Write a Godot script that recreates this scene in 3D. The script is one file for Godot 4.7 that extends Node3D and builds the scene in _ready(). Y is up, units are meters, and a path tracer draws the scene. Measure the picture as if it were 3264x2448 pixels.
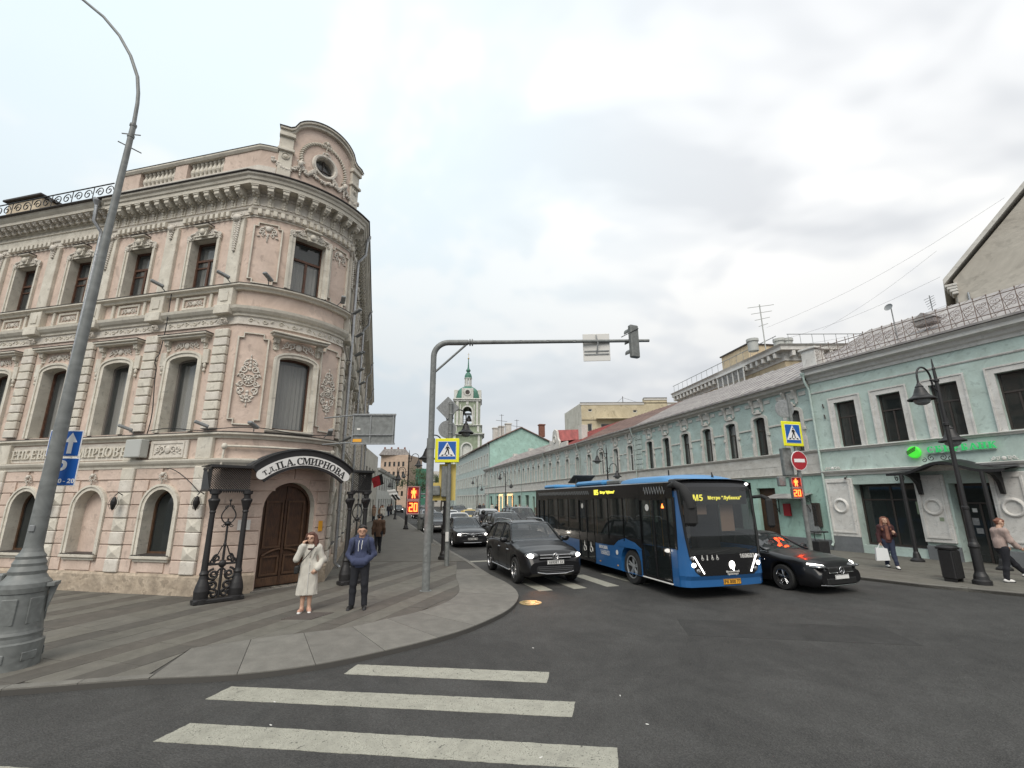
extends Node3D

# ------------------------------------------------------------------ mesh builder
class MB:
	var v := PackedVector3Array()
	var n := PackedVector3Array()
	func tri(a: Vector3,b: Vector3,c: Vector3) -> void:
		var k := (c - a).cross(b - a)
		if k.length_squared() < 1e-16: return
		k = k.normalized()
		v.push_back(a); v.push_back(b); v.push_back(c)
		n.push_back(k); n.push_back(k); n.push_back(k)
	func quad(a: Vector3,b: Vector3,c: Vector3,d: Vector3) -> void:
		tri(a,b,c); tri(a,c,d)
	func tris(a: Vector3,b: Vector3,c: Vector3,na: Vector3,nb: Vector3,nc: Vector3) -> void:
		v.push_back(a); v.push_back(b); v.push_back(c)
		n.push_back(na); n.push_back(nb); n.push_back(nc)
	func box(x: Transform3D,p: Vector3,s: Vector3,bev := 0.0) -> void:
		var h := s * 0.5
		if bev > 0.0:
			bbox(x * Transform3D(Basis(),p),h,minf(bev,minf(h.x,minf(h.y,h.z)) * 0.9)); return
		var c := []
		for i in 8:
			c.append(x * (p + Vector3(h.x if i & 1 else -h.x,h.y if i & 2 else -h.y,h.z if i & 4 else -h.z)))
		quad(c[4],c[6],c[7],c[5]); quad(c[1],c[3],c[2],c[0])
		quad(c[5],c[7],c[3],c[1]); quad(c[0],c[2],c[6],c[4])
		quad(c[6],c[2],c[3],c[7]); quad(c[0],c[4],c[5],c[1])
	func bbox(x: Transform3D,h: Vector3,b: float) -> void:
		var i := h - Vector3(b,b,b)
		for ax in 3:
			for sg in [-1.0,1.0]:
				var q := []
				for k in [[-1,-1],[-1,1],[1,1],[1,-1]]:
					var p := Vector3()
					p[ax] = h[ax] * sg
					p[(ax + 1) % 3] = i[(ax + 1) % 3] * k[0]
					p[(ax + 2) % 3] = i[(ax + 2) % 3] * k[1]
					q.append(x * p)
				if sg > 0: quad(q[0],q[1],q[2],q[3])
				else: quad(q[3],q[2],q[1],q[0])
		for ax in 3:
			var a1 := (ax + 1) % 3
			var a2 := (ax + 2) % 3
			for s1 in [-1.0,1.0]:
				for s2 in [-1.0,1.0]:
					var q := []
					for e in [[-1.0,0],[1.0,0],[1.0,1],[-1.0,1]]:
						var p := Vector3()
						p[ax] = i[ax] * e[0]
						p[a1] = (h[a1] if e[1] == 0 else i[a1]) * s1
						p[a2] = (i[a2] if e[1] == 0 else h[a2]) * s2
						q.append(x * p)
					if s1 * s2 > 0: quad(q[0],q[3],q[2],q[1])
					else: quad(q[0],q[1],q[2],q[3])
		for sx in [-1.0,1.0]:
			for sy in [-1.0,1.0]:
				for sz in [-1.0,1.0]:
					var a := x * Vector3(h.x * sx,i.y * sy,i.z * sz)
					var b1 := x * Vector3(i.x * sx,h.y * sy,i.z * sz)
					var c := x * Vector3(i.x * sx,i.y * sy,h.z * sz)
					if sx * sy * sz > 0: tri(a,c,b1)
					else: tri(a,b1,c)
	func lathe(x: Transform3D,prof: Array,seg := 12,a0 := 0.0,a1 := TAU) -> void:
		for j in prof.size() - 1:
			var r0: float = prof[j][0]
			var y0: float = prof[j][1]
			var r1: float = prof[j + 1][0]
			var y1: float = prof[j + 1][1]
			var nr := Vector2(y1 - y0,r0 - r1)
			if nr.length() < 1e-7: continue
			nr = nr.normalized()
			for i in seg:
				var t0 := a0 + (a1 - a0) * i / seg
				var t1 := a0 + (a1 - a0) * (i + 1) / seg
				var d0 := Vector3(cos(t0),0,sin(t0))
				var d1 := Vector3(cos(t1),0,sin(t1))
				var p00 := x * (d0 * r0 + Vector3(0,y0,0))
				var p10 := x * (d1 * r0 + Vector3(0,y0,0))
				var p01 := x * (d0 * r1 + Vector3(0,y1,0))
				var p11 := x * (d1 * r1 + Vector3(0,y1,0))
				var n0 := (x.basis * (d0 * nr.x + Vector3(0,nr.y,0))).normalized()
				var n1 := (x.basis * (d1 * nr.x + Vector3(0,nr.y,0))).normalized()
				if r0 > 1e-6: tris(p00,p10,p11,n0,n1,n1)
				if r1 > 1e-6: tris(p00,p11,p01,n0,n1,n0)
	func ball(x: Transform3D,p: Vector3,r: Vector3,seg := 8,rings := 5) -> void:
		for j in rings:
			var f0 := PI * j / rings
			var f1 := PI * (j + 1) / rings
			for i in seg:
				var t0 := TAU * i / seg
				var t1 := TAU * (i + 1) / seg
				var q := []
				for e in [[f0,t0],[f0,t1],[f1,t1],[f1,t0]]:
					q.append(Vector3(sin(e[0]) * cos(e[1]),cos(e[0]),sin(e[0]) * sin(e[1])))
				var P := []
				var N := []
				for e in q:
					P.append(x * (p + e * r)); N.append((x.basis * (e / r)).normalized())
				if j > 0: tris(P[0],P[2],P[1],N[0],N[2],N[1])
				if j < rings - 1: tris(P[0],P[3],P[2],N[0],N[3],N[2])
	func tube(x: Transform3D,pts: Array,r,seg := 6,caps := true) -> void:
		var m := pts.size()
		var rings := []
		var up := Vector3(0.13,0.97,0.21)
		for i in m:
			var d: Vector3 = pts[mini(i + 1,m - 1)] - pts[maxi(i - 1,0)]
			d = d.normalized()
			if absf(d.dot(up)) > 0.95: up = Vector3(0.97,0.1,-0.2)
			var sx := up.cross(d).normalized()
			var sy := d.cross(sx)
			up = sy
			var rr: float = r[i] if r is Array else r
			var ring := []
			for k in seg:
				var a := TAU * k / seg
				ring.append([x * (pts[i] + (sx * cos(a) + sy * sin(a)) * rr),(x.basis * (sx * cos(a) + sy * sin(a))).normalized()])
			rings.append(ring)
		for i in m - 1:
			for k in seg:
				var a = rings[i][k]
				var b = rings[i][(k + 1) % seg]
				var c = rings[i + 1][(k + 1) % seg]
				var d = rings[i + 1][k]
				tris(a[0],d[0],c[0],a[1],d[1],c[1])
				tris(a[0],c[0],b[0],a[1],c[1],b[1])
		if caps:
			for e in [0,m - 1]:
				for k in range(1,seg - 1):
					if e == 0: tri(rings[e][0][0],rings[e][k][0],rings[e][k + 1][0])
					else: tri(rings[e][0][0],rings[e][k + 1][0],rings[e][k][0])
	func prism(x: Transform3D,poly: PackedVector2Array,z0: float,z1: float) -> void:
		var idx := Geometry2D.triangulate_polygon(poly)
		var area := 0.0
		for i in poly.size():
			area += poly[i].cross(poly[(i + 1) % poly.size()])
		for i in range(0,idx.size(),3):
			var q := []
			for e in 3: q.append(poly[idx[i + e]])
			if (q[1] - q[0]).cross(q[2] - q[0]) > 0: q.reverse()
			tri(x * Vector3(q[0].x,q[0].y,z1),x * Vector3(q[1].x,q[1].y,z1),x * Vector3(q[2].x,q[2].y,z1))
			tri(x * Vector3(q[0].x,q[0].y,z0),x * Vector3(q[2].x,q[2].y,z0),x * Vector3(q[1].x,q[1].y,z0))
		for i in poly.size():
			var a := poly[i]
			var b := poly[(i + 1) % poly.size()]
			if area < 0:
				var s := a; a = b; b = s
			quad(x * Vector3(a.x,a.y,z0),x * Vector3(a.x,a.y,z1),x * Vector3(b.x,b.y,z1),x * Vector3(b.x,b.y,z0))
	func band(x: Transform3D,inn: Array,out: Array,z0: float,z1: float,closed := false) -> void:
		var m := inn.size()
		for i in (m if closed else m - 1):
			var j := (i + 1) % m
			var a: Vector2 = inn[i]
			var b: Vector2 = inn[j]
			var c: Vector2 = out[j]
			var d: Vector2 = out[i]
			var A := [a,b,c,d]
			var F := []
			var K := []
			for e in A:
				F.append(x * Vector3(e.x,e.y,z1)); K.append(x * Vector3(e.x,e.y,z0))
			if (b - a).cross(d - a) > 0:
				quad(F[0],F[3],F[2],F[1]); quad(K[0],K[1],K[2],K[3])
				quad(K[3],K[2],F[2],F[3]); quad(F[0],F[1],K[1],K[0])
			else:
				quad(F[0],F[1],F[2],F[3]); quad(K[3],K[2],K[1],K[0])
				quad(F[3],F[2],K[2],K[3]); quad(K[0],K[1],F[1],F[0])
			if not closed and i == 0: quad(F[0],F[3],K[3],K[0])
			if not closed and i == m - 2: quad(F[2],F[1],K[1],K[2])
	func sweep(fr: Array,prof: Array,caps := true) -> void:
		for i in fr.size() - 1:
			for j in prof.size() - 1:
				var a: Vector3 = fr[i][0] + fr[i][1] * prof[j][0] + Vector3(0,prof[j][1],0)
				var b: Vector3 = fr[i][0] + fr[i][1] * prof[j + 1][0] + Vector3(0,prof[j + 1][1],0)
				var c: Vector3 = fr[i + 1][0] + fr[i + 1][1] * prof[j + 1][0] + Vector3(0,prof[j + 1][1],0)
				var d: Vector3 = fr[i + 1][0] + fr[i + 1][1] * prof[j][0] + Vector3(0,prof[j][1],0)
				quad(a,b,c,d)
		if caps:
			for e in [0,fr.size() - 1]:
				var pl := PackedVector2Array()
				for q in prof: pl.append(Vector2(q[0],q[1]))
				var idx := Geometry2D.triangulate_polygon(pl)
				for i in range(0,idx.size(),3):
					var t := []
					for k in 3: t.append(fr[e][0] + fr[e][1] * pl[idx[i + k]].x + Vector3(0,pl[idx[i + k]].y,0))
					tri(t[0],t[1],t[2])
	func add(o: MB,x: Transform3D) -> void:
		v.append_array(x * o.v)
		n.append_array(Transform3D(x.basis.orthonormalized(),Vector3()) * o.n)
	func mesh(inv := Transform3D()) -> ArrayMesh:
		var m := ArrayMesh.new()
		if v.is_empty(): return m
		var ar := []
		ar.resize(Mesh.ARRAY_MAX)
		ar[Mesh.ARRAY_VERTEX] = inv * v
		ar[Mesh.ARRAY_NORMAL] = Transform3D(inv.basis.orthonormalized(),Vector3()) * n
		m.add_surface_from_arrays(Mesh.PRIMITIVE_TRIANGLES,ar)
		return m

# ------------------------------------------------------------------ nodes
var used := {}
func numbered(s: String) -> String:
	if not used.has(s):
		used[s] = 0
		return s
	used[s] += 1
	return "%s_%03d" % [s,used[s]]
func thing(called: String,label: String,cat: String,at := Vector3(),turn := 0.0,group := "") -> Node3D:
	var o := Node3D.new()
	o.name = numbered(called)
	add_child(o)
	o.position = at
	o.rotation.y = turn
	o.set_meta("label",label)
	o.set_meta("category",cat)
	if group: o.set_meta("group",group)
	return o
func obj(called: String,mb: MB,m: Material,parent: Node3D,world := false) -> MeshInstance3D:
	var o := MeshInstance3D.new()
	o.name = called
	o.mesh = mb.mesh(parent.global_transform.affine_inverse() if world else Transform3D())
	o.material_override = m
	parent.add_child(o,true)
	return o
func inst(called: String,me: Mesh,m: Material,parent: Node3D,x: Transform3D,world := false) -> MeshInstance3D:
	var o := MeshInstance3D.new()
	o.name = called
	o.mesh = me
	o.material_override = m
	parent.add_child(o,true)
	o.transform = parent.global_transform.affine_inverse() * x if world else x
	return o
func structure(called: String,mb: MB,m: Material) -> MeshInstance3D:
	var o := obj(called,mb,m,self)
	o.set_meta("kind","structure")
	return o
func dup(src: Node3D,at: Vector3,turn: float,label := "",group := "") -> Node3D:
	var r: Node3D = src.duplicate()
	r.name = numbered(str(src.name).rstrip("_0123456789"))
	add_child(r)
	r.position = at
	r.rotation.y = turn
	if label: r.set_meta("label",label)
	if group: r.set_meta("group",group)
	return r

# ------------------------------------------------------------------ geometry helpers
func V3(x: float,y: float,z: float) -> Vector3: return Vector3(x,y,z)
func V(x: float,y: float) -> Vector2: return Vector2(x,y)
const I := Transform3D.IDENTITY
func W(x: float,d: float,y := 0.0) -> Vector3: return Vector3(x,y,-d)
func frame(x: float,d: float,tx: float,td: float,y := 0.0) -> Transform3D:
	var bx := Vector3(tx,0,-td).normalized()
	return Transform3D(Basis(bx,Vector3.UP,bx.cross(Vector3.UP)),W(x,d,y))
func T(x: float,y: float,z: float) -> Transform3D: return Transform3D(Basis(),Vector3(x,y,z))
func RY(deg: float) -> Transform3D: return Transform3D(Basis(Vector3.UP,deg_to_rad(deg)),Vector3())
func RX(deg: float) -> Transform3D: return Transform3D(Basis(Vector3.RIGHT,deg_to_rad(deg)),Vector3())
func RZ(deg: float) -> Transform3D: return Transform3D(Basis(Vector3.BACK,deg_to_rad(deg)),Vector3())
func rect(x0: float,y0: float,x1: float,y1: float) -> PackedVector2Array:
	return PackedVector2Array([Vector2(x0,y0),Vector2(x1,y0),Vector2(x1,y1),Vector2(x0,y1)])
func arcpts(cx: float,cy: float,rx: float,ry: float,a0: float,a1: float,m: int) -> Array:
	var r := []
	for i in m + 1:
		var a := deg_to_rad(lerpf(a0,a1,float(i) / m))
		r.append(Vector2(cx + rx * cos(a),cy + ry * sin(a)))
	return r
func arch_poly(w: float,y0: float,y1: float,rise: float,m := 10) -> PackedVector2Array:
	var p := PackedVector2Array([Vector2(-w / 2,y0),Vector2(w / 2,y0)])
	if rise <= 0.0:
		p.append(Vector2(w / 2,y1)); p.append(Vector2(-w / 2,y1))
	else:
		for q in arcpts(0,y1 - rise,w / 2,rise,0,180,m): p.append(q)
	return p
func scroll(cx: float,cy: float,r0: float,turns: float,a0: float,dirn: float,z: float,m := 14) -> Array:
	var r := []
	for i in m + 1:
		var t := float(i) / m
		var a := a0 + dirn * TAU * turns * t
		var rr := r0 * (1.0 - 0.8 * t)
		r.append(Vector3(cx + rr * cos(a),cy + rr * sin(a),z))
	return r
func top_at(o: Dictionary,s: float) -> float:
	var rise: float = o.get("rise",0.0)
	if rise <= 0.0: return o.y1
	var hw: float = (o.s1 - o.s0) * 0.5
	var q: float = clampf((s - (o.s0 + o.s1) * 0.5) / hw,-1.0,1.0)
	return o.y1 - rise + rise * sqrt(maxf(0.0,1.0 - q * q))
func wall(mb: MB,fm: Callable,s0: float,s1: float,y0: float,y1: float,ops: Array,depth: float,ds := 100.0,rev: MB = null) -> void:
	var rm := rev if rev else mb
	var br := [s0,s1]
	var k := s0 + ds
	while k < s1:
		br.append(k); k += ds
	for o in ops:
		if o.s1 < s0 or o.s0 > s1: continue
		br.append(o.s0); br.append(o.s1)
		if o.get("rise",0.0) > 0.0:
			for i in range(1,12): br.append(lerpf(o.s0,o.s1,0.5 - 0.5 * cos(PI * i / 12.0)))
	br.sort()
	for i in br.size() - 1:
		var a: float = br[i]
		var b: float = br[i + 1]
		if b - a < 1e-5: continue
		var mid := (a + b) * 0.5
		var cov := []
		for o in ops:
			if o.s0 < mid and o.s1 > mid: cov.append(o)
		cov.sort_custom(func(p,q): return p.y0 < q.y0)
		var ya := y0
		var yb := y0
		for o in cov:
			mb.quad(fm.call(a,0.0,ya),fm.call(a,0.0,o.y0),fm.call(b,0.0,o.y0),fm.call(b,0.0,yb))
			ya = top_at(o,a); yb = top_at(o,b)
			var dp: float = o.get("depth",depth)
			rm.quad(fm.call(a,0.0,o.y0),fm.call(a,-dp,o.y0),fm.call(b,-dp,o.y0),fm.call(b,0.0,o.y0))
			rm.quad(fm.call(a,-dp,ya),fm.call(a,0.0,ya),fm.call(b,0.0,yb),fm.call(b,-dp,yb))
		mb.quad(fm.call(a,0.0,ya),fm.call(a,0.0,y1),fm.call(b,0.0,y1),fm.call(b,0.0,yb))
	for o in ops:
		var dp: float = o.get("depth",depth)
		var ra: float = o.y1 - o.get("rise",0.0)
		rm.quad(fm.call(o.s0,0.0,o.y0),fm.call(o.s0,0.0,ra),fm.call(o.s0,-dp,ra),fm.call(o.s0,-dp,o.y0))
		rm.quad(fm.call(o.s1,-dp,o.y0),fm.call(o.s1,-dp,ra),fm.call(o.s1,0.0,ra),fm.call(o.s1,0.0,o.y0))

# ------------------------------------------------------------------ materials
var tex := {}
var mats := {}
func noise(freq: float,sd: int,oct := 4,gain := 0.5) -> FastNoiseLite:
	var f := FastNoiseLite.new()
	f.noise_type = FastNoiseLite.TYPE_SIMPLEX_SMOOTH
	f.frequency = freq
	f.seed = sd
	f.fractal_octaves = oct
	f.fractal_gain = gain
	return f
func wrapn(f: FastNoiseLite,x: int,y: int,n: int) -> float:
	var a := TAU * x / n
	var b := TAU * y / n
	var r := n / TAU
	return f.get_noise_3d(cos(a) * r + sin(b) * r * 0.37,sin(a) * r + cos(b) * r * 0.53,sin(b) * r + cos(b) * r * 0.71)
func make_tex(key: String,n: int,fn: Callable,bump := 0.0) -> void:
	var im := Image.create(n,n,false,Image.FORMAT_RGB8)
	var hm := Image.create(n,n,false,Image.FORMAT_RGB8)
	for y in n:
		for x in n:
			var r = fn.call(x,y)
			im.set_pixel(x,y,r[0])
			if bump > 0.0: hm.set_pixel(x,y,Color(r[1],r[1],r[1]))
	tex[key] = ImageTexture.create_from_image(im)
	if bump > 0.0:
		hm.bump_map_to_normal_map(bump)
		tex[key + "_n"] = ImageTexture.create_from_image(hm)
func grey(f: float) -> Color: return Color(f,f,f)
func make_textures() -> void:
	var a := noise(0.012,3,4)
	var b := noise(0.12,5,3)
	var c := noise(0.03,9,4)
	var rg := RandomNumberGenerator.new()
	rg.seed = 77
	make_tex("stucco",256,func(x,y):
		var l := wrapn(a,x,y,256)
		var h := wrapn(b,x,y,256)
		var k := 0.92 + 0.10 * l + 0.05 * h
		if wrapn(c,x,y,256) > 0.42: k -= 0.10
		return [Color(k,k * (0.995 + 0.01 * l),k * (0.985 + 0.02 * l)),0.5 + 0.3 * h],2.0)
	make_tex("stone",256,func(x,y):
		var l := wrapn(a,x,y,256)
		var s := rg.randf()
		var k := 0.88 + 0.08 * l + 0.14 * (s - 0.5) + 0.05 * wrapn(c,x,y,256)
		return [Color(k,k * 0.99,k * 0.97),0.5 + 0.25 * (s - 0.5) + 0.2 * l],1.5)
	make_tex("old",256,func(x,y):
		var l := wrapn(c,x,y,256)
		var h := wrapn(b,x,y,256)
		var k := 0.86 + 0.24 * l + 0.10 * h
		if l > 0.3: k *= 0.78
		return [Color(k,k * 0.97,k * 0.93),0.5 + 0.4 * l + 0.2 * h],3.0)
	var a2 := noise(0.006,21,5,0.6)
	var a3 := noise(0.02,22,3)
	make_tex("asphalt",512,func(x,y):
		var s := rg.randf()
		var k := 0.80 + 0.16 * wrapn(a2,x,y,512) + 0.08 * wrapn(a3,x,y,512) + 0.36 * (s - 0.5)
		return [Color(clampf(k,0.1,1.0),clampf(k * 0.995,0.1,1.0),clampf(k * 0.98,0.1,1.0)),s],2.2)
	make_tex("paint",256,func(x,y):
		var s := rg.randf()
		var l := wrapn(c,x,y,256)
		var k := 0.90 + 0.10 * l + 0.06 * (s - 0.5)
		var ch := wrapn(b,x,y,256)
		if s > 0.975 - 0.25 * maxf(0.0,l): k *= 0.6
		if ch > 0.5: k *= 0.6
		return [Color(k,k * 0.995,k * 0.96),s],1.0)
	var st1 := noise(0.018,51,5,0.6)
	var st2 := noise(0.05,52,4,0.6)
	make_tex("stain",256,func(x,y):
		var l := wrapn(st1,x,y,256)
		var h := wrapn(st2,x,y,256)
		var k := 0.98 + 0.06 * l + 0.03 * h
		if h > 0.28: k -= 0.05 * minf(1.0,(h - 0.28) * 9.0)
		return [Color(k,k * 0.995,k * 0.985),0.5],0.0)
	var g := noise(0.02,31,4)
	make_tex("wood",256,func(x,y):
		var l := g.get_noise_2d(x * 9.0,y * 0.6)
		var m := wrapn(a,x,y,256)
		var k := 0.75 + 0.28 * l + 0.22 * m
		return [Color(k,k * 0.94,k * 0.88),0.5 + 0.5 * l],1.5)
	make_tex("metal",256,func(x,y):
		var k := 0.88 + 0.14 * wrapn(c,x,y,256) + 0.08 * wrapn(a,x,y,256)
		return [Color(k,k,k),0.5],0.0)
	make_tex("cloth",128,func(x,y):
		var s := rg.randf()
		var k := 0.9 + 0.1 * (s - 0.5) + 0.04 * sin(x * PI / 2.0) + 0.04 * sin(y * PI / 2.0)
		return [Color(k,k,k),0.5 + 0.5 * (s - 0.5)],1.5)
	make_tex("roof",256,func(x,y):
		var l := wrapn(c,x,y,256)
		var k := 0.82 + 0.2 * l + 0.12 * wrapn(a,x,y,256)
		return [Color(k,k * (0.96 + 0.03 * l),k * 0.94),0.5 + 0.3 * l],1.0)
func mat(key: String,c: Color,rough := 0.9,o := {}) -> StandardMaterial3D:
	var m := StandardMaterial3D.new()
	m.resource_name = key
	m.albedo_color = c.linear_to_srgb()
	m.roughness = rough
	m.metallic = o.get("metal",0.0)
	m.metallic_specular = o.get("spec",0.5)
	if o.has("tex"):
		m.albedo_texture = tex[o.tex]
		if tex.has(o.tex + "_n") and o.get("bump",0.6) > 0.0:
			m.normal_enabled = true
			m.normal_texture = tex[o.tex + "_n"]
			m.normal_scale = o.get("bump",0.6)
		m.uv1_triplanar = true
		m.uv1_world_triplanar = o.get("world",true)
		var s: float = o.get("scale",0.5)
		m.uv1_scale = V3(s,s * o.get("sy",1.0),s)
	if o.has("detail"):
		m.detail_enabled = true
		m.detail_blend_mode = BaseMaterial3D.BLEND_MODE_MUL
		m.detail_albedo = tex[o.detail]
		m.detail_uv_layer = BaseMaterial3D.DETAIL_UV_2
		m.uv2_triplanar = true
		m.uv2_world_triplanar = true
		var ds: float = o.get("dscale",0.06)
		m.uv2_scale = V3(ds,ds,ds)
	if o.has("coat"):
		m.clearcoat_enabled = true
		m.clearcoat = o.coat
		m.clearcoat_roughness = 0.06
	if o.has("alpha"):
		m.transparency = BaseMaterial3D.TRANSPARENCY_ALPHA
		m.albedo_color.a = o.alpha
	if o.has("glow"):
		m.emission_enabled = true
		m.emission = (o.glow as Color).linear_to_srgb()
		m.emission_energy_multiplier = o.get("power",1.0)
	if o.has("back"):
		m.backlight_enabled = true
		m.backlight = o.back
	mats[key] = m
	return m
func make_materials() -> void:
	make_textures()
	mat("asphalt",Color(0.073,0.073,0.073),0.86,{"tex": "asphalt","scale": 0.22,"bump": 0.5,"detail": "stain","dscale": 0.07})
	mat("paint",Color(0.43,0.43,0.40),0.7,{"tex": "paint","scale": 0.7,"detail": "stain","dscale": 0.25})
	mat("joint",Color(0.07,0.066,0.06),0.95)
	mat("kerb",Color(0.219,0.214,0.198),0.85,{"tex": "stone","scale": 0.7})
	mat("kerb2",Color(0.200,0.195,0.181),0.85,{"tex": "stone","scale": 0.6})
	mat("pave_a",Color(0.177,0.171,0.153),0.85,{"tex": "stone","scale": 0.6})
	mat("pave_b",Color(0.172,0.166,0.146),0.85,{"tex": "stone","scale": 0.75})
	mat("pave_c",Color(0.126,0.116,0.103),0.85,{"tex": "stone","scale": 0.65})
	mat("pave_d",Color(0.116,0.109,0.098),0.85,{"tex": "stone","scale": 0.8})
	mat("pave_far",Color(0.152,0.145,0.129),0.85,{"tex": "stone","scale": 0.3})
	mat("pink",Color(0.74,0.605,0.535),0.92,{"tex": "stucco","scale": 0.35,"detail": "stain","dscale": 0.09})
	mat("pink2",Color(0.715,0.585,0.515),0.92,{"tex": "stucco","scale": 0.45,"detail": "stain","dscale": 0.11})
	mat("cream",Color(0.75,0.72,0.65),0.9,{"tex": "stucco","scale": 0.6,"detail": "stain","dscale": 0.16})
	mat("cream2",Color(0.71,0.67,0.61),0.9,{"tex": "stucco","scale": 0.8})
	mat("plinth",Color(0.66,0.59,0.51),0.92,{"tex": "stucco","scale": 0.7,"bump": 1.0,"detail": "old","dscale": 0.25})
	mat("chimney",Color(0.66,0.56,0.42),0.9,{"tex": "stucco","scale": 0.5})
	mat("darkroof",Color(0.06,0.05,0.046),0.6,{"tex": "metal","scale": 0.5})
	mat("iron",Color(0.022,0.021,0.022),0.5,{"tex": "metal","scale": 2.0})
	mat("ironroof",Color(0.05,0.052,0.054),0.45,{"tex": "metal","scale": 1.0})
	mat("wood",Color(0.105,0.055,0.028),0.55,{"tex": "wood","scale": 1.1,"bump": 0.8})
	mat("wood_lt",Color(0.16,0.095,0.055),0.6,{"tex": "wood","scale": 1.4})
	mat("winwood",Color(0.16,0.078,0.048),0.6,{"tex": "wood","scale": 2.0})
	mat("wingrey",Color(0.17,0.155,0.14),0.6)
	mat("windark",Color(0.045,0.035,0.03),0.5)
	mat("winwhite",Color(0.62,0.62,0.60),0.6)
	mat("glass",Color(0.10,0.115,0.12),0.03,{"alpha": 0.30,"spec": 0.6})
	mat("glass_dark",Color(0.03,0.036,0.036),0.03,{"alpha": 0.72,"spec": 0.6})
	mat("curtain",Color(0.54,0.53,0.49),0.9,{"tex": "cloth","scale": 3.0})
	mat("curtain_w",Color(0.58,0.58,0.56),0.9,{"tex": "cloth","scale": 3.0})
	mat("room",Color(0.42,0.38,0.33),0.95)
	mat("galv",Color(0.50,0.51,0.52),0.38,{"metal": 0.7,"tex": "metal","scale": 1.5})
	mat("polegrey",Color(0.225,0.238,0.232),0.5,{"tex": "metal","scale": 1.0})
	mat("polegrey2",Color(0.205,0.217,0.210),0.5,{"tex": "metal","scale": 1.3})
	mat("white",Color(0.72,0.72,0.70),0.5)
	mat("offwhite",Color(0.62,0.61,0.58),0.7)
	mat("black",Color(0.012,0.012,0.012),0.5)
	mat("rubber",Color(0.018,0.018,0.018),0.85)
	mat("steel",Color(0.55,0.55,0.56),0.25,{"metal": 1.0})
	mat("chrome",Color(0.75,0.75,0.76),0.1,{"metal": 1.0})
	mat("signback",Color(0.30,0.315,0.32),0.55,{"tex": "metal","scale": 2.0})
	mat("sign_blue",Color(0.010,0.10,0.40),0.4)
	mat("sign_yellow",Color(0.80,0.78,0.02),0.4)
	mat("sign_red",Color(0.36,0.02,0.03),0.4)
	mat("sign_white",Color(0.78,0.78,0.78),0.4)
	mat("yellow_bk",Color(0.56,0.44,0.13),0.6)
	mat("orange",Color(0.75,0.36,0.03),0.5)
	mat("led_red",Color(0.3,0.02,0.01),0.5,{"glow": Color(1.0,0.20,0.035),"power": 2.6})
	mat("led_off",Color(0.05,0.006,0.008),0.35)
	mat("led_amber",Color(0.3,0.28,0.02),0.5,{"glow": Color(0.95,0.85,0.10),"power": 1.0})
	mat("lamp_white",Color(0.8,0.8,0.8),0.3,{"glow": Color(1.0,0.95,0.88),"power": 5.0})
	mat("lamp_warm",Color(0.8,0.6,0.4),0.3,{"glow": Color(1.0,0.66,0.36),"power": 4.0})
	mat("lamp_dim",Color(0.6,0.6,0.58),0.2,{"glow": Color(1.0,0.96,0.85),"power": 0.6})
	mat("garland",Color(0.8,0.5,0.2),0.3,{"glow": Color(1.0,0.50,0.20),"power": 2.5})
	mat("sign_green",Color(0.03,0.30,0.10),0.4,{"glow": Color(0.02,0.42,0.10),"power": 0.45})
	mat("sign_bright",Color(0.05,0.45,0.05),0.4,{"glow": Color(0.06,0.72,0.03),"power": 0.45})
	mat("mint_near",Color(0.58,0.715,0.69),0.9,{"tex": "stucco","scale": 0.35,"bump": 0.3,"detail": "stain","dscale": 0.06})
	mat("mint",Color(0.50,0.63,0.62),0.9,{"tex": "stucco","scale": 0.3,"detail": "stain","dscale": 0.09})
	mat("mint_old",Color(0.52,0.61,0.605),0.9,{"tex": "stucco","scale": 0.25,"detail": "stain","dscale": 0.11})
	mat("mint_gable",Color(0.42,0.64,0.59),0.9,{"tex": "stucco","scale": 0.2,"detail": "stain","dscale": 0.08})
	mat("mint_low",Color(0.42,0.62,0.55),0.9,{"tex": "stucco","scale": 0.3})
	mat("trim",Color(0.73,0.72,0.70),0.88,{"tex": "stucco","scale": 0.6})
	mat("trim_old",Color(0.69,0.68,0.66),0.9,{"tex": "stucco","scale": 0.5,"detail": "stain","dscale": 0.15})
	mat("plinth_grey",Color(0.20,0.215,0.235),0.85,{"tex": "stone","scale": 0.6})
	mat("tinroof",Color(0.43,0.435,0.44),0.5,{"tex": "roof","scale": 0.3})
	mat("rustroof",Color(0.29,0.21,0.19),0.7,{"tex": "roof","scale": 0.25})
	mat("redroof",Color(0.40,0.105,0.10),0.6,{"tex": "roof","scale": 0.3})
	mat("cream_far",Color(0.60,0.53,0.38),0.9,{"tex": "stucco","scale": 0.15})
	mat("cream_side",Color(0.58,0.56,0.50),0.9,{"tex": "stucco","scale": 0.15})
	mat("yellow_far",Color(0.64,0.53,0.37),0.9,{"tex": "stucco","scale": 0.15})
	mat("beige",Color(0.50,0.47,0.42),0.92,{"tex": "stucco","scale": 0.10})
	mat("brick",Color(0.28,0.13,0.10),0.9,{"tex": "old","scale": 0.5})
	mat("orange_far",Color(0.55,0.42,0.33),0.9,{"tex": "stucco","scale": 0.2})
	mat("tower_green",Color(0.31,0.37,0.27),0.9,{"tex": "stucco","scale": 0.2})
	mat("tower_white",Color(0.66,0.67,0.64),0.9,{"tex": "stucco","scale": 0.2})
	mat("copper",Color(0.09,0.29,0.22),0.6,{"tex": "roof","scale": 0.3})
	mat("car_black",Color(0.008,0.008,0.009),0.30,{"coat": 0.35,"spec": 0.35})
	mat("car_grey",Color(0.035,0.032,0.031),0.3,{"coat": 0.5,"spec": 0.4})
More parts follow.
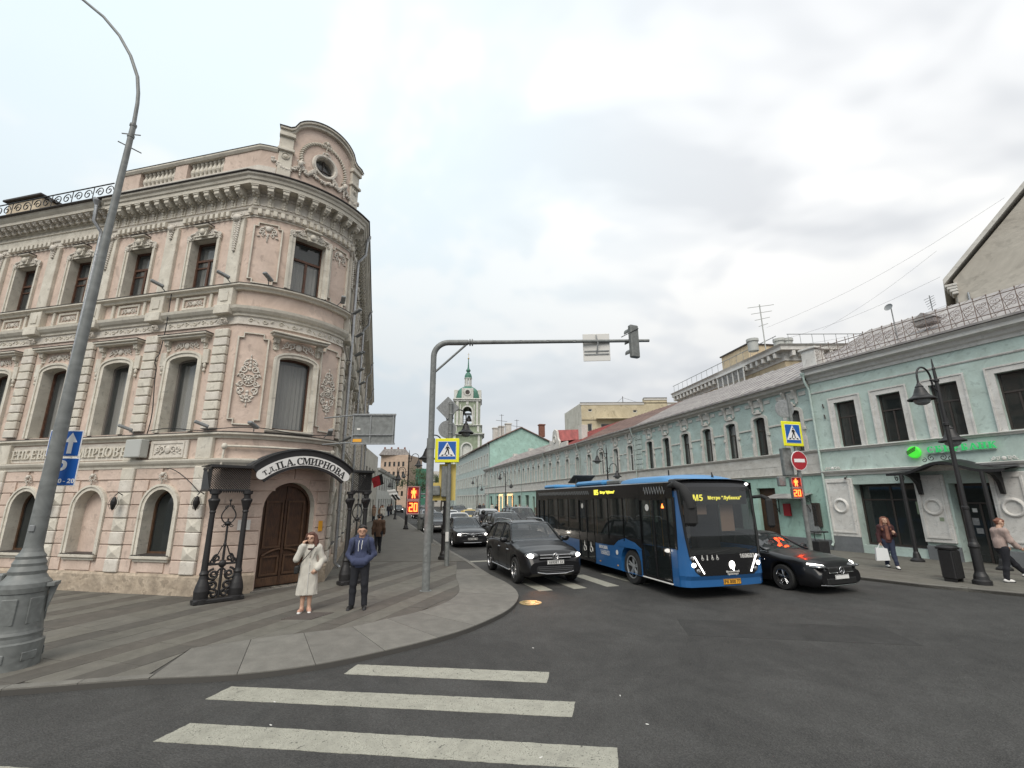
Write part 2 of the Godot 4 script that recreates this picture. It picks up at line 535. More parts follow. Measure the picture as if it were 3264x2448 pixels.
	mat("car_dark",Color(0.016,0.016,0.018),0.3,{"coat": 0.45,"spec": 0.4})
	mat("car_silver",Color(0.34,0.345,0.35),0.3,{"coat": 0.8})
	mat("car_white",Color(0.72,0.72,0.72),0.3,{"coat": 0.8})
	mat("taxi",Color(0.72,0.48,0.03),0.35,{"coat": 0.8})
	mat("carglass",Color(0.02,0.026,0.028),0.03,{"alpha": 0.60,"spec": 0.7})
	mat("headglass",Color(0.12,0.125,0.13),0.12,{"spec": 0.7})
	mat("carpanel",Color(0.02,0.02,0.021),0.65)
	mat("seat",Color(0.05,0.05,0.055),0.9)
	mat("bus_blue",Color(0.016,0.105,0.285),0.35,{"coat": 0.7})
	mat("bus_roof",Color(0.05,0.22,0.46),0.4)
	mat("bus_black",Color(0.011,0.011,0.012),0.25,{"coat": 0.3,"spec": 0.4})
	mat("busglass",Color(0.016,0.02,0.02),0.03,{"alpha": 0.80,"spec": 0.7})
	mat("bus_wind",Color(0.02,0.025,0.025),0.03,{"alpha": 0.42,"spec": 0.7})
	mat("skin",Color(0.50,0.31,0.22),0.6)
	mat("skin2",Color(0.44,0.25,0.17),0.6)
	mat("hair_blk",Color(0.015,0.012,0.011),0.55)
	mat("hair_brn",Color(0.09,0.035,0.022),0.6)
	mat("hair_red",Color(0.16,0.06,0.035),0.6)
	mat("coat_white",Color(0.66,0.63,0.56),0.9,{"tex": "cloth","scale": 6.0})
	mat("hoodie",Color(0.055,0.068,0.135),0.9,{"tex": "cloth","scale": 6.0})
	mat("jeans_blk",Color(0.016,0.017,0.023),0.9,{"tex": "cloth","scale": 6.0})
	mat("jeans_navy",Color(0.03,0.04,0.075),0.9,{"tex": "cloth","scale": 6.0})
	mat("jkt_maroon",Color(0.06,0.018,0.02),0.8,{"tex": "cloth","scale": 6.0})
	mat("top_pink",Color(0.46,0.35,0.31),0.9,{"tex": "cloth","scale": 6.0})
	mat("coat_brown",Color(0.12,0.07,0.045),0.9,{"tex": "cloth","scale": 6.0})
	mat("coat_beige",Color(0.34,0.235,0.165),0.9)
	mat("coat_grey",Color(0.10,0.10,0.105),0.9)
	mat("cloth_dark",Color(0.03,0.03,0.034),0.9)
	mat("shoe_pink",Color(0.46,0.27,0.20),0.7)
	mat("shoe_white",Color(0.70,0.69,0.67),0.7)
	mat("bag_white",Color(0.72,0.73,0.73),0.5)
	mat("leaf",Color(0.055,0.085,0.035),0.8,{"back": Color(0.05,0.08,0.03)})
	mat("bark",Color(0.06,0.05,0.04),0.95)
	mat("brass",Color(0.40,0.30,0.13),0.45,{"metal": 0.8})
	mat("hatch",Color(0.075,0.062,0.055),0.6)
	mat("asphalt_b",Color(0.060,0.060,0.060),0.85,{"tex": "asphalt","scale": 0.3,"bump": 0.5,"detail": "stain","dscale": 0.1})
	mat("rust_rail",Color(0.20,0.155,0.135),0.8)
	mat("boxgrey",Color(0.42,0.43,0.41),0.6)
	mat("netting",Color(0.05,0.16,0.11),0.9)

# ------------------------------------------------------------------ camera,sky,light
func sky_image() -> Image:
	var w := 1024
	var h := 512
	var im := Image.create(w,h,false,Image.FORMAT_RGBF)
	var f1 := noise(0.75,11,5,0.55)
	var f2 := noise(2.6,12,4,0.55)
	var f3 := noise(0.35,13,3)
	for y in h:
		var lat := PI * (0.5 - (y + 0.5) / h)
		for x in w:
			var lon := TAU * (x + 0.5) / w
			var dr := V3(sin(lon) * cos(lat),sin(lat),-cos(lon) * cos(lat))
			if dr.y < 0.0:
				im.set_pixel(x,y,Color(0.14,0.135,0.13))
				continue
			var e := dr.y
			var p := V3(dr.x,0,dr.z) / (e + 0.20)
			var wx := f3.get_noise_3d(p.x * 1.3,2.0,p.z * 1.3) * 0.6
			var n1 := f1.get_noise_3d(p.x + wx + 4.0,0.7,p.z * 1.35 - wx)
			var n2 := f2.get_noise_3d(p.x + wx,p.z * 1.2,3.1)
			var n3 := f3.get_noise_3d(p.x * 0.8,9.2,p.z * 0.8)
			var east := smoothstep(-0.35,0.55,dr.x + n3 * 0.35)
			var k := clampf(0.52 + n1 * 1.05 + n2 * 0.75,0.0,1.0)
			var bank := V3(0.625,0.635,0.645).lerp(V3(0.525,0.54,0.56),smoothstep(0.42,0.9,k)).lerp(V3(0.715,0.715,0.705),smoothstep(0.48,0.12,k))
			var veil := V3(0.59,0.64,0.665).lerp(V3(0.50,0.60,0.66),clampf(0.45 + n3 * 0.9 + n1 * 0.35,0.0,1.0)).lerp(V3(0.66,0.675,0.675),smoothstep(0.55,0.2,k) * 0.5)
			var c := veil.lerp(bank,east)
			c *= lerpf(0.80,1.06,smoothstep(0.05,0.95,e))
			c = c.lerp(V3(0.395,0.41,0.435),smoothstep(0.45,0.02,e) * 0.7)
			im.set_pixel(x,y,Color(c.x,c.y,c.z))
	return im
func setup_view() -> void:
	var cam := Camera3D.new()
	cam.name = "camera"
	cam.fov = rad_to_deg(2.0 * atan(1224.0 / 1490.0))
	cam.near = 0.1
	cam.far = 900.0
	add_child(cam)
	cam.position = V3(0,2.35,0)
	cam.rotation = V3(deg_to_rad(13.85),0,deg_to_rad(-0.3))
	cam.current = true
	var env := Environment.new()
	env.background_mode = Environment.BG_SKY
	var sky := Sky.new()
	var pm := PanoramaSkyMaterial.new()
	pm.panorama = ImageTexture.create_from_image(sky_image())
	sky.sky_material = pm
	env.sky = sky
	env.background_energy_multiplier = 1.0
	env.tonemap_mode = Environment.TONE_MAPPER_LINEAR
	env.tonemap_exposure = 1.62
	env.sdfgi_enabled = true
	env.ssao_enabled = true
	env.ssil_enabled = true
	var we := WorldEnvironment.new()
	we.name = "environment"
	we.environment = env
	add_child(we)
	var sun := DirectionalLight3D.new()
	sun.name = "sun"
	sun.light_energy = 0.5
	sun.light_angular_distance = 40.0
	sun.light_color = Color(1.0,0.965,0.92)
	sun.shadow_enabled = true
	add_child(sun)
	sun.look_at_from_position(V3(-3,16,14),Vector3.ZERO)

# ------------------------------------------------------------------ lettering
var fonts := {}
func font(called: String,bold := false) -> Font:
	var k := called + str(bold)
	if not fonts.has(k):
		var f := SystemFont.new()
		f.font_names = PackedStringArray([called])
		f.font_weight = 700 if bold else 400
		fonts[k] = f
	return fonts[k]
func text(s: String,h: float,depth: float,called := "Droid Sans",bold := true) -> TextMesh:
	var t := TextMesh.new()
	t.text = s
	t.font = font(called,bold)
	t.font_size = 48
	t.pixel_size = h / 34.0
	t.depth = depth
	t.curve_step = 4.0
	return t
func flat(mb: MB,x: Transform3D,poly: PackedVector2Array,z: float) -> void:
	var idx := Geometry2D.triangulate_polygon(poly)
	for i in range(0,idx.size(),3):
		var q := [poly[idx[i]],poly[idx[i + 1]],poly[idx[i + 2]]]
		if (q[1] - q[0]).cross(q[2] - q[0]) > 0: q.reverse()
		mb.tri(x * V3(q[0].x,q[0].y,z),x * V3(q[1].x,q[1].y,z),x * V3(q[2].x,q[2].y,z))
func window(parent: Node3D,x: Transform3D,w: float,h: float,rise: float,fm: Material,glass: Material,style: String,curt := "",world := true) -> Node3D:
	var mb := MB.new()
	var b := 0.06
	if rise > 0.0:
		var inn := [V(-w / 2 + b,b)]
		var out := [V(-w / 2,0)]
		for i in 13:
			var a := PI - PI * i / 12.0
			inn.append(V((w / 2 - b) * cos(a),h - rise + (rise - b) * sin(a)))
			out.append(V(w / 2 * cos(a),h - rise + rise * sin(a)))
		inn.append(V(w / 2 - b,b)); out.append(V(w / 2,0))
		mb.band(x,inn,out,-0.04,0.03,true)
	else:
		mb.band(x,[V(-w / 2 + b,b),V(-w / 2 + b,h - b),V(w / 2 - b,h - b),V(w / 2 - b,b)],[V(-w / 2,0),V(-w / 2,h),V(w / 2,h),V(w / 2,0)],-0.04,0.03,true)
	if style == "transom" or style == "casement":
		mb.box(x,V3(0,h * 0.64,0.005),V3(w - 2 * b,0.07,0.06))
		mb.box(x,V3(0,h * 0.32,0.0),V3(0.075,h * 0.64 - 0.1,0.05))
	if style == "casement":
		mb.box(x,V3(-w * 0.25,h * 0.50,0.0),V3(w * 0.5 - 0.1,0.04,0.04))
	if style == "cross":
		mb.box(x,V3(0,h * 0.66,0.0),V3(w - 2 * b,0.06,0.05))
		mb.box(x,V3(0,h * 0.33,0.0),V3(0.06,h * 0.66 - 0.1,0.045))
	var o := obj("window",mb,fm,parent,world)
	var g := MB.new()
	flat(g,x,arch_poly(w - 0.04,0.02,h - 0.02,maxf(rise - 0.02,0.0)),-0.01)
	obj("pane",g,glass,o,world)
	if curt:
		var c := MB.new()
		var parts := [[-w / 2 + 0.03,w / 2 - 0.03]] if curt.begins_with("full") else ([[-w / 2 + 0.03,-w * 0.08],[w * 0.16,w / 2 - 0.03]] if curt.begins_with("pair") else [[-w / 2 + 0.03,w * 0.05]])
		var top := h - 0.06 - (rise * 0.6)
		if curt.ends_with("low"): top = h * 0.62
		for r in parts:
			var m := 26
			for i in m:
				var x0 := lerpf(r[0],r[1],float(i) / m)
				var x1 := lerpf(r[0],r[1],float(i + 1) / m)
				var z0 := -0.16 + 0.02 * sin(i * 1.9) + 0.008 * sin(i * 4.3)
				var z1 := -0.16 + 0.02 * sin((i + 1) * 1.9) + 0.008 * sin((i + 1) * 4.3)
				c.quad(x * V3(x0,0.05,z0 * 1.1),x * V3(x0,top,z0),x * V3(x1,top,z1),x * V3(x1,0.05,z1 * 1.1))
		obj("curtain",c,mats.curtain_w if curt.contains("w_") else mats.curtain,o,world)
	return o

# ------------------------------------------------------------------ corner mansion: plan path
const CA := Vector2(-7.954,12.77)
const CT := Vector2(0.973,-0.230)
const CC := Vector2(-8.711,15.765)
const CR := 3.09
const CM := -0.7945
const CH2 := 0.527
const LA := 3.257
const CST := Vector2(-0.272,0.962)
func cx(s: float) -> Transform3D:
	if s < 0.0:
		var p := CA + CT * s
		return frame(p.x,p.y,CT.x,CT.y)
	if s <= LA:
		var a := CM - CH2 + s / CR
		return frame(CC.x + CR * cos(a),CC.y + CR * sin(a),-sin(a),cos(a))
	var e := CM + CH2
	var p2 := CC + V(cos(e),sin(e)) * CR + CST * (s - LA)
	return frame(p2.x,p2.y,CST.x,CST.y)
func cfm(s: float,w: float,y: float) -> Vector3: return cx(s) * V3(0,y,w)
func cframes(s0: float,s1: float) -> Array:
	var r := []
	var ss := [s0]
	for k in [0.0,LA]:
		if k > s0 + 1e-4 and k < s1 - 1e-4: ss.append(k)
	for i in range(1,16):
		var k := LA * i / 16.0
		if k > s0 + 0.02 and k < s1 - 0.02: ss.append(k)
	ss.append(s1)
	ss.sort()
	for s in ss:
		var f := cx(s)
		var nn := f.basis.z
		if absf(s) < 1e-5 and s0 < -1e-4 or absf(s - LA) < 1e-5 and s1 > LA + 1e-4:
			var na := cx(s - 0.001).basis.z
			var nb := cx(s + 0.001).basis.z
			nn = (na + nb) / (1.0 + na.dot(nb))
		r.append([f.origin,nn])
	return r
func cblock(called: String,parent: Node3D,m: Material,s0: float,s1: float,y0: float,y1: float,w: float,ch := 0.012) -> void:
	var mb := MB.new()
	mb.sweep(cframes(s0,s1),[[0.0,y0],[w - ch,y0],[w,y0 + ch],[w,y1 - ch],[w - ch,y1],[0.0,y1]])
	obj(called,mb,m,parent,true)
func cmould(called: String,parent: Node3D,m: Material,s0: float,s1: float,prof: Array) -> MeshInstance3D:
	var mb := MB.new()
	mb.sweep(cframes(s0,s1),prof)
	return obj(called,mb,m,parent,true)

# ------------------------------------------------------------------ stucco ornaments,all in a local x/y plane with z out of the wall
func orn_tall(h: float,w: float) -> ArrayMesh:
	var mb := MB.new()
	for i in 9:
		var a := TAU * i / 9.0
		mb.ball(RZ(rad_to_deg(a)),V3(0.085,0,0.02),V3(0.055,0.026,0.03),6,4)
	mb.ball(I,V3(0,0,0.03),V3(0.045,0.045,0.05),8,5)
	mb.lathe(Transform3D(Basis(Vector3.RIGHT,PI / 2),V3(0,0,0.0)),[[0.15,0.0],[0.15,0.03],[0.17,0.035],[0.18,0.0]],16)
	for s in [-1.0,1.0]:
		for u in [-1.0,1.0]:
			mb.tube(I,scroll(s * w * 0.26,u * h * 0.20,0.11,1.3,PI * 0.5 * u,s,0.015),0.022,5)
			mb.tube(I,scroll(s * w * 0.30,u * h * 0.08,0.08,1.2,-PI * 0.5 * u,-s,0.015),0.02,5)
			mb.tube(I,scroll(s * w * 0.16,u * h * 0.33,0.075,1.2,PI * 0.5 * u,-s,0.015),0.018,5)
			for i in 5:
				var t := i / 4.0
				mb.ball(T(s * w * (0.44 - 0.30 * t),u * h * (0.10 + 0.30 * t),0.01) * RZ(s * u * (35.0 + 30.0 * t)),Vector3(),V3(0.028,0.062,0.03),6,4)
	for u in [-1.0,1.0]:
		for i in 5:
			mb.ball(T(0,u * h * (0.22 + 0.065 * i),0.01),Vector3(),V3(0.05 - 0.007 * i,0.055,0.035),6,4)
	return mb.mesh()
func orn_cluster(w: float,h: float,sd: int) -> ArrayMesh:
	var rg := RandomNumberGenerator.new()
	rg.seed = sd
	var mb := MB.new()
	mb.ball(I,V3(0,h * 0.25,0.03),V3(w * 0.16,h * 0.16,0.05),8,5)
	for s in [-1.0,1.0]:
		mb.tube(I,scroll(s * w * 0.28,h * 0.12,w * 0.16,1.2,PI / 2,-s,0.02),w * 0.035,5)
		mb.tube(I,scroll(s * w * 0.2,-h * 0.08,w * 0.12,1.1,-PI / 2,s,0.02),w * 0.03,5)
		for i in 6:
			var t := i / 5.0
			mb.ball(T(s * w * (0.12 + 0.34 * t),h * (0.36 - 0.55 * t * t),0.01) * RZ(-s * (30 + 70 * t)),Vector3(),V3(w * 0.045,w * 0.09,0.03),6,4)
	for i in 6:
		mb.ball(I,V3(rg.randf_range(-0.02,0.02),-h * (0.05 + 0.075 * i),0.015),V3(w * (0.08 - 0.009 * i),h * 0.05,0.03),6,4)
	return mb.mesh()
func orn_drop(w: float,h: float,sd: int) -> ArrayMesh:
	var rg := RandomNumberGenerator.new()
	rg.seed = sd
	var mb := MB.new()
	for s in [-1.0,1.0]:
		mb.tube(I,scroll(s * w * 0.3,-0.05,w * 0.17,1.2,PI / 2,-s,0.05),w * 0.06,5)
	mb.ball(I,V3(0,-0.13,0.06),V3(w * 0.30,0.12,0.09),8,5)
	var y := -0.22
	while y > -h:
		var t := -y / h
		for s in [-1.0,1.0]:
			mb.ball(T(s * w * 0.15 * (1.2 - t),y,0.02) * RZ(s * rg.randf_range(15,50)),Vector3(),V3(w * 0.10 * (1.2 - 0.7 * t),0.055,0.045),6,4)
		mb.ball(I,V3(rg.randf_range(-0.02,0.02),y - 0.03,0.03),V3(0.03,0.04,0.045),6,4)
		y -= 0.075
	return mb.mesh()
func orn_panel(w: float,h: float) -> ArrayMesh:
	var mb := MB.new()
	mb.ball(I,V3(0,0,0.01),V3(h * 0.33,h * 0.33,0.035),8,5)
	for s in [-1.0,1.0]:
		mb.tube(I,scroll(s * w * 0.20,0.0,h * 0.30,1.3,PI * (0.5 - 0.5 * s),s,0.01),h * 0.07,5)
		mb.tube(I,scroll(s * w * 0.36,h * 0.05,h * 0.26,1.3,PI * (0.5 - 0.5 * s),-s,0.01),h * 0.06,5)
		for i in 4:
			mb.ball(T(s * w * (0.14 + 0.10 * i),h * (0.28 if i % 2 == 0 else -0.28),0.005) * RZ(s * 60),Vector3(),V3(h * 0.07,h * 0.17,0.02),6,4)
	return mb.mesh()
func orn_frieze(w: float,h: float) -> ArrayMesh:
	var mb := MB.new()
	var m := int(w / (h * 1.3))
	for i in m:
		var xx := -w / 2 + (i + 0.5) * w / m
		var s := 1.0 if i % 2 == 0 else -1.0
		mb.tube(I,scroll(xx,0,h * 0.36,1.1,0.0,s,0.0,10),h * 0.10,4)
		mb.ball(T(xx + w / m * 0.5,-s * h * 0.1,0.0) * RZ(s * 40),Vector3(),V3(h * 0.10,h * 0.3,0.02),6,4)
	return mb.mesh()
func bracket_mesh(w: float,h: float,d: float) -> ArrayMesh:
	var mb := MB.new()
	var p := PackedVector2Array([V(0,0),V(0,-h),V(d * 0.12,-h),V(d * 0.18,-h * 0.8),V(d * 0.16,-h * 0.55),V(d * 0.35,-h * 0.42),V(d * 0.8,-h * 0.40),V(d,-h * 0.28),V(d,0)])
	mb.prism(Transform3D(Basis(V3(0,0,1),Vector3.UP,V3(-1,0,0)),Vector3()),p,-w / 2,w / 2)
	mb.box(I,V3(0,-0.02,d * 0.52),V3(w * 1.25,0.04,d * 1.08))
	for i in 4:
		mb.ball(I,V3((0.25 if i % 2 else -0.25) * w,-h * (0.40 + 0.03 * i),d * (0.75 - 0.12 * i)),V3(w * 0.28,0.04,0.05),6,4)
	mb.ball(I,V3(0,-h * 0.62,d * 0.25),V3(w * 0.30,0.08,0.05),6,4)
	mb.ball(I,V3(0,-h * 0.82,d * 0.2),V3(w * 0.20,0.06,0.035),6,4)
	mb.ball(I,V3(0,-h * 1.0,d * 0.14),V3(w * 0.34,0.045,0.05),6,4)
	return mb.mesh()

func corner_mansion() -> void:
	var base := cx(LA * 0.5).origin
	var o := thing("corner_mansion","pink stucco corner mansion with cream stucco ornament and a rounded entrance bay","building",base)
	var s_l := -17.0
	var s_r := LA + 33.0
	var ops := []
	var wl := []
	for k in 6: wl.append(-1.68 - 2.5 * k)
	var wr := []
	for k in 13: wr.append(LA + 1.68 + 2.5 * k)
	for c in wl + wr:
		ops.append({"s0": c - 0.5,"s1": c + 0.5,"y0": 0.93,"y1": 2.66,"rise": 0.5,"depth": 0.32})
		ops.append({"s0": c - 0.5,"s1": c + 0.5,"y0": 4.24,"y1": 6.46,"rise": 0.13,"depth": 0.34})
		ops.append({"s0": c - 0.48,"s1": c + 0.48,"y0": 8.62,"y1": 10.32,"depth": 0.32})
	var dc := 1.96
	ops.append({"s0": dc - 0.75,"s1": dc + 0.75,"y0": 0.04,"y1": 2.85,"rise": 0.72,"depth": 0.42})
	ops.append({"s0": 1.665 - 0.5,"s1": 1.665 + 0.5,"y0": 4.32,"y1": 6.50,"rise": 0.12,"depth": 0.26})
	ops.append({"s0": 1.70 - 0.49,"s1": 1.70 + 0.49,"y0": 8.64,"y1": 10.46,"depth": 0.26})
	var mb := MB.new()
	var rv := MB.new()
	wall(mb,cfm,s_l,0.0,-0.2,12.0,ops.filter(func(q): return q.s1 < 0),0.3,100.0,rv)
	wall(mb,cfm,0.0,LA,-0.2,12.0,ops.filter(func(q): return q.s0 > 0 and q.s1 < LA),0.3,0.21,rv)
	wall(mb,cfm,LA,s_r,-0.2,12.0,ops.filter(func(q): return q.s0 > LA),0.3,100.0,rv)
	var rvo := obj("window_reveals",rv,mats.cream,o,true)
	rvo.set_meta("kind","stuff")
	obj("wall",mb,mats.pink,o,true)
	var iw := MB.new()
	var fr := []
	for f in cframes(s_l,s_r): fr.append([f[0] - f[1] * 2.7,f[1]])
	for i in fr.size() - 1:
		iw.quad(fr[i][0] + V3(0,0,0),fr[i][0] + V3(0,12,0),fr[i + 1][0] + V3(0,12,0),fr[i + 1][0])
	obj("inner_wall",iw,mats.room,o,true)
	for y in [3.6,8.1,11.95]:
		var fl := MB.new()
		fl.sweep(cframes(s_l,s_r),[[-0.35,y - 0.15],[-0.35,y],[-2.7,y],[-2.7,y - 0.15]])
		obj("floor_slab",fl,mats.room,o,true)
	var rf := MB.new()
	var pl := PackedVector2Array()
	for f in cframes(s_l,s_r):
		var q: Vector3 = f[0] - f[1] * 0.25
		pl.append(V(q.x,-q.z))
	pl.append(V(-24.5,47.0)); pl.append(V(-27.0,20.0))
	rf.prism(Transform3D(Basis(Vector3.RIGHT,V3(0,0,-1),Vector3.UP),Vector3()),pl,11.96,12.03)
	obj("roof",rf,mats.darkroof,o,true)
	var bw := MB.new()
	var e0 := cx(s_l).origin
	var e1 := cx(s_r).origin
	for seg in [[e0,W(-27.0,20.0)],[W(-27.0,20.0),W(-24.5,47.0)],[W(-24.5,47.0),e1]]:
		bw.quad(seg[0],seg[0] + V3(0,12,0),seg[1] + V3(0,12,0),seg[1])
	obj("rear_wall",bw,mats.pink2,o,true)
	var pr := 0.09
	for r in [[s_l,dc - 0.78],[dc + 0.78,s_r]]:
		cmould("plinth",o,mats.plinth,r[0],r[1],[[0.0,-0.2],[pr,-0.2],[pr,0.44],[pr - 0.04,0.50],[0.0,0.50]])
	var cy := [0.50,0.84,1.20,1.55,1.90,2.25,2.60,2.93,3.26]
	for k in 5:
		var wc: float = wl[k]
		for side in [[wc + 0.66,wc + 1.01],[wc - 1.01,wc - 0.66]]:
			for i in 6: cblock("rusticated_block",o,mats.pink2 if (i + k) % 3 == 0 else mats.pink,side[0],side[1],cy[i] + 0.012,cy[i + 1] - 0.012,0.04)
		cblock("rusticated_block",o,mats.pink,wc + 0.52,wc + 1.01,cy[6] + 0.012,cy[7] - 0.012,0.04)
		cblock("rusticated_block",o,mats.pink2,wc - 1.01,wc - 0.52,cy[6] + 0.012,cy[7] - 0.012,0.04)
		cblock("rusticated_block",o,mats.pink,wc - 1.01,wc - 0.1,cy[7] + 0.012,cy[8],0.04)
		cblock("rusticated_block",o,mats.pink,wc + 0.1,wc + 1.01,cy[7] + 0.012,cy[8],0.04)
		cblock("rusticated_block",o,mats.pink,wc - 0.44,wc + 0.44,0.52,0.80,0.03)
	for i in 8:
		if i < 6:
			cblock("rusticated_block",o,mats.pink if i % 2 else mats.pink2,0.10,dc - 0.80,cy[i] + 0.012,cy[i + 1] - 0.012,0.04)
		else:
			cblock("rusticated_block",o,mats.pink,0.10,dc - (0.5 if i == 6 else 0.02),cy[i] + 0.012,cy[i + 1] - 0.012,0.04)
		cblock("rusticated_block",o,mats.pink,dc + (0.80 if i < 6 else (0.5 if i == 6 else 0.0)),LA - 0.1,cy[i] + 0.012,cy[i + 1] - 0.012,0.04)
	var pil := []
	for k in 6: pil.append(-0.43 - 2.5 * k)
	for k in 13: pil.append(LA + 0.43 + 2.5 * k)
	var qm := MB.new()      # faceted block,0.46 x 0.33
	var hw := 0.23
	var hh := 0.165
	for e in 4:
		var c4 := [V3(-hw,-hh,0.075),V3(-hw,hh,0.075),V3(hw,hh,0.075),V3(hw,-hh,0.075)]
		var c5 := [V3(-hw,-hh,0),V3(-hw,hh,0),V3(hw,hh,0),V3(hw,-hh,0)]
		qm.tri(c4[e],c4[(e + 1) % 4],V3(0,0,0.135))
		qm.quad(c5[e],c5[(e + 1) % 4],c4[(e + 1) % 4],c4[e])
	var qmesh := qm.mesh()
	var qb := MB.new()
	qb.box(I,V3(0,0,0.05),V3(0.46,0.33,0.11),0.02)
	var qbmesh := qb.mesh()
	var rb := MB.new()
	rb.box(I,V3(0,0,0.065),V3(0.46,0.245,0.13),0.022)
	var rbmesh := rb.mesh()
	var drop_l := orn_drop(0.48,1.25,4)
	var drop_s := orn_drop(0.34,0.5,6)
	var capm := orn_cluster(0.34,0.22,8)
	for i in pil.size():
		var s: float = pil[i]
		var f := cx(s)
		for j in 8:
			var mm: Mesh = qmesh if j % 2 == 1 else qbmesh
			if j == 7: mm = qbmesh
			inst("quoin",mm,mats.cream if j % 2 else mats.cream2,o,f * T(0,(cy[j] + cy[j + 1]) * 0.5,0),true)
		for j in 11:
			inst("quoin",rbmesh,mats.cream if j % 3 else mats.cream2,o,f * T(0,4.40 + 0.267 * j,0),true)
		inst("stucco_ornament",capm,mats.cream2,o,f * T(0,7.42,0.12),true)
		for e in [["pilaster",9.72,0.05,0.44,2.2,0.12],["pedestal",8.17,0.09,0.50,0.54,0.20],["pedestal_panel",8.17,0.20,0.26,0.30,0.03],["pedestal",3.75,0.06,0.50,0.58,0.13],["capital",7.76,0.13,0.54,0.28,0.26]]:
			var pm := MB.new()
			pm.box(f,V3(0,e[1],e[2]),V3(e[3],e[4],e[5]),0.015)
			obj(e[0],pm,mats.cream,o,true)
		if i < 9: inst("stucco_ornament",drop_l if i % 2 == 0 or i > 5 else drop_s,mats.cream2,o,f * T(0,10.92,0.11),true)
	cmould("string_course",o,mats.cream,s_l,s_r,[[0.0,3.24],[0.06,3.24],[0.07,3.30],[0.13,3.36],[0.16,3.42],[0.16,3.46],[0.0,3.48]])
	cmould("ledge",o,mats.cream,s_l,s_r,[[0.0,4.02],[0.05,4.02],[0.08,4.08],[0.17,4.12],[0.17,4.17],[0.0,4.20]])
	cmould("ledge_flashing",o,mats.darkroof,s_l,s_r,[[0.0,4.203],[0.18,4.173],[0.18,4.183],[0.0,4.222]])
	cmould("frieze_band",o,mats.cream2,s_l,s_r,[[0.0,7.34],[0.05,7.34],[0.05,7.38],[0.02,7.38],[0.02,7.58],[0.06,7.60],[0.0,7.60]])
	cmould("string_course",o,mats.cream,s_l,s_r,[[0.0,7.60],[0.07,7.60],[0.08,7.66],[0.14,7.70],[0.20,7.78],[0.22,7.86],[0.0,7.90]])
	cmould("ledge",o,mats.cream,s_l,s_r,[[0.0,8.40],[0.10,8.40],[0.13,8.46],[0.22,8.50],[0.22,8.55],[0.0,8.58]])
	cmould("ledge_flashing",o,mats.darkroof,s_l,s_r,[[0.0,8.583],[0.235,8.553],[0.235,8.565],[0.0,8.605]])
	var fz := orn_frieze(1.8,0.2)
	for c in wl.slice(0,5): inst("stucco_frieze",fz,mats.cream,o,cx(c) * T(0,7.48,0.025),true)
	for c in [0.5,1.3,2.1,2.85]: inst("stucco_frieze",orn_frieze(0.74,0.2),mats.cream,o,cx(c) * T(0,7.48,0.025),true)
	var s_c := -5.55
	cmould("architrave",o,mats.cream2,s_c,s_r,[[0.0,10.86],[0.03,10.86],[0.03,10.92],[0.06,10.92],[0.06,11.10],[0.10,11.12],[0.12,11.17],[0.0,11.17]])
	cmould("frieze",o,mats.cream2,s_c,s_r,[[0.0,11.17],[0.05,11.17],[0.05,11.66],[0.12,11.70],[0.14,11.74],[0.0,11.74]])
	cmould("cornice",o,mats.cream,s_c,s_r,[[0.0,11.74],[0.44,11.74],[0.44,11.86],[0.48,11.88],[0.50,11.96],[0.56,12.00],[0.58,12.05],[0.0,12.05]])
	cmould("roof_edge",o,mats.darkroof,s_l,s_r,[[-0.3,12.055],[0.60,12.055],[0.62,12.075],[0.62,12.10],[-0.3,12.22]])
	cmould("architrave",o,mats.cream2,s_l,s_c,[[0.0,10.86],[0.03,10.86],[0.03,10.92],[0.05,10.92],[0.05,11.08],[0.09,11.10],[0.10,11.14],[0.0,11.14]])
	cmould("frieze",o,mats.cream,s_l,s_c,[[0.0,11.14],[0.03,11.14],[0.03,11.40],[0.07,11.42],[0.07,11.46],[0.03,11.48],[0.03,11.58],[0.09,11.60],[0.09,11.66],[0.0,11.66]])
	cmould("cornice",o,mats.cream,s_l,s_c,[[0.0,11.66],[0.18,11.66],[0.18,11.80],[0.42,11.80],[0.42,11.90],[0.50,11.98],[0.54,12.05],[0.0,12.05]])
	var dn := MB.new()
	dn.box(I,V3(0,0,0.05),V3(0.115,0.17,0.11),0.01)
	dn.ball(I,V3(0,-0.075,0.055),V3(0.055,0.035,0.055),6,4)
	var dmesh := dn.mesh()
	var s := -11.5
	while s < LA + 6.0:
		var on_pil := false
		for p in pil:
			if absf(p - s) < 0.25: on_pil = true
		if not on_pil: inst("dentil",dmesh,mats.cream,o,cx(s) * T(0,11.0,0.055),true)
		s += 0.205
	var bk := bracket_mesh(0.17,0.50,0.36)
	var bk2 := bracket_mesh(0.17,0.2,0.2)
	s = s_c + 0.2
	while s < LA + 12.0:
		inst("bracket",bk,mats.cream,o,cx(s) * T(0,11.735,0.045),true)
		var q := MB.new()
		s += 0.385
	s = s_c - 0.25
	while s > -13.0:
		inst("modillion",bk2,mats.cream2,o,cx(s) * T(0,11.80,0.17),true)
		s -= 0.30
	var sw := MB.new()
	var sp := []
	for i in 9: sp.append(V3(-0.16 + 0.04 * i,-0.07 * sin(PI * i / 8.0),0.0))
	sw.tube(I,sp,0.018,5)
	sw.ball(I,V3(0,-0.07,0.01),V3(0.03,0.03,0.03),6,4)
	for e in [-0.08,0.0,0.08]: sw.box(I,V3(e,0.27,0.0),V3(0.045,0.07,0.06))
	var swm := sw.mesh()
	s = s_c + 0.2 + 0.1925
	while s < LA + 5.0:
		inst("stucco_swag",swm,mats.cream2,o,cx(s) * T(0,11.32,0.06),true)
		s += 0.385
	corner_windows(o,wl,wr)
	corner_bay(o,dc)
	corner_top(o,s_c)
	corner_fittings(o,wl)

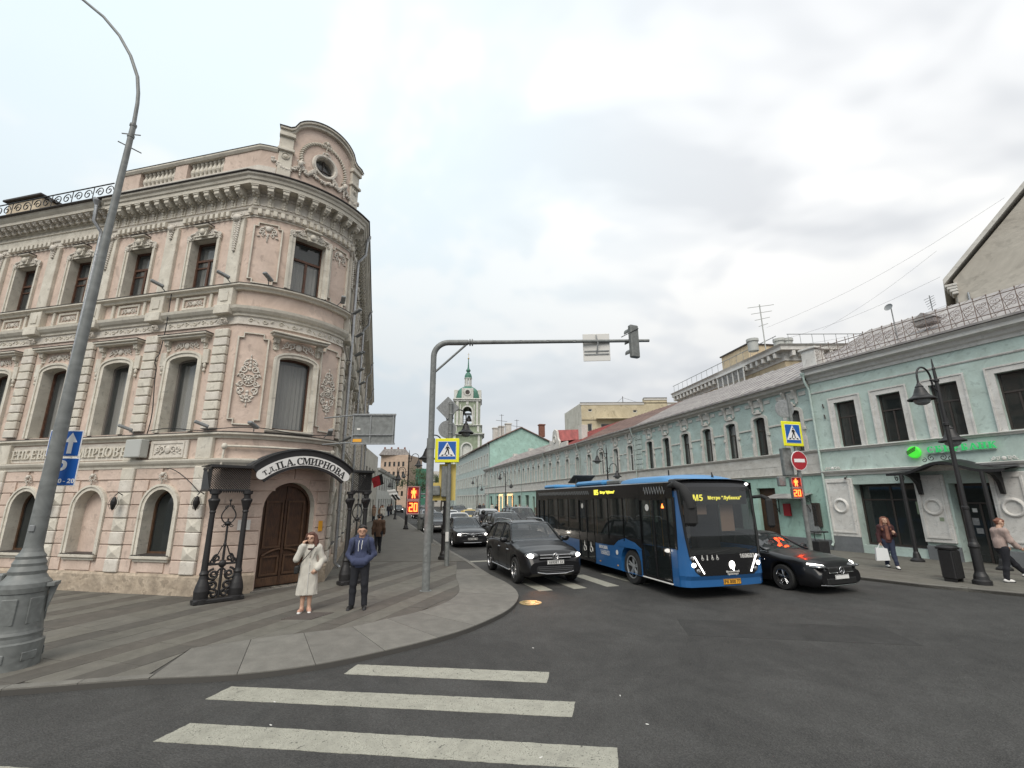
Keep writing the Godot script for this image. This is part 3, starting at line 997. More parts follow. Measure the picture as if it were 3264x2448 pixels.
func surround(o: Node3D,f: Transform3D,w: float,y0: float,y1: float,rise: float,bw: float,d: float,m: Material) -> void:
	var mb := MB.new()
	var inn := [V(-w / 2,y0)]
	var out := [V(-w / 2 - bw,y0)]
	if rise > 0.0:
		for i in 13:
			var a := PI - PI * i / 12.0
			inn.append(V(w / 2 * cos(a),y1 - rise + rise * sin(a)))
			out.append(V((w / 2 + bw) * cos(a),y1 - rise + (rise + bw) * sin(a)))
	else:
		inn.append(V(-w / 2,y1)); out.append(V(-w / 2 - bw,y1 + bw))
		inn.append(V(w / 2,y1)); out.append(V(w / 2 + bw,y1 + bw))
	inn.append(V(w / 2,y0)); out.append(V(w / 2 + bw,y0))
	mb.band(f,inn,out,-0.02,d)
	var i2 := []
	for i in inn.size(): i2.append((inn[i] as Vector2).lerp(out[i],0.62))
	mb.band(f,i2,out,d,d + 0.03)
	obj("window_surround",mb,m,o,true)

var hood_mesh: ArrayMesh
var keystone_mesh: ArrayMesh
func corner_windows(o: Node3D,wl: Array,wr: Array) -> void:
	var console := bracket_mesh(0.15,0.30,0.13)
	var relief := orn_panel(0.92,0.30)
	var panel2 := orn_panel(0.62,0.24)
	var panel3 := orn_panel(0.95,0.34)
	var mask := orn_cluster(0.30,0.36,12)
	var eyebrow := orn_cluster(0.52,0.26,15)
	var ks := MB.new()
	ks.prism(I,PackedVector2Array([V(-0.12,0),V(0.12,0),V(0.20,0.30),V(-0.20,0.30)]),0.0,0.11)
	ks.box(I,V3(0,0.33,0.08),V3(0.52,0.06,0.24),0.015)
	ks.ball(I,V3(0,0.14,0.12),V3(0.10,0.11,0.07),8,5)
	for e in [-1.0,1.0]: ks.tube(I,scroll(e * 0.13,0.2,0.06,1.2,PI / 2,-e,0.11),0.02,5)
	keystone_mesh = ks.mesh()
	var kc := MB.new()
	kc.box(I,V3(0,0.362,0.085),V3(0.55,0.012,0.27))
	var kcm := kc.mesh()
	var hd := MB.new()
	hd.box(I,V3(0,0.0,0.10),V3(1.62,0.07,0.22),0.015)
	hd.box(I,V3(0,0.06,0.13),V3(1.72,0.06,0.28),0.015)
	hood_mesh = hd.mesh()
	var hc := MB.new()
	hc.box(I,V3(0,0.098,0.13),V3(1.75,0.012,0.30))
	var hcm := hc.mesh()
	var sill := MB.new()
	sill.box(I,V3(0,-0.05,0.06),V3(1.26,0.09,0.16),0.015)
	sill.box(I,V3(0,-0.13,0.03),V3(1.16,0.07,0.09),0.01)
	var sillm := sill.mesh()
	var curts_u := ["pair","pair","left","full","pair","full"]
	for k in wl.size() + wr.size():
		var left := k < wl.size()
		var c: float = wl[k] if left else wr[k - wl.size()]
		var f := cx(c)
		window(o,f * T(0,8.62,-0.26),0.96,1.70,0.0,mats.winwood,mats.glass,"casement",curts_u[k % 6])
		surround(o,f,0.96,8.62,10.32,0.0,0.13,0.05,mats.cream)
		inst("keystone",keystone_mesh,mats.cream,o,f * T(0,10.36,0.04),true)
		inst("keystone_flashing",kcm,mats.darkroof,o,f * T(0,10.365,0.04),true)
		window(o,f * T(0,4.24,-0.28),1.0,2.22,0.13,mats.winwood if k > 1 else mats.wingrey,mats.glass,"","full")
		surround(o,f,1.0,4.24,6.46,0.13,0.17,0.06,mats.cream)
		inst("window_hood",hood_mesh,mats.cream,o,f * T(0,7.02,0.0),true)
		inst("hood_flashing",hcm,mats.darkroof,o,f * T(0,7.02,0.0),true)
		for e in [-1.0,1.0]: inst("console",console,mats.cream,o,f * T(e * 0.66,6.98,0.0),true)
		if k < 9:
			inst("stucco_relief",relief,mats.cream2,o,f * T(0,6.80,0.01),true)
			for e in [-1.0,1.0]:
				inst("stucco_ornament",eyebrow,mats.cream2,o,f * T(e * 0.42,10.42,0.05) * RZ(-e * 25),true)
			for e in [-1.0,1.0]:
				var ear := MB.new()
				ear.box(f,V3(e * 0.76,6.42,0.03),V3(0.20,0.42,0.08),0.01)
				ear.ball(f,V3(e * 0.76,6.14,0.04),V3(0.05,0.09,0.05),6,4)
				ear.ball(f,V3(e * 0.76,6.0,0.04),V3(0.04,0.06,0.045),6,4)
				obj("surround_ear",ear,mats.cream,o,true)
		var pf := MB.new()
		for e in [-1.0,1.0]: pf.box(f,V3(e * 0.62,8.14,0.03),V3(0.10,0.50,0.08),0.01)
		pf.band(f,[V(-0.36,8.02),V(-0.36,8.28),V(0.36,8.28),V(0.36,8.02)],[V(-0.42,7.96),V(-0.42,8.34),V(0.42,8.34),V(0.42,7.96)],0.0,0.05,true)
		obj("panel_frame",pf,mats.cream,o,true)
		if k < 9: inst("stucco_relief",panel2,mats.cream2,o,f * T(0,8.15,0.01),true)
		if k == 0 or k >= wl.size():
			var pg := MB.new()
			pg.box(f,V3(0,3.74,0.03),V3(1.30,0.52,0.08),0.02)
			pg.band(f,[V(-0.50,3.57),V(-0.50,3.91),V(0.50,3.91),V(0.50,3.57)],[V(-0.55,3.52),V(-0.55,3.96),V(0.55,3.96),V(0.55,3.52)],0.06,0.09,true)
			obj("panel_frame",pg,mats.cream2,o,true)
			if k < 9: inst("stucco_relief",panel3,mats.cream2,o,f * T(0,3.74,0.075),true)
		surround(o,f,1.0,0.93,2.66,0.5,0.15,0.06,mats.cream)
		inst("keystone",mask,mats.cream2,o,f * T(0,2.98,0.07),true)
		inst("window_sill",sillm,mats.cream,o,f * T(0,0.95,0.0),true)
		var sc := MB.new()
		sc.quad(f * V3(-0.52,0.972,-0.3),f * V3(0.52,0.972,-0.3),f * V3(0.64,0.957,0.15),f * V3(-0.64,0.957,0.15))
		obj("sill_flashing",sc,mats.darkroof,o,true)
		if left and k % 2 == 1:
			var nb := MB.new()
			flat(nb,f,arch_poly(1.0,0.93,2.66,0.5),-0.24)
			obj("blind_niche",nb,mats.pink,o,true)
		else:
			window(o,f * T(0,0.96,-0.27),1.0,1.70,0.5,mats.wood_lt,mats.glass_dark,"","")
	for r in [[-3.3,"АРСЕНЬЕВИЧЪ СМИРНОВЪ"]]:
		var st: String = r[1]
		var xx: float = r[0]
		for i in range(st.length() - 1,-1,-1):
			if st[i] == " ":
				xx -= 0.30
				continue
			inst("letter",text(st[i],0.27,0.05,"Droid Serif",true),mats.cream,o,cx(xx) * T(0,3.73,0.045),true)
			xx -= 0.262
	var lp := MB.new()
	lp.sweep(cframes(-13.0,-2.98),[[0.0,3.50],[0.02,3.50],[0.02,3.98],[0.0,3.98]])
	obj("name_band",lp,mats.cream2,o,true)

func corner_bay(o: Node3D,dc: float) -> void:
	var f1 := cx(1.70)
	window(o,f1 * T(0,8.64,-0.22),0.98,1.82,0.0,mats.winwood,mats.glass,"transom","fulllow")
	surround(o,f1,0.98,8.64,10.46,0.0,0.17,0.06,mats.cream)
	inst("keystone",keystone_mesh,mats.cream,o,f1 * T(0,10.42,0.04),true)
	var eyb := orn_cluster(0.55,0.26,25)
	for e in [-1.0,1.0]: inst("stucco_ornament",eyb,mats.cream2,o,f1 * T(e * 0.44,10.56,0.06) * RZ(-e * 22),true)
	var f2 := cx(1.665)
	window(o,f2 * T(0,4.32,-0.22),1.0,2.18,0.12,mats.winwood,mats.glass,"","full")
	surround(o,f2,1.0,4.32,6.50,0.12,0.15,0.06,mats.cream)
	inst("window_hood",hood_mesh,mats.cream,o,f2 * T(0,7.06,0.06),true)
	inst("stucco_relief",orn_panel(1.0,0.34),mats.cream2,o,f2 * T(0,6.84,0.04),true)
	var console := bracket_mesh(0.17,0.34,0.16)
	for e in [-0.62,0.62]: inst("console",console,mats.cream,o,cx(1.665 + e) * T(0,7.03,0.0),true)
	var sl := MB.new()
	sl.sweep(cframes(1.0,2.33),[[0.0,4.22],[0.10,4.22],[0.14,4.27],[0.14,4.31],[0.0,4.33]])
	obj("window_sill",sl,mats.cream,o,true)
	for sx in [-1.0,1.0]:
		var c: float = 1.628 + sx * 1.17
		for r in [[4.40,7.10,0.14],[8.66,10.68,0.12]]:
			var y0: float = r[0]
			var y1: float = r[1]
			var k: float = r[2]
			var hw := 0.41
			var pts := [[-hw + k,y0],[-hw + k,y0 + k],[-hw,y0 + k],[-hw,y1 - k],[-hw + k,y1 - k],[-hw + k,y1],[hw - k,y1],[hw - k,y1 - k],[hw,y1 - k],[hw,y0 + k],[hw - k,y0 + k],[hw - k,y0]]
			var fr := MB.new()
			var inn := []
			var out := []
			for q in pts:
				inn.append(V(q[0] * 0.90,lerpf((y0 + y1) / 2,q[1],0.975))); out.append(V(q[0],q[1]))
			fr.band(cx(c),inn,out,-0.03,0.05,true)
			obj("panel_frame",fr,mats.cream,o,true)
		inst("stucco_ornament",orn_tall(1.5,0.62),mats.cream2,o,cx(c) * T(0,5.68,0.0),true)
		inst("stucco_ornament",orn_cluster(0.56,0.62,30),mats.cream2,o,cx(c) * T(0,10.35,0.0),true)
	var f := cx(dc) * T(0,0.04,-0.36)
	var d := MB.new()
	var w := 1.5
	var h := 2.81
	var inn := [V(-w / 2 + 0.10,0)]
	var out := [V(-w / 2,0)]
	for i in 15:
		var a := PI - PI * i / 14.0
		inn.append(V((w / 2 - 0.10) * cos(a),h - 0.72 + 0.62 * sin(a))); out.append(V(w / 2 * cos(a),h - 0.72 + 0.72 * sin(a)))
	inn.append(V(w / 2 - 0.10,0)); out.append(V(w / 2,0))
	d.band(f,inn,out,-0.05,0.10)
	var door := obj("door",d,mats.wood,o,true)
	for e in [-1.0,1.0]:
		var lf := MB.new()
		var pl := PackedVector2Array([V(e * 0.008,0.02),V(e * 0.65,0.02),V(e * 0.65,h - 0.72)])
		for i in range(1,9):
			var a := PI / 2 * i / 8.0
			pl.append(V(e * maxf(0.008,0.65 * cos(a)),h - 0.72 + 0.62 * sin(a)))
		lf.prism(f,pl,-0.04,0.0)
		obj("door_leaf",lf,mats.wood,door,true)
		var tr := MB.new()
		for q in [[0.06,0.56,0.30,0.82],[0.06,0.56,1.02,2.3]]:
			tr.band(f,[V(e * (q[0] + 0.05),q[2] + 0.05),V(e * (q[0] + 0.05),q[3] - 0.05),V(e * (q[1] - 0.05),q[3] - 0.05),V(e * (q[1] - 0.05),q[2] + 0.05)],[V(e * q[0],q[2]),V(e * q[0],q[3]),V(e * q[1],q[3]),V(e * q[1],q[2])],0.0,0.045,true)
		tr.box(f,V3(e * 0.33,0.14,0.015),V3(0.62,0.22,0.04),0.01)
		var cv := []
		for i in 9: cv.append(f * V3(e * (0.06 + 0.06 * i),0.98 - 0.16 * (i / 8.0) * (i / 8.0),0.05))
		tr.tube(I,cv,0.035,6)
		obj("door_moulding",tr,mats.wood_lt,door,true)
	var hn := MB.new()
	hn.box(f,V3(0.0,h * 0.42,0.03),V3(0.07,h * 0.82,0.05),0.01)
	obj("meeting_stile",hn,mats.wood,door,true)
	var st := MB.new()
	st.box(f,V3(0,-0.045,0.10),V3(1.7,0.09,0.62),0.01)
	obj("door_step",st,mats.kerb2,o,true)
	var rd := MB.new()
	var pp := []
	for i in 13: pp.append(cfm(0.1 + 3.05 * i / 12.0,0.10,3.80))
	rd.tube(I,pp,0.035,6)
	for s in [0.12,3.12]: rd.ball(I,cfm(s,0.11,3.79),V3(0.08,0.09,0.08),8,5)
	rd.tube(I,[cfm(0.12,0.10,3.8),cfm(0.10,0.10,3.3)],0.03,6)
	obj("tie_rod",rd,mats.cream,o,true)
	for r in [[0.80,1.72,0.30,0.26,"offwhite"],[2.95,1.60,0.16,0.30,"orange"]]:
		var nt := MB.new()
		nt.box(cx(r[0]),V3(0,r[1],0.055),V3(r[2],r[3],0.012))
		obj("wall_plate",nt,mats[r[4]],o,true)

func corner_top(o: Node3D,s_c: float) -> void:
	var z0 := -0.15
	for r in [[-5.55,-4.75],[-3.28,-2.78],[-1.32,0.47]]:
		cmould("parapet_pier",o,mats.pink2,r[0],r[1],[[z0,12.0],[0.12,12.0],[0.12,13.22],[z0,13.22]])
	cmould("parapet_cap",o,mats.cream,-5.6,0.45,[[z0 - 0.05,13.20],[0.15,13.20],[0.20,13.27],[0.20,13.33],[z0 - 0.05,13.36]])
	cmould("parapet_flashing",o,mats.darkroof,-5.62,0.45,[[z0 - 0.08,13.363],[0.215,13.333],[0.215,13.345],[z0 - 0.08,13.385]])
	cmould("parapet_base",o,mats.cream2,-5.55,0.45,[[z0,12.0],[0.14,12.0],[0.14,12.62],[z0,12.62]])
	var bl := MB.new()
	bl.lathe(I,[[0.07,0.0],[0.07,0.05],[0.04,0.08],[0.05,0.14],[0.085,0.23],[0.08,0.30],[0.045,0.40],[0.04,0.46],[0.07,0.50],[0.07,0.56]],10)
	var blm := bl.mesh()
	for r in [[-4.62,-3.42],[-2.64,-1.46]]:
		for i in 8: inst("baluster",blm,mats.cream,o,cx(lerpf(r[0],r[1],i / 7.0)) * T(0,12.63,0.0),true)
	var rl := MB.new()
	rl.tube(I,[cfm(-17,0.3,12.84),cfm(-5.6,0.3,12.84)],0.022,5)
	rl.tube(I,[cfm(-17,0.3,12.34),cfm(-5.6,0.3,12.34)],0.016,5)
	for i in 12:
		var f := cx(-5.95 - 0.95 * i) * T(0,12.59,0.3)
		for e in [-1.0,1.0]: rl.tube(f,scroll(e * 0.2,0,0.19,1.4,PI * (0.5 - 0.5 * e),e,0,14),0.016,5)
		rl.tube(f,[V3(0.45,-0.45,0),V3(0.45,0.25,0)],0.014,5)
	obj("roof_railing",rl,mats.iron,o,true)
	var ch := MB.new()
	var fc := cx(-10.9)
	ch.box(fc,V3(0,12.75,-0.65),V3(1.7,1.5,0.7),0.02)
	obj("chimney_block",ch,mats.chimney,o,true)
	var chc := MB.new()
	chc.box(fc,V3(0,13.54,-0.65),V3(1.95,0.08,0.95),0.01)
	obj("chimney_cap",chc,mats.darkroof,o,true)
	var c := 1.86
	var hw := 1.42
	var g := MB.new()
	var m := 28
	var cap := MB.new()
	var top := func(t: float) -> float:
		var x := (t * 2.0 - 1.0) * hw
		if absf(x) > 1.02: return 13.98
		return 13.98 + 0.66 * sqrt(maxf(0.0,1.0 - (x / 1.02) * (x / 1.02)))
	var oc := V(0.0,13.33)
	var orr := 0.36
	for i in m:
		var t0 := float(i) / m
		var t1 := float(i + 1) / m
		var x0 := (t0 * 2 - 1) * hw
		var x1 := (t1 * 2 - 1) * hw
		var y0a: float = top.call(t0 + 1e-4)
		var y1a: float = top.call(t1 - 1e-4)
		var spans := [[12.0,12.0,y0a,y1a]]
		if absf((x0 + x1) / 2) < orr:
			var h0 := sqrt(maxf(0.0,orr * orr - x0 * x0))
			var h1 := sqrt(maxf(0.0,orr * orr - x1 * x1))
			spans = [[12.0,12.0,oc.y - h0,oc.y - h1],[oc.y + h0,oc.y + h1,y0a,y1a]]
		for q in spans:
			for ww in [0.08,-0.22]:
				var A := cfm(c + x0,ww,q[0])
				var B := cfm(c + x0,ww,q[2])
				var C := cfm(c + x1,ww,q[3])
				var D := cfm(c + x1,ww,q[1])
				if ww > 0: g.quad(A,B,C,D)
				else: g.quad(D,C,B,A)
		g.quad(cfm(c + x0,0.08,y0a),cfm(c + x0,-0.22,y0a),cfm(c + x1,-0.22,y1a),cfm(c + x1,0.08,y1a))
		for lay in [[0.0,0.10,0.20],[0.10,0.18,0.26]]:
			var a0 := cfm(c + x0,-0.26,y0a + lay[0])
			var a1 := cfm(c + x0,lay[2],y0a + lay[0])
			var a2 := cfm(c + x0,lay[2],y0a + lay[1])
			var a3 := cfm(c + x0,-0.26,y0a + lay[1])
			var b0 := cfm(c + x1,-0.26,y1a + lay[0])
			var b1 := cfm(c + x1,lay[2],y1a + lay[0])
			var b2 := cfm(c + x1,lay[2],y1a + lay[1])
			var b3 := cfm(c + x1,-0.26,y1a + lay[1])
			cap.quad(a0,a1,b1,b0); cap.quad(a1,a2,b2,b1); cap.quad(a2,a3,b3,b2); cap.quad(a3,a0,b0,b3)
			if i == 0: cap.quad(a0,a3,a2,a1)
			if i == m - 1: cap.quad(b0,b1,b2,b3)
	for e in [0.0,1.0]:
		var xx: float = c + (e * 2 - 1) * hw
		g.quad(cfm(xx,0.08,12.0),cfm(xx,0.08,13.98),cfm(xx,-0.22,13.98),cfm(xx,-0.22,12.0))
	var gb := obj("gable",g,mats.pink,o,true)
	obj("coping",cap,mats.cream,gb,true)
	var fl := MB.new()
	for i in m:
		var t0 := float(i) / m
		var t1 := float(i + 1) / m
		var y0b: float = top.call(t0 + 1e-4) + 0.19
		var y1b: float = top.call(t1 - 1e-4) + 0.19
		var x0 := (t0 * 2 - 1) * (hw + 0.03)
		var x1 := (t1 * 2 - 1) * (hw + 0.03)
		fl.quad(cfm(c + x0,-0.28,y0b),cfm(c + x0,0.285,y0b),cfm(c + x1,0.285,y1b),cfm(c + x1,-0.28,y1b))
		fl.quad(cfm(c + x0,0.285,y0b),cfm(c + x0,0.285,y0b - 0.02),cfm(c + x1,0.285,y1b - 0.02),cfm(c + x1,0.285,y1b))
	obj("coping_flashing",fl,mats.darkroof,gb,true)
	for e in [-1.0,1.0]:
		var p := MB.new()
		var fp := cx(c + e * 1.20)
		p.box(fp,V3(0,13.05,0.10),V3(0.40,2.0,0.12),0.015)
		p.box(fp,V3(0,13.34,0.14),V3(0.50,0.10,0.20),0.015)
		p.box(fp,V3(0,13.90,0.14),V3(0.48,0.14,0.20),0.015)
		p.lathe(fp * Transform3D(Basis(Vector3.RIGHT,PI / 2),V3(0,13.12,0.165)),[[0.0,0.04],[0.05,0.03],[0.06,0.0],[0.10,0.0],[0.11,0.03],[0.14,0.0]],14)
		obj("gable_pier",p,mats.cream,gb,true)
	var fo := cx(c)
	var rg := MB.new()
	rg.lathe(fo * Transform3D(Basis(Vector3.RIGHT,PI / 2),V3(0,oc.y,0.07)),[[0.33,-0.25],[0.33,0.05],[0.36,0.09],[0.42,0.09],[0.45,0.0]],28)
	obj("oculus_ring",rg,mats.cream2,gb,true)
	var ob := MB.new()
	ob.box(fo,V3(0,oc.y,-0.08),V3(0.035,0.66,0.04)); ob.box(fo,V3(0,oc.y - 0.06,-0.08),V3(0.66,0.035,0.04))
	obj("oculus_bars",ob,mats.windark,gb,true)
	var obk := MB.new()
	obk.box(fo,V3(0,oc.y,-0.45),V3(1.0,1.0,0.05))
	for e in [-1.0,1.0]:
		obk.box(fo,V3(e * 0.5,oc.y,-0.3),V3(0.05,1.0,0.3)); obk.box(fo,V3(0,oc.y + e * 0.5,-0.3),V3(1.0,0.05,0.3))
	obj("attic_box",obk,mats.room,gb,true)
	var og := MB.new()
	flat(og,fo,PackedVector2Array(arcpts(0,oc.y,0.34,0.34,0,345,23)),-0.09)
	obj("pane",og,mats.glass,gb,true)
	var hp := MB.new()
	for i in 34:
		var a := PI * (-0.12 + 1.24 * i / 33.0)
		var ff := cx(c + 0.76 * cos(a)) * T(0,oc.y + 0.06 + 0.74 * sin(a),0.10)
		hp.ball(ff * RZ(rad_to_deg(a) + 35),Vector3(),V3(0.09,0.034,0.06),6,4)
	obj("leaf_hoop",hp,mats.cream,gb,true)
	inst("stucco_ornament",orn_cluster(0.36,0.5,41),mats.cream,gb,cx(c) * T(0,14.12,0.10),true)
	inst("stucco_ornament",orn_cluster(0.34,0.26,42),mats.cream2,gb,cx(c) * T(0,13.74,0.13),true)
	var gr := RandomNumberGenerator.new()
	gr.seed = 9
	for r in [[-1.55,-0.75,12.95,0.28],[-0.75,-0.30,13.02,0.25],[-0.42,0.42,12.92,0.22],[0.30,0.75,13.02,0.25],[0.75,1.55,12.95,0.28]]:
		var ga := MB.new()
		for i in 12:
			var t := i / 11.0
			var ff := cx(c + lerpf(r[0],r[1],t)) * T(0,r[2] - r[3] * sin(PI * t),0.12)
			for q in 3:
				ga.ball(ff * RZ(gr.randf_range(0,180)),V3(gr.randf_range(-0.04,0.04),gr.randf_range(-0.05,0.05),0),V3(0.068,0.038,0.065),6,4)
		obj("garland",ga,mats.cream2,gb,true)
	for x in [-0.75,0.75]:
		inst("stucco_ornament",orn_drop(0.26,0.55,50),mats.cream2,gb,cx(c + x) * T(0,13.15,0.10),true)

func corner_fittings(o: Node3D,wl: Array) -> void:
	for r in [[-5.8,0.5],[LA + 0.9,0.5],[LA + 8.4,0.5],[LA + 18.4,0.5],[LA + 27.0,0.5]]:
		var s: float = r[0]
		var p := MB.new()
		p.lathe(cx(s) * T(0,11.80,0.52),[[0.055,0.0],[0.06,0.06],[0.13,0.22],[0.14,0.28],[0.14,0.30]],10)
		p.tube(cx(s),[V3(0,11.85,0.52),V3(0,11.32,0.50),V3(0.06,11.02,0.26),V3(0.06,10.8,0.25),V3(0.06,0.4,0.27),V3(0.06,0.25,0.42)],0.055,8)
		for y in [2.0,4.5,6.3,8.9,10.2]: p.tube(cx(s),[V3(0.06,y,0.25),V3(0.06,y + 0.04,0.25)],0.066,8)
		obj("rainwater_pipe",p,mats.galv,o,true)
	for q in [[-2.75,8.62,-1],[-0.35,8.62,-1],[0.65,8.62,-1],[2.75,8.62,1],[-0.30,4.22,1],[0.75,4.22,1],[2.7,4.22,1],[-2.9,4.22,-1],[3.5,8.62,1],[6.0,8.62,1],[8.5,8.62,1],[LA + 0.6,4.22,1],[LA + 3.0,7.9,1],[LA + 5.5,7.9,1],[LA + 8.0,7.9,1]]:
		var f := cx(q[0])
		var l := MB.new()
		l.tube(f,[V3(0,q[1],0.14),V3(0,q[1] + 0.06,0.24),V3(-0.03,q[1] + 0.10,0.30)],0.014,5)
		l.box(f * Transform3D(Basis(V3(0,1,0),-0.7) * Basis(Vector3.RIGHT,-0.35),V3(-0.02,q[1] + 0.14,0.40)),Vector3(),V3(0.14,0.08,0.36),0.02)
		obj("floodlight",l,mats.signback,o,true)
	var mbx := MB.new()
	mbx.box(cx(-2.62),V3(0,3.78,0.21),V3(0.55,0.50,0.26),0.02)
	obj("meter_box",mbx,mats.boxgrey,o,true)
	for s in [-0.18,-2.93,-5.45]:
		var lan := MB.new()
		var f := cx(s)
		lan.tube(f,[V3(0,2.52,0.12),V3(0,2.58,0.24),V3(0,2.50,0.32)],0.014,5)
		lan.lathe(f * T(0,2.08,0.32),[[0.0,0.02],[0.02,0.05],[0.035,0.09],[0.07,0.20],[0.075,0.27],[0.05,0.34],[0.015,0.40]],8)
		for i in 6:
			var a := TAU * i / 6.0
			lan.tube(f * T(0,2.08,0.32),[V3(0.055 * cos(a),0.06,0.055 * sin(a)),V3(0.115 * cos(a),0.22,0.115 * sin(a)),V3(0.06 * cos(a),0.37,0.06 * sin(a))],0.007,4)
		obj("wall_lantern",lan,mats.iron,o,true)
	var cb := MB.new()
	var pts := []
	for i in 30:
		var t := i / 29.0
		pts.append(cfm(-2.45 + 0.10 * sin(t * 9.0) * t,0.24 if t > 0.45 and t < 0.52 else 0.16,lerpf(8.5,4.2,t)))
	cb.tube(I,pts,0.014,5)
	pts = []
	for i in 25:
		var t := i / 24.0
		pts.append(cfm(-2.3 + 5.4 * t,0.20,4.27 + 0.05 * sin(t * 14.0)))
	cb.tube(I,pts,0.013,5)
	var p3 := []
	for i in 12: p3.append(cfm(-1.55 + 1.2 * i / 11.0,0.12 + 0.1 * sin(PI * i / 11.0),3.22 - 0.65 * pow(i / 11.0,2.0)))
	cb.tube(I,p3,0.012,5)
	obj("wall_cable",cb,mats.black,o,true)

# ------------------------------------------------------------------ entrance canopy
func entrance_canopy() -> void:
	var f := frame(-6.84 + 0.7007 * 1.05,13.86 - 0.7136 * 1.05,0.7136,0.7007)
	var o := thing("entrance_canopy","black cast iron entrance canopy with an arched name board on slim columns","canopy")
	o.transform = f
	var cxs := [-1.76,-1.03,1.78,2.28]
	var col := MB.new()
	col.lathe(I,[[0.19,0.0],[0.19,0.10],[0.155,0.12],[0.16,0.18],[0.165,0.28],[0.14,0.40],[0.095,0.55],[0.085,0.62],[0.10,0.66],[0.085,0.70],[0.075,0.74],[0.065,1.4],[0.06,2.05],[0.075,2.08],[0.065,2.12],[0.075,2.15],[0.115,2.30],[0.135,2.36],[0.125,2.39],[0.08,2.42],[0.08,2.50],[0.12,2.52],[0.12,2.60]],14)
	var cm := col.mesh()
	for x in cxs: inst("column",cm,mats.iron,o,T(x,0,0))
	for pr in [[-1.76,-1.03],[1.78,2.28]]:
		var x0: float = pr[0]
		var w: float = pr[1] - pr[0]
		var mid: float = (pr[0] + pr[1]) / 2.0
		var s := MB.new()
		s.box(I,V3(mid,0.05,0),V3(w + 0.34,0.10,0.34),0.02)
		s.box(I,V3(mid,0.86,0),V3(w - 0.1,0.05,0.05),0.01)
		var k := w / 0.73
		s.tube(I,[V3(mid,0.1,0),V3(mid,0.8,0),V3(mid,1.3,0),V3(mid,1.78,0)],[0.035,0.035,0.028,0.024],8)
		s.ball(I,V3(mid,0.86,0),V3(0.09,0.09,0.06),10,6)
		s.ball(I,V3(mid,1.30,0),V3(0.04,0.07,0.04),8,5)
		s.lathe(T(mid,1.74,0),[[0.025,0.0],[0.07,0.06],[0.06,0.10],[0.02,0.12],[0.02,0.18]],8)
		for e in [-1.0,1.0]:
			s.tube(I,scroll(mid + e * 0.17 * k,0.62,0.14 * k,1.6,PI / 2,-e,0.0,20),0.030,5)
			s.tube(I,scroll(mid + e * 0.16 * k,0.36,0.135 * k,1.6,-PI / 2,e,0.0,20),0.032,5)
			s.tube(I,scroll(mid + e * 0.12 * k,0.19,0.09 * k,1.2,PI / 2,e,0.0,14),0.030,5)
			s.tube(I,scroll(mid + e * 0.25 * k,0.20,0.08 * k,1.2,0.0,-e,0.0,14),0.026,5)
			s.tube(I,[V3(mid + e * 0.30 * k,0.86,0),V3(mid + e * 0.22 * k,1.02,0),V3(mid + e * 0.13 * k,1.08,0),V3(mid + e * 0.05,1.28,0)],0.016,5)
			s.tube(I,scroll(mid + e * 0.14 * k,1.0,0.085 * k,1.4,PI / 2,-e,0.0,14),0.025,5)
			s.tube(I,scroll(mid + e * 0.22 * k,0.93,0.06 * k,1.2,0,e,0.0,12),0.022,5)
			for i in 7: s.ball(T(mid + e * (0.06 + 0.035 * i) * k,0.72 - 0.07 * i,0) * RZ(e * (40 + 20 * i)),Vector3(),V3(0.024,0.062,0.024),5,4)
			var cr := []
			for i in 13:
				var t := i / 12.0
				cr.append(V3(mid + e * (0.03 + 0.15 * sin(PI * t) * (1.1 - 0.5 * t)),1.78 + 0.46 * t,0))
			s.tube(I,cr,0.016,5)
			s.tube(I,scroll(mid + e * 0.08,1.76,0.05,1.1,PI * (0.5 - 0.5 * e),-e,0,10),0.012,5)
			s.tube(I,scroll(mid + e * 0.06,2.20,0.045,1.1,-PI / 2,e,0,10),0.012,5)
		s.tube(I,[V3(mid,2.2,0),V3(mid,2.34,0)],0.014,5)
		s.ball(I,V3(mid,2.36,0),V3(0.03,0.04,0.03),8,5)
		obj("iron_screen",s,mats.iron,o)
	var ac := V(0.39,1.62)
	var fas := MB.new()
	var a_out := []
	var a_in := []
	for i in 25:
		var a := deg_to_rad(lerpf(131.5,48.5,i / 24.0))
		a_out.append(ac + V(cos(a),sin(a)) * 2.14); a_in.append(ac + V(cos(a),sin(a)) * 1.61)
	fas.band(I,a_in,a_out,-0.04,0.02)
	obj("arched_fascia",fas,mats.iron,o)
	var rim := MB.new()
	var r_in := []
	for q in a_out: r_in.append(ac + (q - ac) * 0.985)
	rim.band(I,r_in,a_out,0.02,0.05)
	var i_out := []
	for q in a_in: i_out.append(ac + (q - ac) * 1.02)
	rim.band(I,a_in,i_out,0.02,0.05)
	obj("fascia_rim",rim,mats.iron,o)
	var vr := MB.new()
	for i in 24:
		var p: Vector2 = a_out[i]
		var q: Vector2 = a_out[i + 1]
		vr.quad(V3(p.x,p.y,0.08),V3(p.x,p.y,-0.80),V3(q.x,q.y,-0.80),V3(q.x,q.y,0.08))
		vr.quad(V3(q.x,q.y - 0.03,0.08),V3(q.x,q.y - 0.03,-0.80),V3(p.x,p.y - 0.03,-0.80),V3(p.x,p.y - 0.03,0.08))
		vr.quad(V3(p.x,p.y - 0.03,0.08),V3(p.x,p.y,0.08),V3(q.x,q.y,0.08),V3(q.x,q.y - 0.03,0.08))
	var rf := obj("vaulted_roof",vr,mats.ironroof,o)
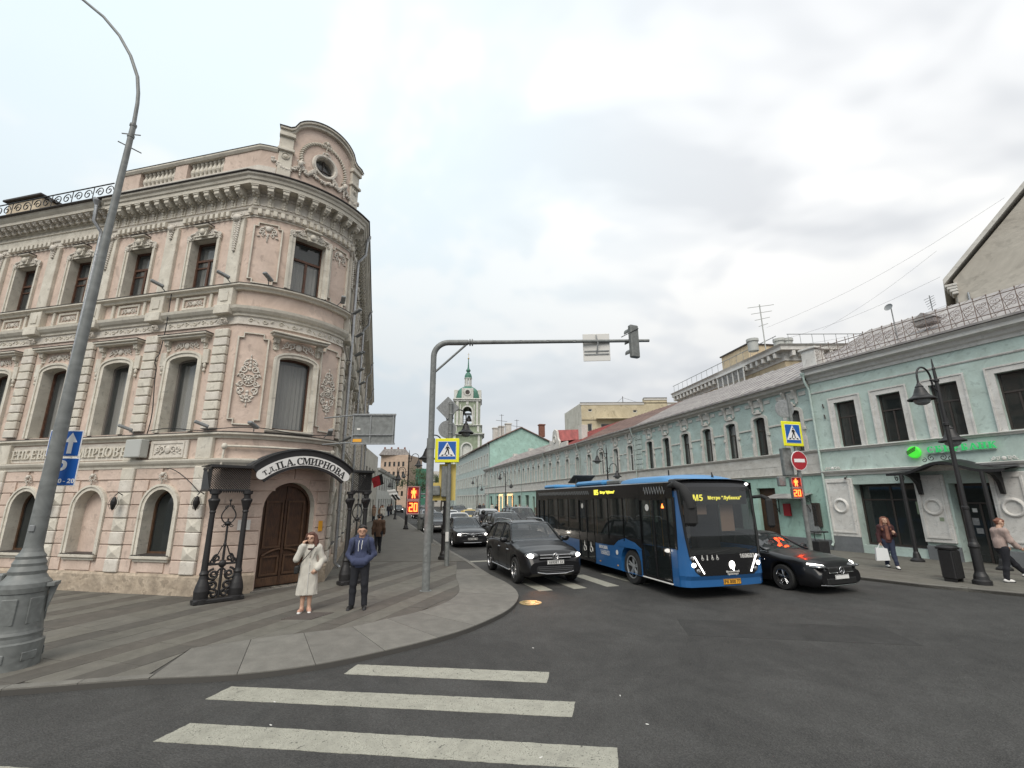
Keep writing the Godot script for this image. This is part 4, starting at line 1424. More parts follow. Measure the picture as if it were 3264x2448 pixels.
	for zz in [-0.10,-0.26,-0.42,-0.58,-0.74]:
		var sm := MB.new()
		var pts := []
		for p in a_out: pts.append(V3(p.x,p.y + 0.012,zz))
		sm.tube(I,pts,0.014,5)
		obj("standing_seam",sm,mats.ironroof,rf)
	for wg in [[-1.90,-1.00,-1],[1.80,2.42,1]]:
		var x0: float = wg[0]
		var x1: float = wg[1]
		var v := MB.new()
		v.box(I,V3((x0 + x1) / 2,3.19,0.02),V3(x1 - x0 + 0.08,0.07,0.14),0.01)
		v.box(I,V3((x0 + x1) / 2,2.61,0.0),V3(x1 - x0 + 0.04,0.05,0.08),0.01)
		v.box(I,V3((x0 + x1) / 2,3.225,-0.45),V3(x1 - x0 + 0.10,0.02,1.0))
		obj("valance_frame",v,mats.iron,o)
		var l := MB.new()
		var dx := 0.055
		var n := int((x1 - x0 + 0.55) / dx)
		for i in n:
			for e in [0.0,1.0]:
				var a := x0 + dx * i
				var b := a - 0.55
				var ya := 2.63
				var yb := 3.17
				var A := V(a,ya)
				var B := V(b,yb)
				if e > 0.5:
					A = V(x0 + x1 - a,ya); B = V(x0 + x1 - b,yb)
				var t0 := 0.0
				var t1 := 1.0
				for lim in [[x0,1.0],[x1,-1.0]]:
					var da: float = (A.x - lim[0]) * lim[1]
					var db: float = (B.x - lim[0]) * lim[1]
					if da < 0 and db < 0: t1 = -1.0
					elif da < 0: t0 = maxf(t0,da / (da - db))
					elif db < 0: t1 = minf(t1,da / (da - db))
				if t1 > t0 + 0.02:
					var P := A.lerp(B,t0)
					var Q := A.lerp(B,t1)
					l.tube(I,[V3(P.x,P.y,-0.01 + 0.012 * e),V3(Q.x,Q.y,-0.01 + 0.012 * e)],0.0085,4,false)
		obj("lattice",l,mats.iron,o)
		var sx: float = x0 if wg[2] < 0 else x1
		var sv := MB.new()
		sv.box(I,V3(sx,3.16,-0.42),V3(0.05,0.06,0.84))
		sv.box(I,V3(sx,2.61,-0.42),V3(0.05,0.05,0.84))
		for i in 24:
			for e in [-1.0,1.0]:
				var zc := -0.02 - 0.035 * i
				var zb: float = zc + e * 0.5
				var t := 1.0
				if zb < -0.84: t = (-0.84 - zc) / (zb - zc)
				if zb > 0.0: t = -zc / (zb - zc)
				sv.tube(I,[V3(sx + 0.006 * e,2.62,zc),V3(sx + 0.006 * e,2.62 + 0.53 * t,lerpf(zc,zb,t))],0.0085,4,false)
		obj("side_lattice",sv,mats.iron,o)
		var fg := MB.new()
		var xx := x0
		while xx < x1:
			fg.prism(I,PackedVector2Array([V(xx,2.59),V(xx + 0.045,2.59),V(xx + 0.0225,2.535)]),-0.01,0.01)
			xx += 0.05
		obj("fringe",fg,mats.iron,o)
	for x in [1.62,2.12]:
		var ln := MB.new()
		ln.tube(I,[V3(x + 0.16,2.40,0.0),V3(x + 0.06,2.46,0.1),V3(x,2.40,0.16)],0.014,5)
		ln.lathe(T(x,2.22,0.16),[[0.02,0.0],[0.07,0.08],[0.075,0.13],[0.02,0.19]],8)
		obj("lantern",ln,mats.iron,o)
	var sb := MB.new()
	var s_in := []
	var s_out := []
	for i in 25:
		var a := deg_to_rad(lerpf(129.5,50.5,i / 24.0))
		s_in.append(ac + V(cos(a),sin(a)) * 1.685); s_out.append(ac + V(cos(a),sin(a)) * 1.945)
	var poly := PackedVector2Array()
	for i in 25: poly.append(s_out[i])
	var e1: Vector2 = (s_out[24] + s_in[24]) / 2
	for i in range(1,8):
		var a := PI * i / 8.0
		var dr: Vector2 = (s_out[24] - s_in[24]).normalized()
		poly.append(e1 + dr * 0.13 * cos(a) + V(dr.y,-dr.x) * 0.13 * sin(a))
	for i in range(24,-1,-1): poly.append(s_in[i])
	var e0: Vector2 = (s_out[0] + s_in[0]) / 2
	for i in range(1,8):
		var a := PI * i / 8.0
		var dr: Vector2 = (s_in[0] - s_out[0]).normalized()
		poly.append(e0 + dr * 0.13 * cos(a) + V(dr.y,-dr.x) * 0.13 * sin(a))
	sb.prism(I,poly,0.02,0.04)
	var board := obj("name_board",sb,mats.white,o)
	var st := [["Т",0.115],[".",0.05],["Д",0.115],[".",0.09],["П",0.17],[".",0.07],["А",0.17],[".",0.09],["С",0.17],["М",0.21],["И",0.19],["Р",0.165],["Н",0.19],["О",0.18],["В",0.17],["А",0.17]]
	var tot := 0.0
	for q in st: tot += q[1]
	var run := -tot / 2
	for q in st:
		run += q[1] / 2
		var a: float = PI / 2 - run / 1.80 * (2.42 / tot)
		run += q[1] / 2
		var small: bool = q[1] <= 0.115 and q[0] != "."
		var rr := 1.80
		var t := T(ac.x + cos(a) * rr,ac.y + sin(a) * rr,0.044) * RZ(rad_to_deg(a) - 90)
		inst("letter",text(q[0],0.12 if small else 0.19,0.008,"Droid Serif",true),mats.black,board,t)

# ------------------------------------------------------------------ road,pavements,markings
const ROAD := -0.08
const UPZ := Basis(Vector3.RIGHT,Vector3(0,0,-1),Vector3.UP)   # plan (x,depth) to world
func plan(y := 0.0) -> Transform3D: return Transform3D(Basis(Vector3.RIGHT,V3(0,0,-1),Vector3.UP),V3(0,y,0))
func V2(a: Array) -> PackedVector2Array:
	var p := PackedVector2Array()
	for q in a: p.append(V(q[0],q[1]))
	return p
func catmull(pts: Array,m: int) -> Array:
	var r := []
	for i in pts.size() - 1:
		var p0: Vector2 = pts[maxi(i - 1,0)]
		var p1: Vector2 = pts[i]
		var p2: Vector2 = pts[i + 1]
		var p3: Vector2 = pts[mini(i + 2,pts.size() - 1)]
		for k in m: r.append(p1.cubic_interpolate(p2,p0,p3,float(k) / m))
	r.append(pts[-1])
	return r
func pieces(parent: Node3D,region: PackedVector2Array,org: Vector2,u: Vector2,wid: float,lng: float,tones: Array,seq: Array,eye: Vector2,rg: RandomNumberGenerator,most: int,called: String) -> void:
	var v := V(u.y,-u.x)
	var bb := Rect2(region[0],Vector2())
	for p in region: bb = bb.expand(p)
	var rad := bb.size.length()
	var nu := int(rad / lng) + 2
	var nv := int(rad / wid) + 2
	var list := []
	for j in range(-nv,nv):
		var off := rg.randf() * lng
		for i in range(-nu,nu):
			var a := org + u * (i * lng + off) + v * (j * wid)
			var c := a + u * lng * 0.5 + v * wid * 0.5
			if not bb.grow(lng).has_point(c): continue
			var q := PackedVector2Array([a,a + u * (lng - 0.006),a + u * (lng - 0.006) + v * (wid - 0.006),a + v * (wid - 0.006)])
			for r in Geometry2D.intersect_polygons(q,region):
				var ar := 0.0
				for k in r.size(): ar += r[k].cross(r[(k + 1) % r.size()])
				if absf(ar) < 0.02: continue
				list.append([c.distance_to(eye),r,seq[posmod(j,seq.size())],rg.randi()])
	list.sort_custom(func(a,b): return a[0] < b[0])
	var rest := [MB.new(),MB.new()]
	for k in list.size():
		var e = list[k]
		var lift: float = (e[3] % 5) * 0.0008
		var tone: Array = tones[e[2]]
		if k < most:
			var mb := MB.new()
			mb.prism(plan(),e[1],-0.05,lift)
			obj(called,mb,mats[tone[e[3] % tone.size()]],parent)
		else:
			(rest[e[2]] as MB).prism(plan(),e[1],-0.05,lift)
	for t in 2:
		if rest[t].v.size() > 0:
			var o := obj(called + "_field",rest[t],mats[tones[t][0]],parent)
			o.set_meta("kind","stuff")
func stripe(pts: Array,called := "zebra_stripe") -> void:
	var mb := MB.new()
	var pl := V2(pts)
	var rgh := PackedVector2Array()
	var rg := RandomNumberGenerator.new()
	rg.seed = int(absf(pl[0].x * 1000.0)) + 7
	for i in pl.size():
		var a := pl[i]
		var b := pl[(i + 1) % pl.size()]
		var n := maxi(1,int(a.distance_to(b) / 0.07))
		for k in n: rgh.append(a.lerp(b,float(k) / n) + V(rg.randf_range(-0.006,0.006),rg.randf_range(-0.006,0.006)))
	mb.prism(plan(),rgh,ROAD - 0.002,ROAD + 0.004)
	structure(called,mb,mats.paint)
func ground() -> void:
	var rg := RandomNumberGenerator.new()
	rg.seed = 5
	var rd := MB.new()
	rd.quad(W(-400,-60,ROAD),W(-400,620,ROAD),W(400,620,ROAD),W(400,-60,ROAD))
	structure("road",rd,mats.asphalt)
	var jo := [[-4.98,7.16],[-3.86,7.30],[-2.92,7.68],[-2.07,8.32],[-1.32,9.04],[-0.73,9.83],[-0.09,11.2],[0.14,12.75],[-0.12,14.35],[-0.70,16.0],[-1.15,17.5]]
	var ji := [[-5.30,8.50],[-4.58,8.99],[-3.83,9.38],[-3.08,9.78],[-2.57,10.40],[-2.07,10.96],[-1.60,11.9],[-1.42,13.1],[-1.56,14.3],[-1.78,15.6],[-1.95,17.2]]
	var jo2 := []
	var ji2 := []
	for q in jo: jo2.append(V(q[0],q[1]))
	for q in ji: ji2.append(V(q[0],q[1]))
	var co := catmull(jo2,4)
	var ci := catmull(ji2,4)
	var near := PackedVector2Array([V(-22,3.19),V(-6.61,6.79)])
	for q in co: near.append(q)
	near.append(V(-1.7,19.5)); near.append(V(-8.0,19.5)); near.append(V(-8.5,14.5)); near.append(V(-22,17.5))
	var pv := MB.new()
	pv.prism(plan(),near,-0.30,-0.012)
	var left := structure("pavement_left",pv,mats.joint)
	var far := MB.new()
	far.prism(plan(),V2([[-1.70,19.5],[-2.95,23.39],[-6.81,36.74],[-17.39,73.7],[-29.0,104.0],[-60,170],[-90,170],[-24,50],[-8.0,19.5]]),-0.30,0.0)
	obj("far_paving",far,mats.pave_far,left)
	var lf := MB.new()
	lf.prism(plan(),V2([[-80,-10.4],[-22,3.19],[-22,17.5],[-80,30]]),-0.30,0.0)
	obj("far_paving",lf,mats.pave_far,left)
	for i in jo.size() - 1:
		var p := PackedVector2Array()
		for k in 5: p.append(co[i * 4 + k])
		for k in range(4,-1,-1): p.append(ci[i * 4 + k])
		for r in Geometry2D.offset_polygon(p,-0.005):
			var mb := MB.new()
			mb.prism(plan(),r,-0.20,0.001 + 0.001 * (i % 2))
			obj("border_slab",mb,mats.kerb if i % 2 else mats.kerb2,left)
	var runs := [[V(-4.99,7.16),V(-6.61,6.79),2],[V(-6.61,6.79),V(-22,3.19),14],[V(-1.15,17.5),V(-1.70,19.5),2],[V(-1.70,19.5),V(-2.95,23.39),4],[V(-2.95,23.39),V(-6.81,36.74),13],[V(-6.81,36.74),V(-17.39,73.7),30]]
	for r in runs:
		var d: Vector2 = (r[1] - r[0]) / r[2]
		var nn := V(d.y,-d.x).normalized() * 0.16
		if (r[0] + nn - V(-9,15)).length() > (r[0] - V(-9,15)).length(): nn = -nn
		for i in r[2]:
			var a: Vector2 = r[0] + d * i
			var b: Vector2 = r[0] + d * (i + 1) - d.normalized() * 0.008
			var mb := MB.new()
			mb.prism(plan(),PackedVector2Array([a,b,b + nn,a + nn]),-0.3,0.006)
			obj("kerb_stone",mb,mats.kerb if i % 3 else mats.kerb2,left)
	var region := PackedVector2Array([V(-21.9,3.4),V(-6.6,6.97),V(-5.1,7.30)])
	for q in ci: region.append(q)
	region.append(V(-2.2,19.4)); region.append(V(-7.6,19.4)); region.append(V(-6.0,15.3)); region.append(V(-7.2,13.6)); region.append(V(-8.2,13.0)); region.append(V(-21.9,16.2))
	pieces(left,region,V(-6,9),V(0.292,0.956),0.46,0.92,[["pave_a","pave_b"],["pave_c","pave_d"]],[0,1,0,0,1,0,1,1,0,0,1,0,0,1],V(-4,7),rg,290,"paving_slab")
	var rk := [V(40,-8),V(22,5.2),V(16.0,9.9),V(12.75,12.6),V(11.3,14.0),V(10.55,15.2),V(10.0,16.9),V(9.75,19.0),V(9.9,22.0),V(9.9,25.7),V(6.8,37.0),V(-1.6,67.0),V(-7.0,86.0),V(-20,130)]
	var rp := PackedVector2Array(rk)
	rp.append(V(-5,130)); rp.append(V(16,24)); rp.append(V(40,12))
	var pr := MB.new()
	pr.prism(plan(),rp,-0.30,-0.012)
	var right := structure("pavement_right",pr,mats.joint)
	var rfar := MB.new()
	rfar.prism(plan(),V2([[9.9,23.2],[9.9,25.7],[6.8,37.0],[-1.6,67],[-7,86],[-20,130],[-5,130],[15.0,23.2]]),-0.05,0.0)
	obj("far_paving",rfar,mats.pave_far,right)
	var rreg := V2([[40,12],[17,21],[15.0,23.15],[10.1,23.15],[10.1,22.0],[9.95,19.0],[10.2,16.9],[10.75,15.25],[11.45,14.15],[12.9,12.75],[16.1,10.1],[22,5.5],[30,0]])
	pieces(right,rreg,V(12,15),V(-0.39,0.92),0.42,0.84,[["pave_b","pave_a"],["pave_c","pave_b"]],[0,0,1,0,0,0],V(11,13),rg,290,"paving_slab")
	for i in rk.size() - 1:
		var n := clampi(int(rk[i].distance_to(rk[i + 1]) / 1.0),1,24)
		for j in n:
			var a: Vector2 = rk[i].lerp(rk[i + 1],float(j) / n)
			var b: Vector2 = rk[i].lerp(rk[i + 1],(j + 0.992) / n)
			var nn := V(b.y - a.y,-(b.x - a.x)).normalized() * 0.17
			if nn.x < 0 and nn.y < 0 or nn.x < 0: nn = -nn
			var mb := MB.new()
			mb.prism(plan(),PackedVector2Array([a,b,b + nn,a + nn]),-0.3,0.006)
			obj("kerb_stone",mb,mats.kerb if j % 3 else mats.kerb2,right)
	stripe([[-2.37,7.92],[0.52,7.55],[0.45,7.15],[-2.44,7.52]])
	stripe([[-3.80,7.08],[0.76,6.53],[0.67,6.12],[-3.89,6.67]])
	stripe([[-3.64,6.02],[1.04,5.43],[0.96,5.03],[-3.75,5.61]])
	stripe([[-5.2,5.20],[1.2,4.36],[1.1,3.96],[-5.3,4.80]])
	var zb := V(0.415,-1.20).normalized()
	for k in 10:
		var c := V(0.62 + 0.98 * k,14.55 + 0.30 * k)
		var n := V(-zb.y,zb.x) * 0.2
		stripe([c - zb * 1.35 - n,c - zb * 1.35 + n,c + zb * 0.85 + n,c + zb * 0.85 - n].map(func(q): return [q.x,q.y]))
	stripe([[-1.75,19.80],[1.3,20.6],[1.25,20.95],[-1.85,20.15]],"stop_line")
	for k in 9:
		var a := V(0.75 - 1.45 * k,22.0 + 5.0 * k)
		var dd := V(-0.277,0.961)
		var n := V(0.961,0.277) * 0.06
		stripe([a - n,a + n,a + dd * 2.6 + n,a + dd * 2.6 - n].map(func(q): return [q.x,q.y]),"lane_line")
	for q in [[[3.2,9.4],[6.9,8.7],[7.1,9.9],[3.4,10.6]],[[-9.5,3.6],[-7.0,4.2],[-6.8,3.4],[-9.3,2.8]],[[8.2,6.2],[9.4,6.0],[9.6,7.0],[8.4,7.2]]]:
		var ap := MB.new()
		ap.prism(plan(),V2(q),ROAD - 0.002,ROAD + 0.003)
		structure("asphalt_patch",ap,mats.asphalt_b)
	var mh := MB.new()
	mh.lathe(Transform3D(Basis(),W(0.42,12.2,ROAD)),[[0.27,0.0],[0.27,0.014],[0.20,0.016],[0.19,0.006],[0.14,0.006],[0.13,0.014],[0.0,0.014]],20)
	for i in 8: mh.box(Transform3D(Basis(Vector3.UP,TAU * i / 8.0),W(0.42,12.2,ROAD + 0.012)),V3(0.165,0,0),V3(0.07,0.008,0.02))
	var mho := obj("drain_cover",mh,mats.brass,self)
	mho.set_meta("label","round shiny metal drain cover in the road by the rounded kerb"); mho.set_meta("category","drain cover")
	var ht := MB.new()
	var hp := V2([[-4.72,10.36],[-4.10,10.34],[-3.85,10.92],[-4.42,10.94]])
	ht.prism(plan(),hp,0.002,0.010)
	for i in 9:
		var t := (i + 0.5) / 9.0
		var a := hp[0].lerp(hp[3],t)
		var b := hp[1].lerp(hp[2],t)
		ht.tube(I,[W(a.x + 0.03,a.y,0.011),W(b.x - 0.03,b.y,0.011)],0.008,4)
	var hto := obj("service_hatch",ht,mats.hatch,self)
	hto.set_meta("label","dark ribbed metal service hatch set in the paving at the woman's feet"); hto.set_meta("category","hatch")
	for i in 6:
		var lt := MB.new()
		lt.box(Transform3D(Basis(Vector3.UP,rg.randf() * 6.0),W(rg.randf_range(-5,4),rg.randf_range(5.0,9.0),ROAD + 0.006)),Vector3(),V3(0.035,0.008,0.014),0.003)
		var p := lt.v[0]
		if p.x < -1.0 and -p.z > 6.9: continue
		var lo := obj("litter",lt,mats.offwhite,self)
		lo.name = numbered("litter")
		lo.set_meta("label","tiny pale scrap of litter lying on the asphalt"); lo.set_meta("category","litter"); lo.set_meta("group","scraps of litter on the road")

# ------------------------------------------------------------------ houses on the right-hand side
func ffm(x: Transform3D) -> Callable: return func(s: float,w: float,y: float) -> Vector3: return x * V3(s,y,w)
func lin(x: Transform3D,a: float,b: float) -> Array: return [[x * V3(a,0,0),x.basis.z],[x * V3(b,0,0),x.basis.z]]
func mould(called: String,o: Node3D,m: Material,x: Transform3D,a: float,b: float,prof: Array) -> MeshInstance3D:
	var mb := MB.new()
	mb.sweep(lin(x,a,b),prof)
	return obj(called,mb,m,o)
func shell(o: Node3D,x0: float,x1: float,depth: float,h: float,m: Material) -> void:
	var mb := MB.new()
	mb.quad(V3(x0,-0.2,-depth),V3(x0,h,-depth),V3(x0,h,0),V3(x0,-0.2,0))
	mb.quad(V3(x1,-0.2,0),V3(x1,h,0),V3(x1,h,-depth),V3(x1,-0.2,-depth))
	mb.quad(V3(x1,-0.2,-depth),V3(x1,h,-depth),V3(x0,h,-depth),V3(x0,-0.2,-depth))
	obj("side_wall",mb,m,o)
	var r := MB.new()
	r.quad(V3(x0,0,-3.6),V3(x0,h,-3.6),V3(x1,h,-3.6),V3(x1,0,-3.6))
	for y in [3.9,h - 0.3]: r.box(I,V3((x0 + x1) / 2,y,-2.0),V3(x1 - x0 - 0.1,0.2,3.1))
	obj("inner_wall",r,mats.room,o)
func seam_roof(o: Node3D,x0: float,x1: float,y0: float,y1: float,z0: float,zr: float,zb: float,m: Material,step := 0.62) -> Node3D:
	var r := MB.new()
	r.quad(V3(x0,y0,z0),V3(x0,y1,zr),V3(x1,y1,zr),V3(x1,y0,z0))
	r.quad(V3(x0,y1,zr),V3(x0,y0,zb),V3(x1,y0,zb),V3(x1,y1,zr))
	for xx in [x0,x1]: r.tri(V3(xx,y0,z0),V3(xx,y1,zr),V3(xx,y0,zb))
	r.box(I,V3((x0 + x1) / 2,y0 - 0.03,z0),V3(x1 - x0,0.06,0.04))
	var ro := obj("roof",r,m,o)
	var n := int((x1 - x0) / step)
	var d := V3(0,y1 - y0,zr - z0)
	for i in n + 1:
		var xx := x0 + (x1 - x0) * i / maxi(n,1)
		var s := MB.new()
		s.tube(I,[V3(xx,y0 + 0.015,z0),V3(xx,y1 + 0.015,zr)],0.022,4)
		obj("roof_seam",s,m,ro)
	return ro
func pipe(o: Node3D,x: float,ytop: float,zt: float,m: Material) -> void:
	var p := MB.new()
	p.lathe(T(x,ytop - 0.28,zt),[[0.05,0.0],[0.055,0.05],[0.12,0.2],[0.13,0.26]],10)
	p.tube(I,[V3(x,ytop - 0.2,zt),V3(x,ytop - 0.45,zt - 0.02),V3(x,ytop - 0.85,0.15),V3(x,ytop - 1.1,0.12),V3(x,0.35,0.12),V3(x,0.2,0.25)],0.052,8)
	for k in 4: p.tube(I,[V3(x,1.5 + 1.6 * k,0.11),V3(x,1.54 + 1.6 * k,0.11)],0.064,8)
	obj("rainwater_pipe",p,m,o)

func bank_house() -> void:
	var o := thing("bank_house","pale mint two-storey bank house with white window frames and a roof railing","building")
	o.transform = frame(15.24,21.88,0.394,-0.919)
	var x0 := -0.93
	var x1 := 16.0
	var ws := [0.56,2.40,4.33,6.36,8.5,10.6,12.7,14.8]
	var ops := []
	for c in ws: ops.append({"s0": c - 0.46,"s1": c + 0.46,"y0": 4.63,"y1": 6.70,"depth": 0.22})
	ops.append({"s0": 0.30,"s1": 2.74,"y0": 0.34,"y1": 2.92,"depth": 0.55})
	ops.append({"s0": 3.80,"s1": 5.05,"y0": -0.01,"y1": 2.85,"depth": 0.6})
	ops.append({"s0": 6.6,"s1": 9.6,"y0": 0.34,"y1": 2.92,"depth": 0.4})
	ops.append({"s0": 11.0,"s1": 14.0,"y0": 0.34,"y1": 2.92,"depth": 0.4})
	var mb := MB.new()
	wall(mb,ffm(I),x0,x1,-0.2,8.5,ops,0.3)
	obj("wall",mb,mats.mint_near,o)
	shell(o,x0,x1,10.0,8.5,mats.mint_near)
	for c in ws:
		window(o,T(c,4.63,-0.2),0.92,2.07,0.0,mats.windark,mats.glass_dark,"cross","left" if c == 4.33 else ("pair" if c < 1 else ""),false)
		var s := MB.new()
		s.band(I,[V(c - 0.46,4.60),V(c - 0.46,6.70),V(c + 0.46,6.70),V(c + 0.46,4.60)],[V(c - 0.70,4.60),V(c - 0.70,6.94),V(c + 0.70,6.94),V(c + 0.70,4.60)],-0.01,0.05)
		s.band(I,[V(c - 0.66,4.60),V(c - 0.66,6.90),V(c + 0.66,6.90),V(c + 0.66,4.60)],[V(c - 0.72,4.60),V(c - 0.72,6.96),V(c + 0.72,6.96),V(c + 0.72,4.60)],0.05,0.08)
		obj("window_surround",s,mats.trim,o)
	mould("ledge",o,mats.trim,I,x0,x1,[[0,4.48],[0.04,4.48],[0.07,4.54],[0.14,4.57],[0.14,4.60],[0,4.62]])
	mould("shop_cornice",o,mats.trim,I,x0,x1,[[0,3.34],[0.05,3.34],[0.07,3.42],[0.16,3.48],[0.20,3.55],[0,3.58]])
	mould("upper_moulding",o,mats.trim,I,x0,x1,[[0,7.32],[0.03,7.32],[0.05,7.36],[0.05,7.39],[0,7.40]])
	mould("cornice",o,mats.trim,I,x0,x1,[[0,7.86],[0.06,7.86],[0.08,7.98],[0.16,8.04],[0.20,8.18],[0.42,8.24],[0.42,8.38],[0.52,8.48],[0,8.5]])
	mould("plinth",o,mats.plinth_grey,I,x0,0.30,[[0,-0.1],[0.10,-0.1],[0.10,0.66],[0,0.68]])
	mould("plinth",o,mats.plinth_grey,I,2.74,3.80,[[0,-0.1],[0.10,-0.1],[0.10,0.50],[0,0.52]])
	mould("plinth",o,mats.plinth_grey,I,5.05,6.6,[[0,-0.1],[0.10,-0.1],[0.10,0.50],[0,0.52]])
	mould("shop_plinth",o,mats.plinth_grey,T(0,0,-0.3),0.30,2.74,[[0,-0.1],[0.06,-0.1],[0.06,0.34],[0,0.36]])
	for q in [[-0.30,0.62],[3.22,0.50],[5.55,0.50]]:
		var c: float = q[0]
		var hw: float = q[1]
		var p := MB.new()
		p.box(I,V3(c,1.92,0.05),V3(hw * 2,2.56,0.12),0.02)
		p.band(I,[V(c - hw + 0.16,0.86),V(c - hw + 0.16,3.02),V(c + hw - 0.16,3.02),V(c + hw - 0.16,0.86)],[V(c - hw + 0.10,0.80),V(c - hw + 0.10,3.08),V(c + hw - 0.10,3.08),V(c + hw - 0.10,0.80)],0.11,0.145,true)
		obj("pier",p,mats.trim,o)
		var w := MB.new()
		w.lathe(Transform3D(Basis(Vector3.RIGHT,PI / 2),V3(c,1.98,0.11)),[[0.22,0.0],[0.23,0.05],[0.27,0.07],[0.31,0.05],[0.33,0.02],[0.35,0.0]],24)
		obj("wreath",w,mats.trim,o)
	var en := orn_panel(0.8,0.22)
	for c in [-0.45,5.6]: inst("stucco_relief",en,mats.trim,o,T(c,3.68,0.04))
	for r in [[0.30,2.74,-0.50],[6.6,9.6,-0.35],[11.0,14.0,-0.35]]:
		var f := MB.new()
		var a: float = r[0]
		var b: float = r[1]
		f.band(I,[V(a + 0.07,0.42),V(a + 0.07,2.84),V(b - 0.07,2.84),V(b - 0.07,0.42)],[V(a,0.34),V(a,2.92),V(b,2.92),V(b,0.34)],r[2] - 0.04,r[2] + 0.04,true)
		f.box(I,V3((a + b) / 2,1.6,r[2]),V3(0.07,2.5,0.06))
		f.box(I,V3((a + b) / 2,2.25,r[2]),V3(b - a - 0.1,0.06,0.06))
		var fo := obj("shop_window",f,mats.windark,o)
		var g := MB.new()
		flat(g,I,rect(a + 0.03,0.38,b - 0.03,2.88),r[2])
		obj("pane",g,mats.glass_dark,fo)
	var ps := MB.new()
	ps.box(I,V3(2.52,1.92,-0.47),V3(0.32,0.5,0.01))
	obj("window_poster",ps,mats.tower_green,o)
	var d := MB.new()
	d.band(I,[V(3.90,0.02),V(3.90,2.74),V(4.95,2.74),V(4.95,0.02)],[V(3.80,0.0),V(3.80,2.85),V(5.05,2.85),V(5.05,0.0)],-0.55,-0.45)
	d.box(I,V3(4.42,2.12,-0.5),V3(1.1,0.07,0.07)); d.box(I,V3(4.42,1.05,-0.5),V3(0.07,2.1,0.07))
	var dor := obj("door",d,mats.windark,o)
	var dg := MB.new()
	flat(dg,I,rect(3.85,0.03,5.0,2.8),-0.5)
	obj("pane",dg,mats.glass_dark,dor)
	for q in [[4.22,1.86,0.14,0.14,"offwhite"],[4.18,1.45,0.20,0.26,"galv"],[4.72,1.45,0.20,0.26,"galv"],[4.24,1.12,0.2,0.2,"galv"]]:
		var n := MB.new()
		n.box(I,V3(q[0],q[1],-0.485),V3(q[2],q[3],0.006))
		obj("notice",n,mats[q[4]],dor)
	var nn := MB.new()
	nn.box(I,V3(3.42,1.52,0.116),V3(0.14,0.14,0.01))
	obj("access_sign",nn,mats.tower_green,o)
	var cm := MB.new()
	cm.box(Transform3D(Basis(Vector3.UP,0.6),V3(0.18,3.20,0.25)),Vector3(),V3(0.09,0.08,0.22),0.02)
	cm.tube(I,[V3(0.1,3.28,0.0),V3(0.18,3.24,0.18)],0.015,5)
	for y in [6.66,6.15]:
		cm.tube(I,[V3(-0.42,y + 0.08,0.05),V3(-0.38,y - 0.12,0.06)],0.03,5)
	obj("wall_camera",cm,mats.windark,o)
	pipe(o,x0 + 0.02,8.4,0.40,mats.mint_near)
	var lg := MB.new()
	lg.lathe(Transform3D(Basis(Vector3.RIGHT,PI / 2),V3(2.98,4.12,0.10)),[[0.0,0.09],[0.20,0.09],[0.235,0.07],[0.24,0.0]],26)
	var sg := obj("sign_disc",lg,mats.sign_bright,o)
	var bars := MB.new()
	for k in 3: bars.box(T(2.91,4.21 - 0.055 * k + 0.02,0.195) * RZ(28),V3(0.0,0,0),V3(0.40 - 0.03 * k,0.032,0.014))
	obj("sign_bars",bars,mats.windark,sg)
	var st := "СБЕРБАНК"
	for i in st.length():
		inst("sign_letter",text(st[i],0.235,0.05,"Droid Serif",true),mats.sign_green,o,T(3.52 + 0.268 * i,4.17,0.12))
	var rl := MB.new()
	rl.box(I,V3(4.42,4.03,0.06),V3(2.1,0.03,0.08))
	obj("sign_rail",rl,mats.mint_near,o)
	seam_roof(o,x0,x1,8.60,11.6,0.0,-6.0,-10.0,mats.tinroof)
	mould("gutter",o,mats.tinroof,I,x0,x1,[[-0.1,8.50],[0.58,8.50],[0.58,8.58],[-0.1,8.70]])
	var rr := MB.new()
	var zz := 0.18
	for y in [8.86,9.50]: rr.tube(I,[V3(-0.35,y,zz),V3(x1,y,zz)],0.018,5)
	var rail := obj("roof_railing",rr,mats.rust_rail,o)
	var bar := MB.new()
	bar.tube(I,[V3(0,0,0),V3(0,0.92,0)],0.015,5)
	bar.ball(I,V3(0,0.96,0),V3(0.025,0.05,0.025),6,4)
	bar.tube(I,[V3(0,0.72,0),V3(0,0.1,-0.45)],0.01,4)
	var bm := bar.mesh()
	var ring := MB.new()
	for e in [-1.0,1.0]:
		ring.tube(I,scroll(e * 0.06,0.0,0.10,1.1,PI / 2,-e,0.0,10),0.009,4)
		ring.tube(I,scroll(e * 0.06,0.24,0.09,1.1,-PI / 2,e,0.0,10),0.009,4)
	for y in [0.10,0.15]: ring.tube(I,[V3(-0.065,y,0),V3(0.065,y,0)],0.009,4)
	ring.tube(I,[V3(0,0.10,0),V3(0,0.15,0)],0.009,4)
	var rm := ring.mesh()
	for i in 40:
		inst("baluster",bm,mats.rust_rail,rail,T(-0.35 + 0.39 * i,8.64,zz))
		if i < 39: inst("scroll_panel",rm,mats.rust_rail,rail,T(-0.155 + 0.39 * i,9.05,zz))
	var ch := MB.new()
	ch.box(I,V3(-0.62,9.0,-0.15),V3(0.72,1.1,0.72),0.02)
	ch.box(I,V3(-0.62,9.58,-0.15),V3(0.90,0.10,0.90),0.02)
	obj("chimney",ch,mats.trim,o)
	var dish := MB.new()
	dish.box(I,V3(3.6,9.75,-1.6),V3(0.8,0.25,0.5),0.03)
	dish.prism(T(3.6,9.92,-1.6),PackedVector2Array([V(-0.45,-0.05),V(0.45,-0.05),V(0.0,0.25)]),-0.3,0.3)
	obj("roof_dormer",dish,mats.tinroof,o)
	var an := MB.new()
